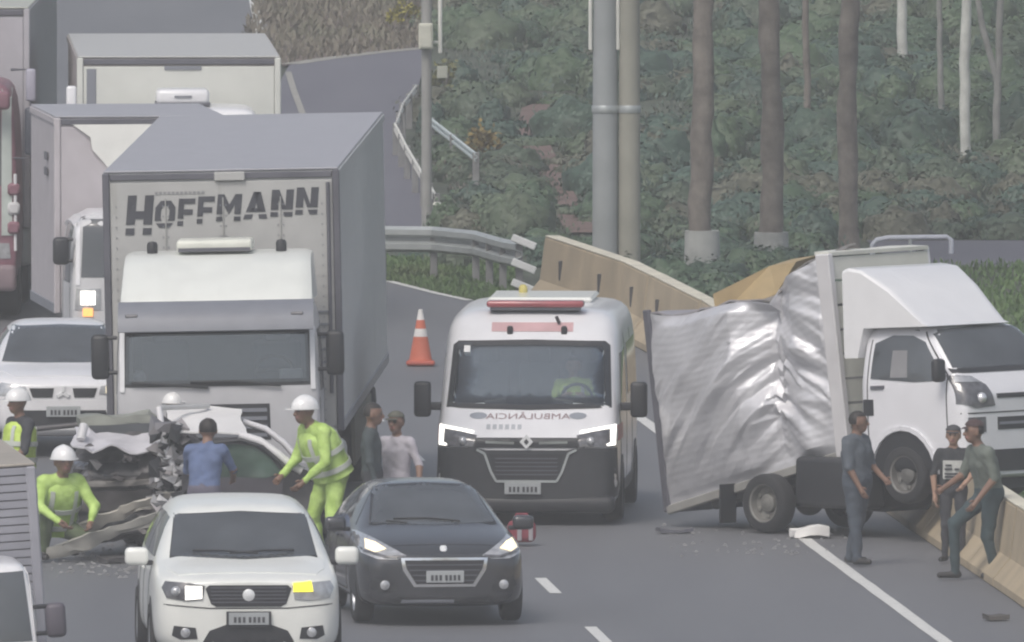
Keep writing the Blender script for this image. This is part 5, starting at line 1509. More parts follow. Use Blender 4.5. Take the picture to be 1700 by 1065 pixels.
for a, b in zip(rings, rings[1:]):
    for k in range(len(a)): bm.faces.new((a[k], a[(k + 1) % len(a)], b[(k + 1) % len(a)], b[k]))
bm.faces.new(rings[0]); bm.faces.new(rings[-1][::-1])
v.add('wind_deflector', bm, M('deflector_white', (.66, .68, .65), .35, var=.04, coat=.4, dirt=.3, dirt_c=(.45, .44, .40)), 30)
bm = bmnew(); bx(bm, (-.04, 1.10, 3.315), (.84, .62, .13), .035, seg=2); ac = v.add('roof_air_conditioner', bm, M('aircon_cream', (.68, .69, .62), .4, dirt=.3), 60)
bm = bmnew(); bx(bm, (-.04, .785, 3.275), (.80, .015, .04)); obj('vent', bm, G_DARK, ac)
for x in (-.735, .695):
    bm = bmnew(); lathe(bm, [(.055, 3.21), (.06, 3.24), (.06, 3.33), (.045, 3.36), (.0001, 3.37)], Matrix.Translation((x, 1.0, 0)), 14); v.add('beacon', bm, BLACK, 50)
g_ = v.add('grille', S.patch([(-.58, 1.20), (-.57, 1.60), (.57, 1.60), (.58, 1.20)], 'F', .006, .03, .2), BLACK)
for k in range(4): obj('grille_bar', S.patch([(-.54, 1.235 + k * .092), (-.54, 1.275 + k * .092), (.54, 1.275 + k * .092), (.54, 1.235 + k * .092)], 'F', .020, .02, .2), G_MID, g_)
v.add('lower_grille', S.patch([(-.5, .66), (-.5, .92), (.5, .92), (.5, .66)], 'F', .008, .03, .2), BLACK)
for sg in (-1, 1):
    h = v.add('headlight', S.patch([(sg * .66, .72), (sg * .66, .92), (sg * .98, .94), (sg * 1.0, .74)], 'F', .012, .03, .08), LAMP_OFF)
    mode = 'R' if sg > 0 else 'L'
    v.add('side_window', S.patch([(.28, 1.72), (.34, 2.40), (1.15, 2.40), (1.15, 1.72)], mode, .008, .01), GLASS)
    gaps(v, S, ([(.2, .6), (.2, 1.65)], [(1.24, .6), (1.24, 2.45)]), mode)
    for yy, dual in ((1.15, 0), (4.2, 1), (12.6, 1), (13.85, 1), (15.1, 1)):
        v.wheel(sg * (1.02 if yy > 2 else .98), yy, .50, .30 if not dual else .34, STEELW, 8)
    bm = bmnew(); bx(bm, (sg * 1.10, 3.0, .75), (.38, 1.0, .55), .10, seg=3); v.add('fuel_tank', bm, GALV, 60)
    bm = bmnew(); bx(bm, (sg * 1.24, 9.2, .80), (.04, 5.2, .55), .01); v.add('side_guard', bm, M('guard_olive', (.10, .10, .07), .7))
bm = bmnew(); bx(bm, (0, -.03, .53), (2.24, .14, .26), .05, seg=2); v.add('bumper', bm, G_MID, 60)
mirrors(v, w, .18, 2.14, .50, .17)
chassis(v, .9, 16.0, .95)
BW = 1.315
b = box_body(v, BW, 1.95, 16.2, 1.18, 4.09, G_BOX, G_BOX2, G_ROOF)
bm = bmnew(); bx(bm, (.10, 1.905, 4.035), (.34, .05, .10), .01); obj('header_plate', bm, G_BOX, b, 0)
bm = bmnew(); tube(bm, [(1.19, 1.90, 3.95), (1.19, 1.90, 1.6)], .022, 8); obj('cable_pipe', bm, G_DARK, b)
bm = bmnew()
for k in range(5): bx(bm, (1.02, 1.916, 1.95 + k * .14), (.36, .012, .025), .003)
o = obj('vent_slat', bm, G_MID, b, 0); o['kind'] = 'stuff'
for x in (-.62, .02, .66):
    bm = bmnew(); bx(bm, (x, 1.917, 2.50), (.014, .012, 2.60), .002); obj('panel_seam', bm, M('seam_grey', (.33, .33, .32), .6), b, 0)
bm = bmnew()
for x in (-1.17, -.65, -.59, -.01, .05, .63, .69, 1.12):
    for k in range(22): bx(bm, (x, 1.920, 1.3 + k * .115), (.014, .008, .014))
o = obj('rivet', bm, G_MID, b, 0); o['kind'] = 'stuff'
# lettering: heavy slanted capitals cut by a pale line
LET = M('letter_charcoal', (.045, .047, .058), .6, var=.2, dirt=.35, dirt_c=(.2, .2, .2))
def letter(ch, wd):
    t = .34      # stem width as a share of the letter width
    s = wd * t
    q = []
    if ch == 'H': q = [[(0, 0), (s, 0), (s, 1), (0, 1)], [(wd - s, 0), (wd, 0), (wd, 1), (wd - s, 1)], [(s, .40), (wd - s, .40), (wd - s, .60), (s, .60)]]
    if ch == 'O':
        oct_ = lambda r, rz: [(wd / 2 + r * wd / 2 * c_, .5 + rz * .5 * s_) for c_, s_ in ((1, .5), (.5, 1), (-.5, 1), (-1, .5), (-1, -.5), (-.5, -1), (.5, -1), (1, -.5))]
        a, b_ = oct_(1, 1), oct_(.42, .60)
        q = [[a[k], a[(k + 1) % 8], b_[(k + 1) % 8], b_[k]] for k in range(8)]
    if ch == 'F': q = [[(0, 0), (s, 0), (s, 1), (0, 1)], [(s, .80), (wd, .80), (wd, 1), (s, 1)], [(s, .40), (wd * .88, .40), (wd * .88, .60), (s, .60)]]
    if ch == 'N': q = [[(0, 0), (s, 0), (s, 1), (0, 1)], [(wd - s, 0), (wd, 0), (wd, 1), (wd - s, 1)], [(s, 1), (s, .62), (wd - s, 0), (wd - s, .38)]]
    if ch == 'M':
        s *= .8
        q = [[(0, 0), (s, 0), (s, 1), (0, 1)], [(wd - s, 0), (wd, 0), (wd, 1), (wd - s, 1)], [(s, 1), (s, .60), (wd / 2, .25), (wd / 2, .62)], [(wd - s, 1), (wd / 2, .62), (wd / 2, .25), (wd - s, .60)]]
    if ch == 'A': q = [[(0, 0), (s, 0), (wd * .62, 1), (wd * .36, 1)], [(wd - s, 0), (wd, 0), (wd * .66, 1), (wd * .40, 1)], [(wd * .24, .22), (wd * .80, .22), (wd * .74, .40), (wd * .28, .40)]]
    return q
word = 'HOFFMANN'
widths = [.29, .225, .185, .185, .27, .27, .245, .245]
x = -1.075; gap = .032
for i, (ch, wd) in enumerate(zip(word, widths)):
    hgt = .44 if i == 0 else .30
    zb = 3.455 + .020 * i if i else 3.40
    bm = bmnew()
    for poly in letter(ch, wd):
        pts = []
        for px_, pz in poly: pts.append((x + px_ + pz * hgt * .09, zb + pz * hgt))
        # leave the pale line out: split each stroke below the cut
        for lo, hi in ((0, .17), (.26, 1.01)):
            cl = pts
            for zz, keep_up in ((zb + lo * hgt, True), (zb + hi * hgt, False)):
                out = []
                for p, q in zip(cl, cl[1:] + cl[:1]):
                    ip = (p[1] >= zz) == keep_up; iq = (q[1] >= zz) == keep_up
                    if ip: out.append(p)
                    if ip != iq:
                        t = (zz - p[1]) / (q[1] - p[1]); out.append((p[0] + (q[0] - p[0]) * t, zz))
                cl = out
                if len(cl) < 3: break
            if len(cl) >= 3:
                try: prism(bm, cl, 1.926, 1.918)
                except ValueError: pass
    obj('letter', bm, LET, b, 0)
    x += wd + gap
bm = bmnew()
for k in range(12): bx(bm, (-.72 + k * .047, 1.922, 3.86), (.032, .008, .03))
o = obj('small_lettering', bm, M('faint_letter_grey', (.25, .25, .26), .6), b, 0); o['kind'] = 'stuff'

# ---- smaller white box truck queueing behind it
v = Vehicle('box_truck', 'white box truck behind the grey truck with a lit headlight and orange indicator', 'truck', 256, 660, -.105)
w = 1.02
cab, S = truck_cab(v, w, .40, 1.25, 2.22, 1.6, W_DIRTY)
v.add('windshield', S.patch([(-.90, 1.48), (-.86, 2.28), (.86, 2.28), (.90, 1.48)], 'F', .010, .02, .15), GLASS)
v.add('roof_cap', S.patch([(-.95, .3), (.95, .3), (.95, 1.5), (-.95, 1.5)], 'T', .05, .02, .3), W_PAINT)
for sg in (-1, 1):
    bm = strip(S, [(sg * .94, 1.38), (sg * .92, 2.32)], 'F', .05, .014); v.add('pillar_trim', bm, W_PAINT)
    mode = 'R' if sg > 0 else 'L'
    v.add('side_window', S.patch([(.35, 1.40), (.42, 2.10), (1.2, 2.10), (1.2, 1.40)], mode, .008, .01), GLASS)
    gaps(v, S, ([(.28, .6), (.28, 1.35)], [(1.28, .6), (1.28, 2.1)]), mode)
    h = v.add('headlight', S.patch([(sg * .66, 1.08), (sg * .66, 1.34), (sg * .96, 1.34), (sg * .98, 1.08)], 'F', .012, .03, .1), LAMP_OFF)
    if sg < 0:
        h['label'] = 'lit headlight with orange indicator'
        obj('lit_lamp', S.patch([(-.91, 1.14), (-.91, 1.31), (-.73, 1.31), (-.73, 1.14)], 'F', .03, .02, .06), LAMP_ON, h)
        obj('lit_indicator', S.patch([(-.88, 1.00), (-.88, 1.10), (-.76, 1.10), (-.76, 1.00)], 'F', .03, .02, .06), LAMP_ORANGE, h)
    for yy in (.9, 3.9): v.wheel(sg * .90, yy, .40, .28, STEELW, 8)
g_ = v.add('grille', S.patch([(-.5, .92), (-.5, 1.28), (.5, 1.28), (.5, .92)], 'F', .006, .03, .2), BLACK)
bm = bmnew(); bx(bm, (0, -.03, .62), (2.0, .12, .24), .04, seg=2); v.add('bumper', bm, G_MID, 60)
mirrors(v, w, .12, 1.80, .34, .12)
chassis(v, .8, 5.1, .75)
PALE_P = M('pale_mauve_panel', (.46, .43, .45), .6, var=.06, dirt=.4, dirt_c=(.36, .33, .33))  # mauve tone paints the shadow on the white box front
b = box_body(v, 1.06, 1.75, 5.2, .95, 3.36, PALE_P, PALE_P, G_ROOF, x0=-.02)
bm = bmnew()      # white sheet marks the unshaded front, so the mauve panel paints the shadow
rows = []
for i in range(7):
    z = 3.28 - i * .155
    x0_ = -.86 + .62 * (i / 6) ** .7 + .05 * math.sin(i * 2.1)
    rows.append([(x0_ + (.98 - x0_) * j / 6, 1.70 - .025 * math.sin(j * 1.3 + i), z) for j in range(7)])
sheet(bm, rows, .012); obj('unshaded_front_sheet', bm, M('unshaded_front_white', (.78, .78, .74), .6, var=.05), b, 40)
for z in (2.85, 2.66):
    bm = bmnew(); bx(bm, (-1.095, 2.8, z), (.02, .3, .10), .004); obj('side_vent', bm, G_DARK, b, 0)

# ---- white truck furthest up the queue
v = Vehicle('box_truck', 'white box truck furthest up the queue with an air conditioner on its cab', 'truck', 302, 557, -.035)
w = 1.06
cab, S = truck_cab(v, w, .45, 1.5, 2.92, 1.7, W_PAINT)
v.add('windshield', S.patch([(-.95, 1.7), (-.92, 2.45), (.92, 2.45), (.95, 1.7)], 'F', .010, .02, .15), GLASS)
bm = bmnew(); bx(bm, (.02, .75, 3.045), (.68, .70, .20), .06, seg=3); ac = v.add('roof_air_conditioner', bm, W_PAINT, 60)
bm = bmnew(); bx(bm, (.02, .392, 3.05), (.22, .012, .03)); obj('vent', bm, G_MID, ac)
bm = bmnew(); bx(bm, (.02, .75, 2.955), (.70, .74, .03)); obj('gasket', bm, G_DARK, ac)
for sg in (-1, 1):
    for yy in (1.0, 7.0): v.wheel(sg * .98, yy, .48, .3, STEELW, 8)
    v.add('headlight', S.patch([(sg * .66, .85), (sg * .66, 1.08), (sg * .96, 1.08), (sg * .98, .85)], 'F', .012, .03, .1), LAMP_OFF)
    if sg > 0: continue
    bm = bmnew(); bx(bm, (sg * 1.40, 1.2, 2.93), (.13, .10, .46), .03, seg=2); v.add('wing_mirror', bm, W_PAINT, 60)
    bm = bmnew(); tube(bm, [(sg * 1.0, 1.15, 2.85), (sg * 1.38, 1.2, 2.85)], .025, 6); v.add('mirror_arm', bm, BLACK)
chassis(v, .8, 8.8, .9)
CREAM_P = M('cream_front_panel', (.60, .61, .57), .5, var=.05, dirt=.25, dirt_c=(.45, .44, .40))
b = box_body(v, 1.31, 1.9, 9.2, 1.1, 3.49, CREAM_P, M('brown_grey_side', (.33, .30, .29), .6, var=.1), M('cream_grey_roof', (.44, .44, .43), .5, var=.05))
bm = bmnew(); bx(bm, (.05, 1.87, 3.36), (.48, .02, .05), .004); obj('small_sign', bm, G_MID, b, 0)
bm = bmnew(); bx(bm, (-1.13, 1.872, 2.7), (.12, .02, 1.3), .004); obj('front_trim', bm, G_MID, b, 0)
bm = bmnew(); bx(bm, (0, 1.865, 2.3), (2.2, .03, .05), .004); obj('front_rib', bm, CREAM_P, b, 0)

# ---- red and white truck cut by the left edge
v = Vehicle('box_truck', 'red cab truck with pale box cut off by the left picture edge', 'truck', -124, 531, .02)
w = 1.20
REDC = M('faded_red_paint', (.23, .11, .14), .4, var=.15, dirt=.5, dirt_c=(.28, .2, .22))
cab, S = truck_cab(v, w, .45, 1.5, 3.1, 1.9, REDC)
v.add('windshield', S.patch([(-1.0, 1.75), (-.96, 2.75), (.96, 2.75), (1.0, 1.75)], 'F', .010, .02, .15), GLASS)
v.add('front_trim', S.patch([(.98, 1.1), (.98, 3.0), (1.10, 3.0), (1.12, 1.1)], 'F', .016, .02, .15), M('pale_mint_trim', (.45, .50, .47), .5))
bm = bmnew(); bx(bm, (0, -.16, 2.86), (2.2, .16, .24), .05, seg=2); v.add('sun_visor', bm, REDC, 60)
v.add('grille', S.patch([(-.7, .8), (-.7, 1.5), (.7, 1.5), (.7, .8)], 'F', .008, .03, .2), BLACK)
bm = bmnew(); bx(bm, (0, -.04, .55), (2.35, .18, .34), .06, seg=2); v.add('bumper', bm, M('bumper_pinkish', (.24, .18, .20), .5, dirt=.4), 60)
for sg in (-1, 1):
    v.add('headlight', S.patch([(sg * .78, .80), (sg * .78, 1.0), (sg * 1.08, 1.0), (sg * 1.10, .80)], 'F', .012, .03, .1), LAMP_OFF)
    for k, zz in enumerate((1.2, 1.45, 1.70)):
        bm = bmnew(); bx(bm, (sg * 1.14, .02, zz), (.16, .10, .16), .03, (0, 0, 0)); v.add('side_step', bm, (REDC, W_DIRTY, REDC)[k], 40)
    for yy in (1.3, 4.4, 9.0, 10.3): v.wheel(sg * 1.02, yy, .5, .32, STEELW, 8)
    bm = bmnew(); bx(bm, (sg * 1.36, .15, 2.45), (.16, .18, .62), .04, seg=2); m = v.add('wing_mirror', bm, M('mirror_blue_black', (.05, .055, .075), .4), 60)
    bm = bmnew(); bx(bm, (sg * 1.36, .15, 3.05), (.13, .14, .42), .03, seg=2); obj('upper_mirror', bm, M('mirror_lilac', (.36, .35, .42), .4), m, 60)
    bm = bmnew(); tube(bm, [(sg * 1.1, .1, 3.25), (sg * 1.36, .15, 3.25), (sg * 1.36, .15, 2.1), (sg * 1.12, .1, 2.1)], .02, 6); obj('mirror_arm', bm, G_DARK, m)
    bm = bmnew(); tube(bm, [(sg * 1.16, .05, .9), (sg * 1.16, .0, 1.9)], .022, 8); v.add('grab_rail', bm, W_PAINT)
    bm = bmnew(); bx(bm, (sg * 1.16, 3.0, .9), (.30, 1.3, .60), .08, seg=2); v.add('fuel_tank', bm, GALV, 60)
chassis(v, .9, 11.8, .9)
b = box_body(v, 1.26, 2.2, 12, 1.1, 3.96, M('lilac_white_panel', (.40, .39, .42), .5, var=.06, dirt=.3), M('grey_lilac_side', (.28, .28, .30), .5, var=.08, dirt=.3), M('beige_roof', (.42, .43, .38), .5, var=.08))

# ---- truck with slatted front at the lower left
v = Vehicle('box_truck', 'truck with a slatted grey body front and white cab at the lower left corner', 'truck', -72, 1248, -.10, roll=R(-3.6))
w = .86
cab, S = truck_cab(v, w, .35, 1.0, 1.80, 1.5, W_PAINT)
v.add('windshield', S.patch([(-.80, 1.02), (-.76, 1.70), (.76, 1.70), (.80, 1.02)], 'F', .010, .02, .12), GLASS)
for sg in (-1, 1):
    bm = strip(S, [(sg * .865, .98), (sg * .84, 1.74)], 'F', .07, .016); v.add('pillar_trim', bm, W_PAINT)
    v.add('headlight', S.patch([(sg * .6, .62), (sg * .6, .80), (sg * .86, .82), (sg * .88, .64)], 'F', .012, .03, .1), LAMP_OFF)
    for yy in (.8, 4.4): v.wheel(sg * .86, yy, .36, .24, STEELW, 8)
bm = bmnew(); bx(bm, (0, -.03, .45), (1.85, .12, .20), .04, seg=2); v.add('bumper', bm, G_MID, 60)
mirrors(v, w, .15, 1.20, .34, .19, M('mauve_grey_plastic', (.09, .08, .10), .5))
chassis(v, .7, 6.6, .62, .36)
LIL = M('lilac_grey_slat', (.34, .34, .38), .45, var=.08, dirt=.4, dirt_c=(.27, .26, .28), metal=.1)
bm = bmnew(); bx(bm, (0, 4.25, 1.74), (2.10, 5.0, 1.74), .01); b = v.add('cargo_body', bm, M('body_core_grey', (.18, .18, .20), .7), 0)
for k in range(21):
    bm = bmnew(); zz = .93 + .081 * k
    prism(bm, [(-1.0, 0), (.985, 0), (.985, .066), (-1.0, .066)], 0, -.03, Matrix.Translation((0, 1.745, zz)) @ Matrix.Rotation(R(7), 4, 'X'))
    obj('slat', bm, LIL, b, 0)
for sg in (-1, 1):
    bm = bmnew(); bx(bm, (sg * 1.02, 1.74, 1.74), (.10, .08, 1.76), .015); obj('corner_post', bm, LIL, b, 0)
    for k in range(9):
        bm = bmnew(); bx(bm, (sg * 1.065, 4.25, 1.0 + .19 * k), (.03, 4.9, .15), .006); obj('side_board', bm, LIL, b, 0)
    bm = bmnew(); bx(bm, (sg * 1.1, 3.2, .52), (.06, 2.4, .42), .02); v.add('side_guard', bm, M('mauve_black', (.05, .045, .06), .7))
bm = bmnew(); bx(bm, (0, 4.25, 2.64), (2.14, 5.04, .03), .01); obj('roof_sheet', bm, M('tan_roof', (.34, .31, .27), .7, var=.12, dirt=.4), b, 0)
# ------------------------------------------------------------------ crashed light truck on the barrier
CA = R(46)
O = Vector(((1510 - 850) / 149.8 + 1.131, 284.42, 0.0))
FOIL = M('crumpled_aluminium', (.60, .60, .625), .40, metal=.35, var=.08, scale=3, bump=.25, bscale=9, dirt=.35, dirt_c=(.40, .38, .33), dscale=1.3)
WB = M('light_truck_white', (.72, .72, .75), .3, var=.03, coat=.4, dirt=.3, dirt_c=(.50, .47, .40))
tk = thing('crashed_light_truck', 'wrecked white light truck with torn crumpled silver box, nose up on the barrier', 'truck', (O.x, O.y, 0), group=None)
inv_root = Matrix.Translation(-O)
def loc(bm, name, mat, mtx, smooth=35, parent=None):
    bmesh.ops.transform(bm, matrix=inv_root @ mtx, verts=bm.verts[:])
    o = obj(name, bm, mat, parent or tk, smooth)
    return o
CABM = Matrix.Translation(O + Vector((math.sin(CA), -math.cos(CA), 0)) * .18 + Vector((0, 0, .47))) @ Matrix.Rotation(CA, 4, 'Z') @ Matrix.Rotation(R(-2.5), 4, 'X')
w = .87
class _V: pass
rows = []
def lh(z0, w, zb, wt, zt): return [(0, z0), (w * .9, z0), (w, z0 + .08), (w, zb), (w * .985, zb + .10), (wt, zt - .05), (wt * .75, zt), (0, zt)]
me = loft_body([
    (.00, lh(.30, w * .86, .95, w * .80, 1.18)), (.05, lh(.26, w * .97, .98, w * .92, 1.27)), (.16, lh(.26, w, 1.02, w * .95, 1.40)),
    (.24, lh(.28, w, 1.12, w * .93, 1.52)), (.58, lh(.30, w, 1.30, w * .86, 1.92)), (.66, lh(.30, w, 1.30, w * .86, 1.97)),
    (1.1, lh(.32, w, 1.30, w * .86, 2.0)), (1.60, lh(.32, w, 1.30, w * .86, 1.98)), (1.65, lh(.34, w * .97, 1.30, w * .83, 1.94))])
S = Shell(me)
bm = bmnew(); bm.from_mesh(me); cab = loc(bm, 'cab', WB, CABM, 40)
def cp(name, bm, mat, parent=None, smooth=35): return loc(bm, name, mat, CABM, smooth, parent)
cp('windshield', S.patch([(-.76, 1.50), (-.685, 1.92), (0, 1.945), (.685, 1.92), (.76, 1.50), (0, 1.475)], 'F', .008, .02, .1), GLASS)
cp('windshield_base', S.patch([(-.79, 1.44), (-.79, 1.495), (.79, 1.495), (.79, 1.44)], 'F', .010, .02, .1), BLACK)
for sg in (-1, 1):
    mode = 'R' if sg > 0 else 'L'
    if sg < 0:
        cp('side_window', S.patch([(1.45, 1.39), (1.44, 1.78), (1.19, 1.865), (0.89, 1.86), (0.69, 1.79), (0.39, 1.43), (0.47, 1.36), (0.79, 1.35)], mode, .008, .01), GLASS)
        cp('seat_back', S.patch([(1.15, 1.40), (1.15, 1.70), (0.93, 1.70), (0.89, 1.40)], mode, .011, .002), M('seat_pale', (.22, .22, .23), .8))
    else:
        cp('side_window', S.patch([(0.39, 1.42), (0.77, 1.82), (1.42, 1.82), (1.42, 1.39)], mode, .008, .01), GLASS)
    cp('door_gap', strip(S, [(.29, .78), (.31, 1.42), (.73, 1.90)], mode, .014), SEAM); cp('door_gap', strip(S, [(1.5, .62), (1.5, 1.82)], mode, .014), SEAM)
    cp('door_handle', S.patch([(1.44, 1.27), (1.44, 1.31), (1.24, 1.315), (1.24, 1.28)], mode, .02, .01), G_DARK)
    cp('side_vent', S.patch([(1.57, .98), (1.57, 1.16), (1.41, 1.16), (1.41, .98)], mode, .006, .01), BLACK)
    arch = [(.98 + .47 * math.cos(a), .34 + .47 * math.sin(a)) for a in [R(k) for k in range(-12, 193, 12)]]
    cp('wheel_arch', S.patch(arch, mode, .006, .02), BLACK)
    cp('wheel_flare', strip(S, [(.98 + .50 * math.cos(R(k)), .34 + .50 * math.sin(R(k))) for k in range(0, 181, 15)], mode, .05, .03), WB)
    # headlight wrapped round the corner, mirror
    h = cp('headlight', S.patch([(sg * .40, 1.07), (sg * .46, 1.30), (sg * .60, 1.40), (sg * .82, 1.42), (sg * .855, 1.10), (sg * .70, 1.05)], 'F', .012, .03, .07), LAMP_DARK)
    bm = bmnew(); c2, _ = S.hit((sg * .60, 1.16), 'F'); bmesh.ops.create_uvsphere(bm, u_segments=14, v_segments=10, radius=.062, matrix=Matrix.Translation(c2)); cp('reflector_bowl', bm, M('bright_bowl', (.75, .75, .78), .15, metal=.5), h, 60)
    cp('upper_lens', S.patch([(sg * .52, 1.33), (sg * .60, 1.39), (sg * .80, 1.41), (sg * .82, 1.34)], 'F', .02, .02, .07), LAMP_OFF, h)
    cp('fog_lamp_recess', S.patch([(sg * .55, .78), (sg * .55, .95), (sg * .80, .95), (sg * .82, .80)], 'F', .008, .03, .08), LAMP_DARK)
    bm = bmnew(); bx(bm, (sg * .98, .30, 1.48), (.17, .10, .26), .04, seg=2); cp('wing_mirror', bm, BLACK, None, 60)
cp('upper_grille', S.patch([(-.36, 1.15), (-.36, 1.20), (.36, 1.20), (.36, 1.15)], 'F', .008, .02, .1), BLACK)
cp('lower_grille', S.patch([(-.36, .80), (-.36, .94), (.36, .94), (.36, .80)], 'F', .008, .02, .1), BLACK)
cp('grille_bar', S.patch([(-.34, .855), (-.34, .885), (.34, .885), (.34, .855)], 'F', .018, .02, .1), G_MID)
cp('bumper_gap', strip(S, [(-.85, .995), (.85, .995)], 'F', .014), SEAM)
cp('bumper_lip', S.patch([(-.80, .34), (-.84, .58), (.84, .58), (.80, .34)], 'F', .012, .03, .1), BLACK)
# deflector on the cab roof
bm = bmnew()
secs = []
for x, k in ((-.86, .94), (-.84, .99), (-.76, 1.0), (.76, 1.0), (.84, .99), (.86, .94)):
    pr_ = [(.42, 1.965), (.50, 1.99), (1.02, 2.38), (1.42, 2.60), (1.62, 2.63), (1.70, 2.60), (1.70, 1.62), (1.50, 1.62), (1.40, 1.95)]
    secs.append([bm.verts.new(((x * (.97 if x < 0 else .92 - .34 * max(0, min(1, (1.5 - y) / 1.0)))), y + .16, 1.965 + (z - 1.965) * k if z > 1.965 else z)) for y, z in pr_])
for a, b in zip(secs, secs[1:]):
    for k in range(len(a)): bm.faces.new((a[k], a[(k + 1) % len(a)], b[(k + 1) % len(a)], b[k]))
bm.faces.new(secs[0]); bm.faces.new(secs[-1][::-1])
cp('wind_deflector', bm, M('deflector_bright', (.78, .78, .79), .28, var=.03, coat=.5), None, 30)
# wheels
def tk_wheel(y, x, z, Rw, wd, mtx, rim):
    m = mtx @ Matrix.Translation((x, y, z)) @ Matrix.Rotation(R(90) * (1 if x > 0 else -1), 4, 'Y')
    h = wd / 2; bm = bmnew()
    lathe(bm, [(Rw * .64, -h), (Rw * .9, -h), (Rw * .98, -h * .8), (Rw, -h * .5), (Rw, h * .5), (Rw * .98, h * .8), (Rw * .9, h), (Rw * .66, h * .96), (Rw * .62, h * .5), (Rw * .62, -h * .5)], None, 28, caps=False)
    t = loc(bm, 'wheel', RUBBER, m, 50)
    bm = bmnew()
    lathe(bm, [(Rw * .66, h * .9), (Rw * .60, h * .8), (Rw * .55, h * .1), (Rw * .34, -h * .1), (Rw * .30, h * .3), (Rw * .16, h * .5), (.0001, h * .55)], None, 24, caps=False)
    for k in range(6):
        a = k * 1.0472; bx(bm, (Rw * .46 * math.cos(a), Rw * .46 * math.sin(a), h * .12), (.05, .05, .03), .008)
    loc(bm, 'rim', rim, m, 40, t)
RIMP = M('pale_steel_rim', (.19, .185, .17), .5, metal=.2, var=.15, dirt=.5, dscale=7)
for x in (-.78, .78): tk_wheel(.98, x, .325, .325, .20, CABM, STEELW)
REARM = Matrix.Translation(Vector(((1278 - 850) / 148.9, 286.2, 0))) @ Matrix.Rotation(CA, 4, 'Z')
tk_wheel(0, -.001, .33, .33, .22, REARM, RIMP); tk_wheel(0, 1.30, .33, .33, .22, REARM, RIMP)
# chassis: rails dropping from the cab to the rear axle, axle, tank, spring
RA = REARM @ Vector((.65, 0, .55)); FA = CABM @ Vector((0, 1.38, .42))
ax_x = Vector((math.cos(CA), math.sin(CA), 0)); ax_y = Vector((-math.sin(CA), math.cos(CA), 0))
bm = bmnew()
for sg in (-.36, .36):
    tube(bm, [FA + ax_x * sg, FA.lerp(RA, .5) + ax_x * sg, RA + ax_x * sg, RA + ax_x * sg + ax_y * 1.1 + Vector((0, 0, -.28))], .075, 8)
for t_ in (.1, .4, .7, 1.0): p = FA.lerp(RA, t_); tube(bm, [p - ax_x * .4, p + ax_x * .4], .05, 8)
loc(bm, 'chassis_frame', BLACK, Matrix.Identity(4), 40)
bm = bmnew(); tube(bm, [REARM @ Vector((-.05, 0, .33)), REARM @ Vector((1.35, 0, .33))], .07, 10); bmesh.ops.create_uvsphere(bm, u_segments=14, v_segments=10, radius=.17, matrix=Matrix.Translation(REARM @ Vector((.65, 0, .33)))); loc(bm, 'rear_axle', BLACK, Matrix.Identity(4), 60)
bm = bmnew(); p = FA.lerp(RA, .48) - ax_x * .52 + Vector((0, 0, -.10)); bx(bm, p, (.40, 1.05, .56), .06, Matrix.Rotation(CA, 4, 'Z'), 2); loc(bm, 'fuel_tank', BLACK, Matrix.Identity(4), 60)  # tank enlarged and blackened to stand for deep shade under the truck
bm = bmnew(); p = FA.lerp(RA, .75) + ax_x * .30 + Vector((0, 0, -.05)); bx(bm, p, (1.0, 1.7, .62), .05, Matrix.Rotation(CA, 4, 'Z')); loc(bm, 'underside_shade_block', BLACK, Matrix.Identity(4), 40)  # big black block added as the deep shade of the underside
bm = bmnew(); p = REARM @ Vector((-.02, .62, .30)); bx(bm, p, (.30, .02, .44), .005, Matrix.Rotation(CA + .1, 4, 'Z')); loc(bm, 'mud_flap', BLACK, Matrix.Identity(4), 0)
# box: corners in the world
RB, RT = atY(1110, 843, 287.45), atY(1074, 520, 287.45)
FB, FT = atY(1404, 750, 285.55), atY(1368, 424, 285.55)
across = ax_x * 1.62 + Vector((0, 0, .02)); n_out = -ax_x
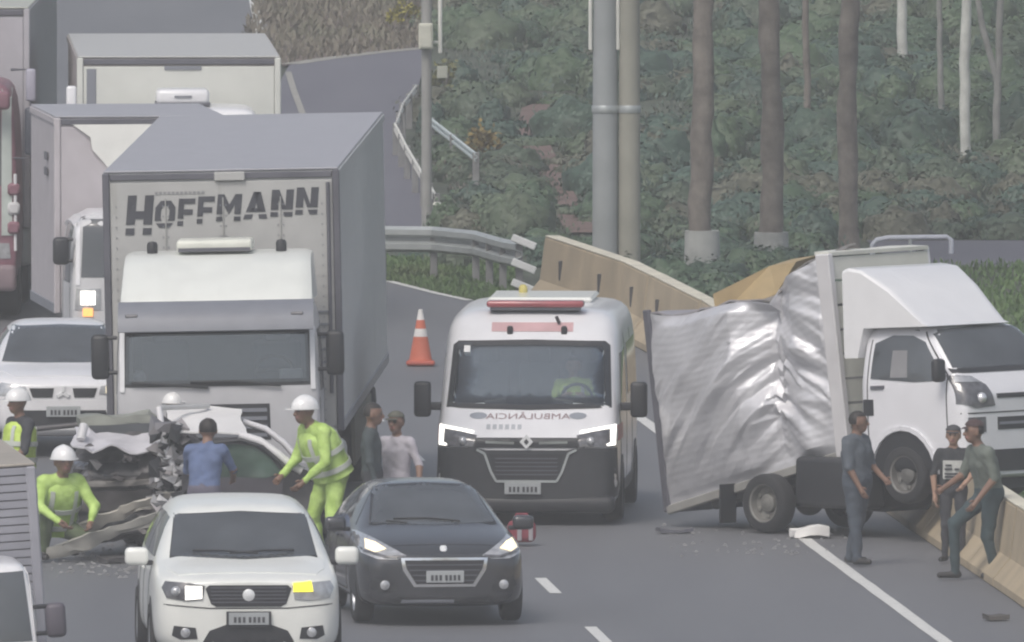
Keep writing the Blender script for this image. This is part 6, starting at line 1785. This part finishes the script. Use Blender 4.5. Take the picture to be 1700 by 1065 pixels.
# crease field: facets stretched along the pull of the fold, random depth at each corner
from mathutils.geometry import delaunay_2d_cdt
def crease_field(seed, su, sw):
    r = random.Random(seed); P = []
    a = -.2
    while a < 1.3:
        b = -.3
        while b < 5.2:
            P.append(Vector((a + r.uniform(-.45, .45) * su, b + r.uniform(-.45, .45) * sw))); b += sw
        a += su
    out = delaunay_2d_cdt(P, [], [], 0, 1e-6)
    V3 = [Vector((p.x, p.y, r.uniform(-1, 1))) for p in out[0]]
    tr = BVHTree.FromPolygons(V3, [tuple(f) for f in out[2]])
    def f(u, w):
        h = tr.ray_cast(Vector((u, w, 5)), Vector((0, 0, -1)))
        return h[0].z if h[0] else 0.0
    return f
crease_a, crease_b = crease_field(3, .17, .34), crease_field(8, .075, .15)
def side_pt(u, t, amp=1.0):
    ub = u
    bot = RB.lerp(FB, u)
    # upper edge: rear half runs nearly level, then a torn step up to the front post
    if u < .70: top = RT + (FT - RT) * u; top.z = RT.z + .17 * u / .70 - .05 * math.sin(u * 9)
    else: top = RT + (FT - RT) * u; top.z = RT.z + .34 + (FT.z - RT.z - .34) * (u - .70) / .30
    p = bot.lerp(top, t)
    q = Vector((u * 3.2, t * 2.4, .7))
    d = -.24 * max(0, 1 - abs(u - .66) / .15) * (.25 + .75 * t) + .12 * math.exp(-((u - .46) / .16) ** 2) * t
    d += .10 * math.exp(-((u - .84) / .09) ** 2) * (1 - t * .5)
    lowm = math.exp(-((t - .44) / .20) ** 2) * (0.12 + 1.0 * math.exp(-((u - .64) / .22) ** 2))
    d += .20 * math.sin(math.pi * t) ** .7 * math.sin(math.pi * min(1, u / .64)) ** .8 + .05 * math.sin(math.pi * t)
    w_ = (t + 1.05 * abs(u - .66)) * 2.4
    d += (.038 + .125 * lowm) * crease_a(u, w_) + (.014 + .050 * lowm) * crease_b(u + .3, w_ * 1.0 + .2)
    d += .022 * noise.noise(q * 2.3)
    corr = .0014 * math.sin(t * 2 * math.pi * 26)          # pressed ribs of the sheet
    d += corr * (1 - .75 * min(1, lowm))
    edge = min(1, t / .06, (1 - t) / .05 if u < .7 else 1, u / .03, (1 - u) / .04)
    return p + n_out * d * max(0, edge) * amp
N_, T_ = 150, 130
bm = bmnew()
grid = [[side_pt(i / N_, j / T_) for j in range(T_ + 1)] for i in range(N_ + 1)]
sheet(bm, grid, .006)
sp_ = loc(bm, 'side_panel', FOIL, Matrix.Identity(4), 22)
sp_['label'] = 'crumpled silver side panel of the truck box'
def bar_part(name, a, b, sx, sy, mat, parent=None):
    bm = bmnew(); d = (b - a); L_ = d.length
    z = d.normalized(); x = ax_x - z * ax_x.dot(z); x.normalize(); y = z.cross(x)
    m = Matrix((x, y, z)).transposed().to_4x4(); m.translation = (a + b) / 2
    bx(bm, (0, 0, 0), (sx, sy, L_), .012)
    bmesh.ops.transform(bm, matrix=m, verts=bm.verts[:])
    return loc(bm, name, mat, Matrix.Identity(4), 0, parent)
up = Vector((0, 0, 1))
bar_part('front_post', FB - up * .06, FT + up * .02, .09, .20, M('post_pale', (.62, .61, .62), .4, var=.05, dirt=.3))
bar_part('front_post', FB + across - up * .06, FT + across + up * .02, .09, .12, WB)
bar_part('rear_post', RB - up * .05, RT + up * .04, .06, .10, G_DARK)
bar_part('rear_post', RB + across - up * .05, RT + across + up * .04, .06, .10, G_DARK)
bar_part('bottom_rail', RB - up * .03, FB - up * .03, .07, .10, M('rail_tan_grey', (.26, .255, .24), .6, dirt=.4))
bar_part('bottom_rail', RB + across - up * .03, FB + across - up * .03, .07, .10, G_MID)
# front wall boards
for k in range(8):
    t0, t1 = k / 8 + .004, (k + 1) / 8 - .008
    bm = bmnew(); a, b = FB.lerp(FT, t0), FB.lerp(FT, t1); o_ = -ax_y * (.05 + .012 * (k % 2))
    sheet(bm, [[a + o_ + across * (i / 4), b + o_ + across * (i / 4)] for i in range(5)], .03)
    loc(bm, 'front_board', M('board_cream', (.62, .62, .56), .45, var=.05, dirt=.25), Matrix.Identity(4), 0)
bm = bmnew(); sheet(bm, [[FT + across * (i / 4) - ax_y * .08 + up * .0, FT + across * (i / 4) + ax_y * .14 + up * .012 * (i % 2)] for i in range(5)], -.04); loc(bm, 'front_cap', M('board_cream', (.62, .62, .56)), Matrix.Identity(4), 0)
# floor, far wall, doors, torn roof
bm = bmnew(); sheet(bm, [[RB + (FB - RB) * (i / 6) + across * (j / 3) + up * .02 for j in range(4)] for i in range(7)], .08); loc(bm, 'box_floor', G_DARK, Matrix.Identity(4), 0)
bm = bmnew()
sheet(bm, [[(RB + across + (FB - RB) * (i / 16)).lerp(RT + across + (FT - RT) * (i / 16) + up * (-.45 * math.sin(i / 16 * 3.14) * .6), j / 10) + ax_x * (.10 * noise.noise(Vector((i * .4, j * .3, 5)))) for j in range(11)] for i in range(17)], .02)
loc(bm, 'far_panel', M('inside_panel_grey', (.30, .30, .32), .6, var=.1), Matrix.Identity(4), 40)
bm = bmnew(); sheet(bm, [[(RB.lerp(RT, i / 6)) + across * (j / 4) + ax_y * .04 for j in range(5)] for i in range(7)], .03); loc(bm, 'rear_door', G_DARK, Matrix.Identity(4), 0)
bm = bmnew()
for i in range(15): pass
rows = []
for i in range(15):
    u = .02 + i * .041
    p0 = side_pt(u, 1.0)
    rows.append([p0 + across * (j / 6) + up * (.02 - .05 * math.sin(j / 6 * 3.1) * math.sin(u * 5) + .05 * noise.noise(Vector((i * .5, j * .8, 3)))) for j in range(7)])
sheet(bm, rows, .02); loc(bm, 'roof_sheet', M('roof_mauve_grey', (.36, .34, .36), .5, metal=.3, var=.1), Matrix.Identity(4), 40)
# crumpled roof flap standing between the halves
bm = bmnew(); rows = []
for i in range(9):
    u = .63 + i * .045
    base = side_pt(min(u, 1), 1.0)
    rows.append([base + across * (.04 + .06 * j) + up * (.03 + .02 * j + .05 * noise.noise(Vector((i * .9, j * .9, 1)))) for j in range(6)])
sheet(bm, rows, .02); loc(bm, 'torn_roof_flap', M('flap_brown_grey', (.23, .215, .205), .6, var=.2, dirt=.4), Matrix.Identity(4), 30)
OR = M('tan_plywood', (.36, .27, .14), .7, var=.12, scale=5, dirt=.3, dirt_c=(.30, .24, .14))
yb = 287.3
poly = [atY(1184, 488, yb), atY(1278, 441, yb), atY(1322, 434, yb - .4), atY(1290, 486, yb - .4), atY(1290, 530, yb - .4), atY(1190, 530, yb)]
bm = bmnew()
a_ = [bm.verts.new(p) for p in poly]; b_ = [bm.verts.new(p + Vector((.25, .55, .05))) for p in poly]
bm.faces.new(a_); bm.faces.new(b_[::-1])
for k in range(len(poly)): bm.faces.new((a_[k], b_[k], b_[(k + 1) % len(poly)], a_[(k + 1) % len(poly)]))
loc(bm, 'torn_plywood', OR, Matrix.Identity(4), 0)
# underside of the cab behind the bumper
bm = bmnew(); bx(bm, (0, .75, .22), (1.30, 1.2, .24), .04); cp('engine_pan', bm, BLACK)

# ------------------------------------------------------------------ wrecked white car lying in front of the grey truck
def crumple(p, amp, f, seed=0):
    q = Vector(p) * f + Vector((seed * 3.1, seed * 1.7, seed))
    return Vector(p) + Vector((noise.noise(q), noise.noise(q + Vector((9, 2, 4))), noise.noise(q + Vector((3, 8, 1))))) * amp
G0 = at(520, 921); YW = 281.55
wc = thing('wrecked_car', 'wrecked white car with crushed rear and torn open roof in front of the grey truck', 'car', (G0.x, YW, 0))
invw = Matrix.Translation(-Vector((G0.x, YW, 0)))
def wl(bm, name, mat, smooth=35, parent=None):
    bmesh.ops.transform(bm, matrix=invw, verts=bm.verts[:]); return obj(name, bm, mat, parent or wc, smooth)
def W(px, py, dy=0.0): return atY(px, py, YW + dy)
WP = M('wreck_white', (.72, .71, .73), .4, var=.05, dirt=.3, dirt_c=(.45, .43, .42))
WD = M('wreck_dark_door', (.055, .052, .062), .4, var=.2, coat=.4, dirt=.4)
# side of the body, near and far, with door below the window line
def slab(name, pix, d0, d1, mat, amp=.03, parent=None, n=1):
    bm = bmnew(); f = [bm.verts.new(W(x, y, d0)) for x, y in pix]; g = [bm.verts.new(W(x, y, d1)) for x, y in pix]
    bm.faces.new(f); bm.faces.new(g[::-1]); k_ = len(pix)
    for k in range(k_): bm.faces.new((f[k], g[k], g[(k + 1) % k_], f[(k + 1) % k_]))
    bmesh.ops.triangulate(bm, faces=bm.faces[:])
    for _ in range(4):
        es = [e for e in bm.edges if e.calc_length() > .16]
        if not es: break
        bmesh.ops.subdivide_edges(bm, edges=es, cuts=1); bmesh.ops.triangulate(bm, faces=[q for q in bm.faces if len(q.verts) > 3])
    for v_ in bm.verts: v_.co = crumple(v_.co, amp, 3.2, len(name))
    return wl(bm, name, mat, 30, parent)
body = slab('body', [(300, 796), (310, 742), (355, 728), (420, 727), (452, 744), (486, 768), (512, 782), (520, 812), (518, 880), (300, 890)], -.75, .70, WD, .035)
slab('door', [(322, 794), (322, 842), (440, 846), (470, 838), (470, 792)], -.80, -.74, M('door_mauve_black', (.060, .055, .066), .35, coat=.5, dirt=.3), .015)
gw = slab('side_window', [(352, 792), (352, 742), (388, 737), (420, 741), (446, 758), (468, 786), (440, 794)], -.80, -.765, M('green_reflection_glass', (.06, .095, .075), .08, var=.5, scale=2.5, spec=.9), .010)  # green reflection put into the glass colour
def wtube(name, pix, r, mat, dys, parent=None):
    bm = bmnew(); tube(bm, [W(x, y, d) for (x, y), d in zip(pix, dys)], r, 8); return wl(bm, name, mat, 60, parent)
wtube('roof_pillar', [(396, 722), (430, 732), (458, 752), (482, 772), (500, 782)], .045, WP, (-.80, -.80, -.80, -.80, -.78))
wtube('roof_pillar', [(402, 700), (440, 712), (470, 735), (496, 765)], .035, WP, (.5, .5, .5, .5))
wtube('window_trim', [(345, 736), (400, 731), (435, 742), (462, 766), (476, 786)], .022, BLACK, (-.84,) * 5)
rows = []
for i in range(9):
    row = []
    for j in range(9):
        t, u = i / 8, j / 8
        x = 276 + 122 * u + 10 * t * u; y = (676 + 4 * u) * (1 - t) + (716 + 4 * u) * t
        p = W(x, y, .55 - 1.25 * t); p.z += .10 * math.sin(u * 3) * (1 - t) * .3
        row.append(crumple(p, .035, 2.6, 2))
    rows.append(row)
bm = bmnew(); sheet(bm, rows, .018); wl(bm, 'roof', M('wreck_bright_white', (.80, .79, .78), .35, var=.03), 40)
wtube('broken_pillar', [(263, 676), (266, 700), (272, 735), (292, 790)], .035, WP, (-.5, -.55, -.6, -.6))
wtube('broken_pillar', [(262, 677), (300, 676), (345, 674)], .030, M('pillar_grey', (.5, .5, .5), .4), (-.45, .0, .4))
slab('hood', [(474, 768), (500, 776), (524, 786), (526, 800), (490, 792)], -.72, .65, WP, .03)
slab('bumper', [(508, 806), (524, 800), (530, 870), (512, 880)], -.72, .68, G_DARK, .04)
for px_ in (330, 486):
    bm = bmnew(); c_ = W(px_, 878, -.70); c_.z = .30
    m = Matrix.Translation(c_) @ Matrix.Rotation(R(90), 4, 'X')
    lathe(bm, [(.19, -.09), (.28, -.09), (.30, -.06), (.30, .06), (.28, .09), (.19, .09), (.18, 0)], m, 24, caps=False); wl(bm, 'wheel', RUBBER, 50)
# shredded rear end: many torn scraps that cannot be told apart
rnd = random.Random(5); bms = [bmnew(), bmnew(), bmnew()]
for k in range(120):
    x, y = rnd.uniform(255, 312), rnd.uniform(700, 845)
    c_ = W(x, y, rnd.uniform(-.85, .1)); s = rnd.uniform(.04, .13)
    m = Matrix.Rotation(rnd.uniform(0, 6), 4, 'X') @ Matrix.Rotation(rnd.uniform(0, 6), 4, 'Z')
    bm = bms[k % 3]
    V4 = [bm.verts.new(c_ + (m @ Vector(q)) * s) for q in ((-1, -.5, .1), (.9, -.4, -.2), (.7, .6, .2), (-.6, .5, -.3), (0, 0, .35))]
    for a, b, c2 in ((0, 1, 4), (1, 2, 4), (2, 3, 4), (3, 0, 4), (1, 0, 3), (1, 3, 2)): bm.faces.new((V4[a], V4[b], V4[c2]))
for bm, mt in zip(bms, (M('scrap_pale', (.40, .40, .41), .5), BLACK, M('scrap_grey', (.24, .23, .24), .4, metal=.5))):
    o = wl(bm, 'torn_scrap', mt, 0); o['kind'] = 'stuff'

# ---- crushed dark car left of it
YC = 282.2; G1 = at(165, 912)
cc = thing('crushed_car', 'crushed dark car with a buckled white hood scrap left of the wrecked white car', 'car', (G1.x, YC, 0))
invw = Matrix.Translation(-Vector((G1.x, YC, 0))); YW = YC; wc = cc
CRD = M('crushed_brown_grey', (.085, .078, .080), .5, var=.35, scale=2.5, metal=.2, dirt=.6, dirt_c=(.17, .15, .14), dscale=2.5)
CRD2 = M('crushed_mauve_grey', (.085, .08, .083), .5, var=.25, scale=2.5, metal=.2, dirt=.5, dirt_c=(.2, .18, .17))
def ch(z0, w, zb, wt, zt): return [(0, z0), (w * .86, z0), (w, z0 + .12), (w, zb - .2), (w * .98, zb), (wt, zt - .03), (wt * .6, zt), (0, zt + .01)]
cme = loft_body([(0, ch(.22, .62, .82, .54, .95)), (.10, ch(.18, .74, .88, .64, 1.02)), (.35, ch(.18, .78, .95, .68, 1.12)), (.60, ch(.18, .78, 1.0, .66, 1.20)),
    (.85, ch(.18, .78, 1.0, .60, 1.40)), (1.1, ch(.18, .77, 1.0, .58, 1.46)), (1.35, ch(.2, .70, 1.0, .52, 1.36))], 3)
cx_ = G1.x + .46
for v_ in cme.vertices:
    p = Vector((v_.co.x + cx_, v_.co.y + YC - .62, v_.co.z))
    cr_ = .05 + .10 * max(0, 1 - v_.co.y / .6) * (v_.co.z > .3)
    p = crumple(p, cr_, 2.4, 6); p = crumple(p, .05, 6.5, 2); p.z -= .10 * max(0, -v_.co.x)
    v_.co = p
CS = Shell(cme.copy())
bm = bmnew(); bm.from_mesh(cme); wl(bm, 'body', CRD2, 30)
def cpx(pix): return [((px - CX) * YC / F_PX, CAM_H - (py - HORIZON) * YC / F_PX) for px, py in pix]
for nm, pix, mt, pr in (('grille', [(150, 768), (152, 788), (232, 784), (230, 764)], BLACK, .02), ('bumper', [(112, 812), (114, 846), (250, 842), (252, 806)], CRD, .05),
                        ('headlight', [(124, 766), (126, 786), (146, 786), (146, 766)], LAMP_DARK, .02), ('bumper_strip', [(140, 795), (141, 803), (262, 798), (262, 789)], M('crushed_warm_grey', (.24, .225, .215), .55, var=.2, dirt=.4), .06),
                        ('lower_intake', [(150, 852), (152, 872), (230, 868), (228, 850)], BLACK, .02)):
    wl(CS.patch(cpx(pix), 'F', pr, .02, .08), nm, mt, 30)
rows = []
for a in range(7):
    rows.append([crumple(W(122 + 150 * b / 14 + 6 * math.sin(a), 718 + 28 * a / 6 + 6 * math.sin(b * .8) * (a / 6) - (9 if b < 3 else 0), .15 - .90 * a / 6), .045, 4.2, 3) for b in range(15)])
bm = bmnew(); sheet(bm, rows, .015); wl(bm, 'hood', M('scraped_white', (.58, .57, .60), .45, var=.12, scale=6, dirt=.5, dirt_c=(.3, .28, .27)), 35)
wtube('bent_frame', [(60, 712), (120, 706), (190, 700), (262, 696)], .03, CRD2, (.4, .4, .4, .5))
wtube('bent_frame', [(138, 706), (136, 716), (133, 730)], .05, W_DIRTY, (-.4, -.45, -.5))
slab('windshield', [(146, 706), (255, 700), (268, 722), (150, 728)], .12, .20, GLASS, .02)
slab('roof', [(128, 690), (250, 684), (264, 697), (200, 702), (132, 706)], .15, .8, M('scraped_olive_grey', (.24, .25, .22), .5, var=.2, dirt=.4), .06)
for px_ in (262,):
    bm = bmnew(); c_ = W(px_, 885, -.15); c_.z = .29
    m = Matrix.Translation(c_) @ Matrix.Rotation(R(78), 4, 'X')
    lathe(bm, [(.18, -.09), (.27, -.09), (.29, -.06), (.29, .06), (.27, .09), (.18, .09), (.17, 0)], m, 24, caps=False); wl(bm, 'wheel', RUBBER, 50)
rnd = random.Random(9); bms = [bmnew(), bmnew()]
for k in range(26):
    c_ = W(rnd.uniform(110, 290), rnd.uniform(738, 890), rnd.uniform(-.75, -.45)); s = rnd.uniform(.03, .09)
    m = Matrix.Rotation(rnd.uniform(0, 6), 4, 'X') @ Matrix.Rotation(rnd.uniform(0, 6), 4, 'Z'); bm = bms[k % 2]
    V4 = [bm.verts.new(c_ + (m @ Vector(q)) * s) for q in ((-1, -.5, .1), (.9, -.4, -.2), (.7, .6, .2), (-.6, .5, -.3), (0, 0, .35))]
    for a, b, c2 in ((0, 1, 4), (1, 2, 4), (2, 3, 4), (3, 0, 4), (1, 0, 3), (1, 3, 2)): bm.faces.new((V4[a], V4[b], V4[c2]))
for bm, mt in zip(bms, (CRD, M('scrap_grey', (.24, .23, .24)))):
    o = wl(bm, 'torn_scrap', mt, 0); o['kind'] = 'stuff'

# ---- long bent strips and other debris on the road
def strip_debris(name, label, pix, w, mat, dy=0.0, th=.03, seed=1, lift=.0):
    pts = [atY(x, y, yy) for x, y, yy in pix]
    g = pts[0]
    t = thing(name, label, 'debris', (g.x, g.y, 0), group=None)
    rows = []
    for i, p in enumerate(pts):
        q = pts[min(i + 1, len(pts) - 1)] - pts[max(i - 1, 0)]; n = Vector((-.15, .45, -.9)).normalized()
        rows.append([crumple(p + n * (w * (k / 4 - .5)) + Vector((0, 0, .04 * math.sin(k * 1.6 + i))), .05, 4, seed) for k in range(5)])
    dense = []
    for a, b in zip(rows, rows[1:]):
        for s in range(4): dense.append([crumple(x.lerp(y, s / 4), .040, 8, seed) for x, y in zip(a, b)])
    dense.append(rows[-1])
    bm = bmnew(); sheet(bm, dense, th)
    bmesh.ops.transform(bm, matrix=Matrix.Translation(-Vector((g.x, g.y, 0))), verts=bm.verts[:])
    return obj('bent_sheet', bm, mat, t, 35)
BEIGE = M('bent_beige_sheet', (.42, .395, .35), .55, var=.18, scale=5, dirt=.6, dirt_c=(.17, .16, .15), dscale=5)
BEIGE2 = M('bent_grey_beige_sheet', (.34, .33, .30), .55, var=.2, scale=5, dirt=.6, dirt_c=(.15, .14, .13), dscale=5)
strip_debris('metal_strip', 'long bent beige metal strip sloping up to the wreck, upper of the two', [(112, 890, 281.2), (160, 872, 281.2), (200, 856, 281.2), (240, 838, 281.1), (284, 822, 281.0)], .15, BEIGE, seed=2)
strip_debris('metal_strip', 'long bent grey beige metal strip lying on the road, lower of the two', [(76, 918, 280.9), (130, 905, 280.8), (180, 888, 280.8), (230, 868, 280.8), (274, 850, 280.8)], .13, BEIGE2, seed=4)
def scrap(name, label, px, py, sx, sy, sz, mat, rz=.3, seed=1):
    g = at(px, py); t = thing(name, label, 'debris', g, rz)
    bm = bmnew(); bx(bm, (0, 0, sz / 2), (sx, sy, sz), .0)
    bmesh.ops.subdivide_edges(bm, edges=bm.edges[:], cuts=4, use_grid_fill=True)
    for v_ in bm.verts: v_.co = crumple(v_.co, min(sx, sy, sz) * .5 + .02, 4, seed); v_.co.z = max(0, v_.co.z)
    obj('crushed_piece', bm, mat, t, 35); return t
rw = scrap('broken_panel', 'white broken panel on the road beside the rear wheel of the crashed truck', 1345, 893, .40, .25, .12, M('panel_bright', (.78, .77, .75), .5, var=.05), .1, 3)
scrap('broken_panel', 'flat dark scrap on the road left of the crashed truck', 1120, 884, .40, .25, .04, G_DARK, .2, 4)
scrap('broken_panel', 'grey scrap on the road under the lower metal strip', 190, 934, .30, .3, .06, CRD2, .4, 5)
scrap('rubble_lump', 'small dark lump of rubble on the right shoulder by the barrier', 1655, 1030, .22, .2, .05, M('rubble_dark', (.08, .075, .07), .9), .4, 6)
rnd = random.Random(31); bm = bmnew()
for k in range(420):
    a = rnd.gauss(0, 1); p = at(min(520, max(60, 200 + a * 130)), rnd.uniform(905, 960)) if k < 330 else at(1100 + rnd.random() * 330, rnd.uniform(872, 925))
    s_ = rnd.uniform(.008, .035)
    v4 = [bm.verts.new(p + Vector(q) * s_) for q in ((-1, -.6, 0), (1, -.5, 0), (.2, 1, 0), (0, 0, .8))]
    for i_ in ((0, 1, 3), (1, 2, 3), (2, 0, 3)): bm.faces.new([v4[i] for i in i_])
o = obj('road_debris', bm, M('debris_mix', (.13, .13, .135), .4, var=.7, scale=3), smooth=0); tag(o, 'small bits of glass and plastic scattered on the road', kind='stuff')
# red kit behind the hatchback
g = at(866, 905); t = thing('rescue_bag', 'red rescue bag with white straps on the road behind the dark hatchback', 'bag', g, R(15))
bm = bmnew(); bx(bm, (0, 0, .15), (.30, .25, .24), .07, seg=3); obj('bag_body', bm, M('bag_red', (.26, .05, .07), .8, var=.2), t, 60)
bm = bmnew(); bx(bm, (-.06, -.13, .17), (.05, .02, .24), .006); bx(bm, (.07, -.13, .17), (.05, .02, .24), .006); o = obj('strap', bm, M('strap_pale', (.34, .32, .34), .7), t, 0); o['kind'] = 'stuff'
bm = bmnew(); tube(bm, [(-.09, 0, .27), (-.06, 0, .34), (.06, 0, .34), (.09, 0, .27)], .015, 8); obj('handle', bm, M('bag_red', (.26, .05, .07)), t)

# ---- traffic cone
g = at(698, 606)
t = thing('traffic_cone', 'orange traffic cone with white bands beside the grey truck', 'traffic cone', g)
OC = M('cone_orange', (.55, .14, .08), .55, var=.12, dirt=.35, dirt_c=(.25, .12, .09), dscale=4)
WBAND = M('cone_white', (.70, .68, .66), .5, dirt=.3)
bm = bmnew(); bx(bm, (0, 0, .03), (.36, .36, .06), .02); obj('base', bm, M('cone_base', (.40, .09, .06), .7, dirt=.5), t, 0)
rr = lambda z: .145 - .115 * (z - .06) / .62
def band(n, z0, z1, m, g=0.0):
    bm = bmnew(); lathe(bm, [(rr(z0) + g, z0), (rr(z1) + g, z1)] + ([(.0001, z1 + .004)] if n == 'cone_tip' else []), None, 24, caps=False); obj(n, bm, m, t, 60)
band('cone_body', .06, .36, OC); band('white_band', .36, .46, WBAND); band('cone_body', .46, .57, OC); band('white_band', .57, .64, WBAND); band('cone_tip', .64, .70, WBAND)

# ------------------------------------------------------------------ air between here and the trees
bm = bmnew(); bx(bm, (0, 1220, 8.5), (3040, 2600, 19.0))
hz = obj('haze', bm, None if False else M('tmp', (1, 1, 1)), smooth=0)
hm = bpy.data.materials.new('haze_air'); hm.use_nodes = True
hn = hm.node_tree; hn.nodes.clear()
ho = hn.nodes.new('ShaderNodeOutputMaterial'); pv = hn.nodes.new('ShaderNodeVolumePrincipled')
pv.inputs['Color'].default_value = (.96, .97, .98, 1)
pv.inputs['Density'].default_value = HAZE_DENSITY
pv.inputs['Anisotropy'].default_value = 0.0
hn.links.new(pv.outputs[0], ho.inputs['Volume'])
hz.data.materials.clear(); hz.data.materials.append(hm)
tag(hz, kind='stuff')
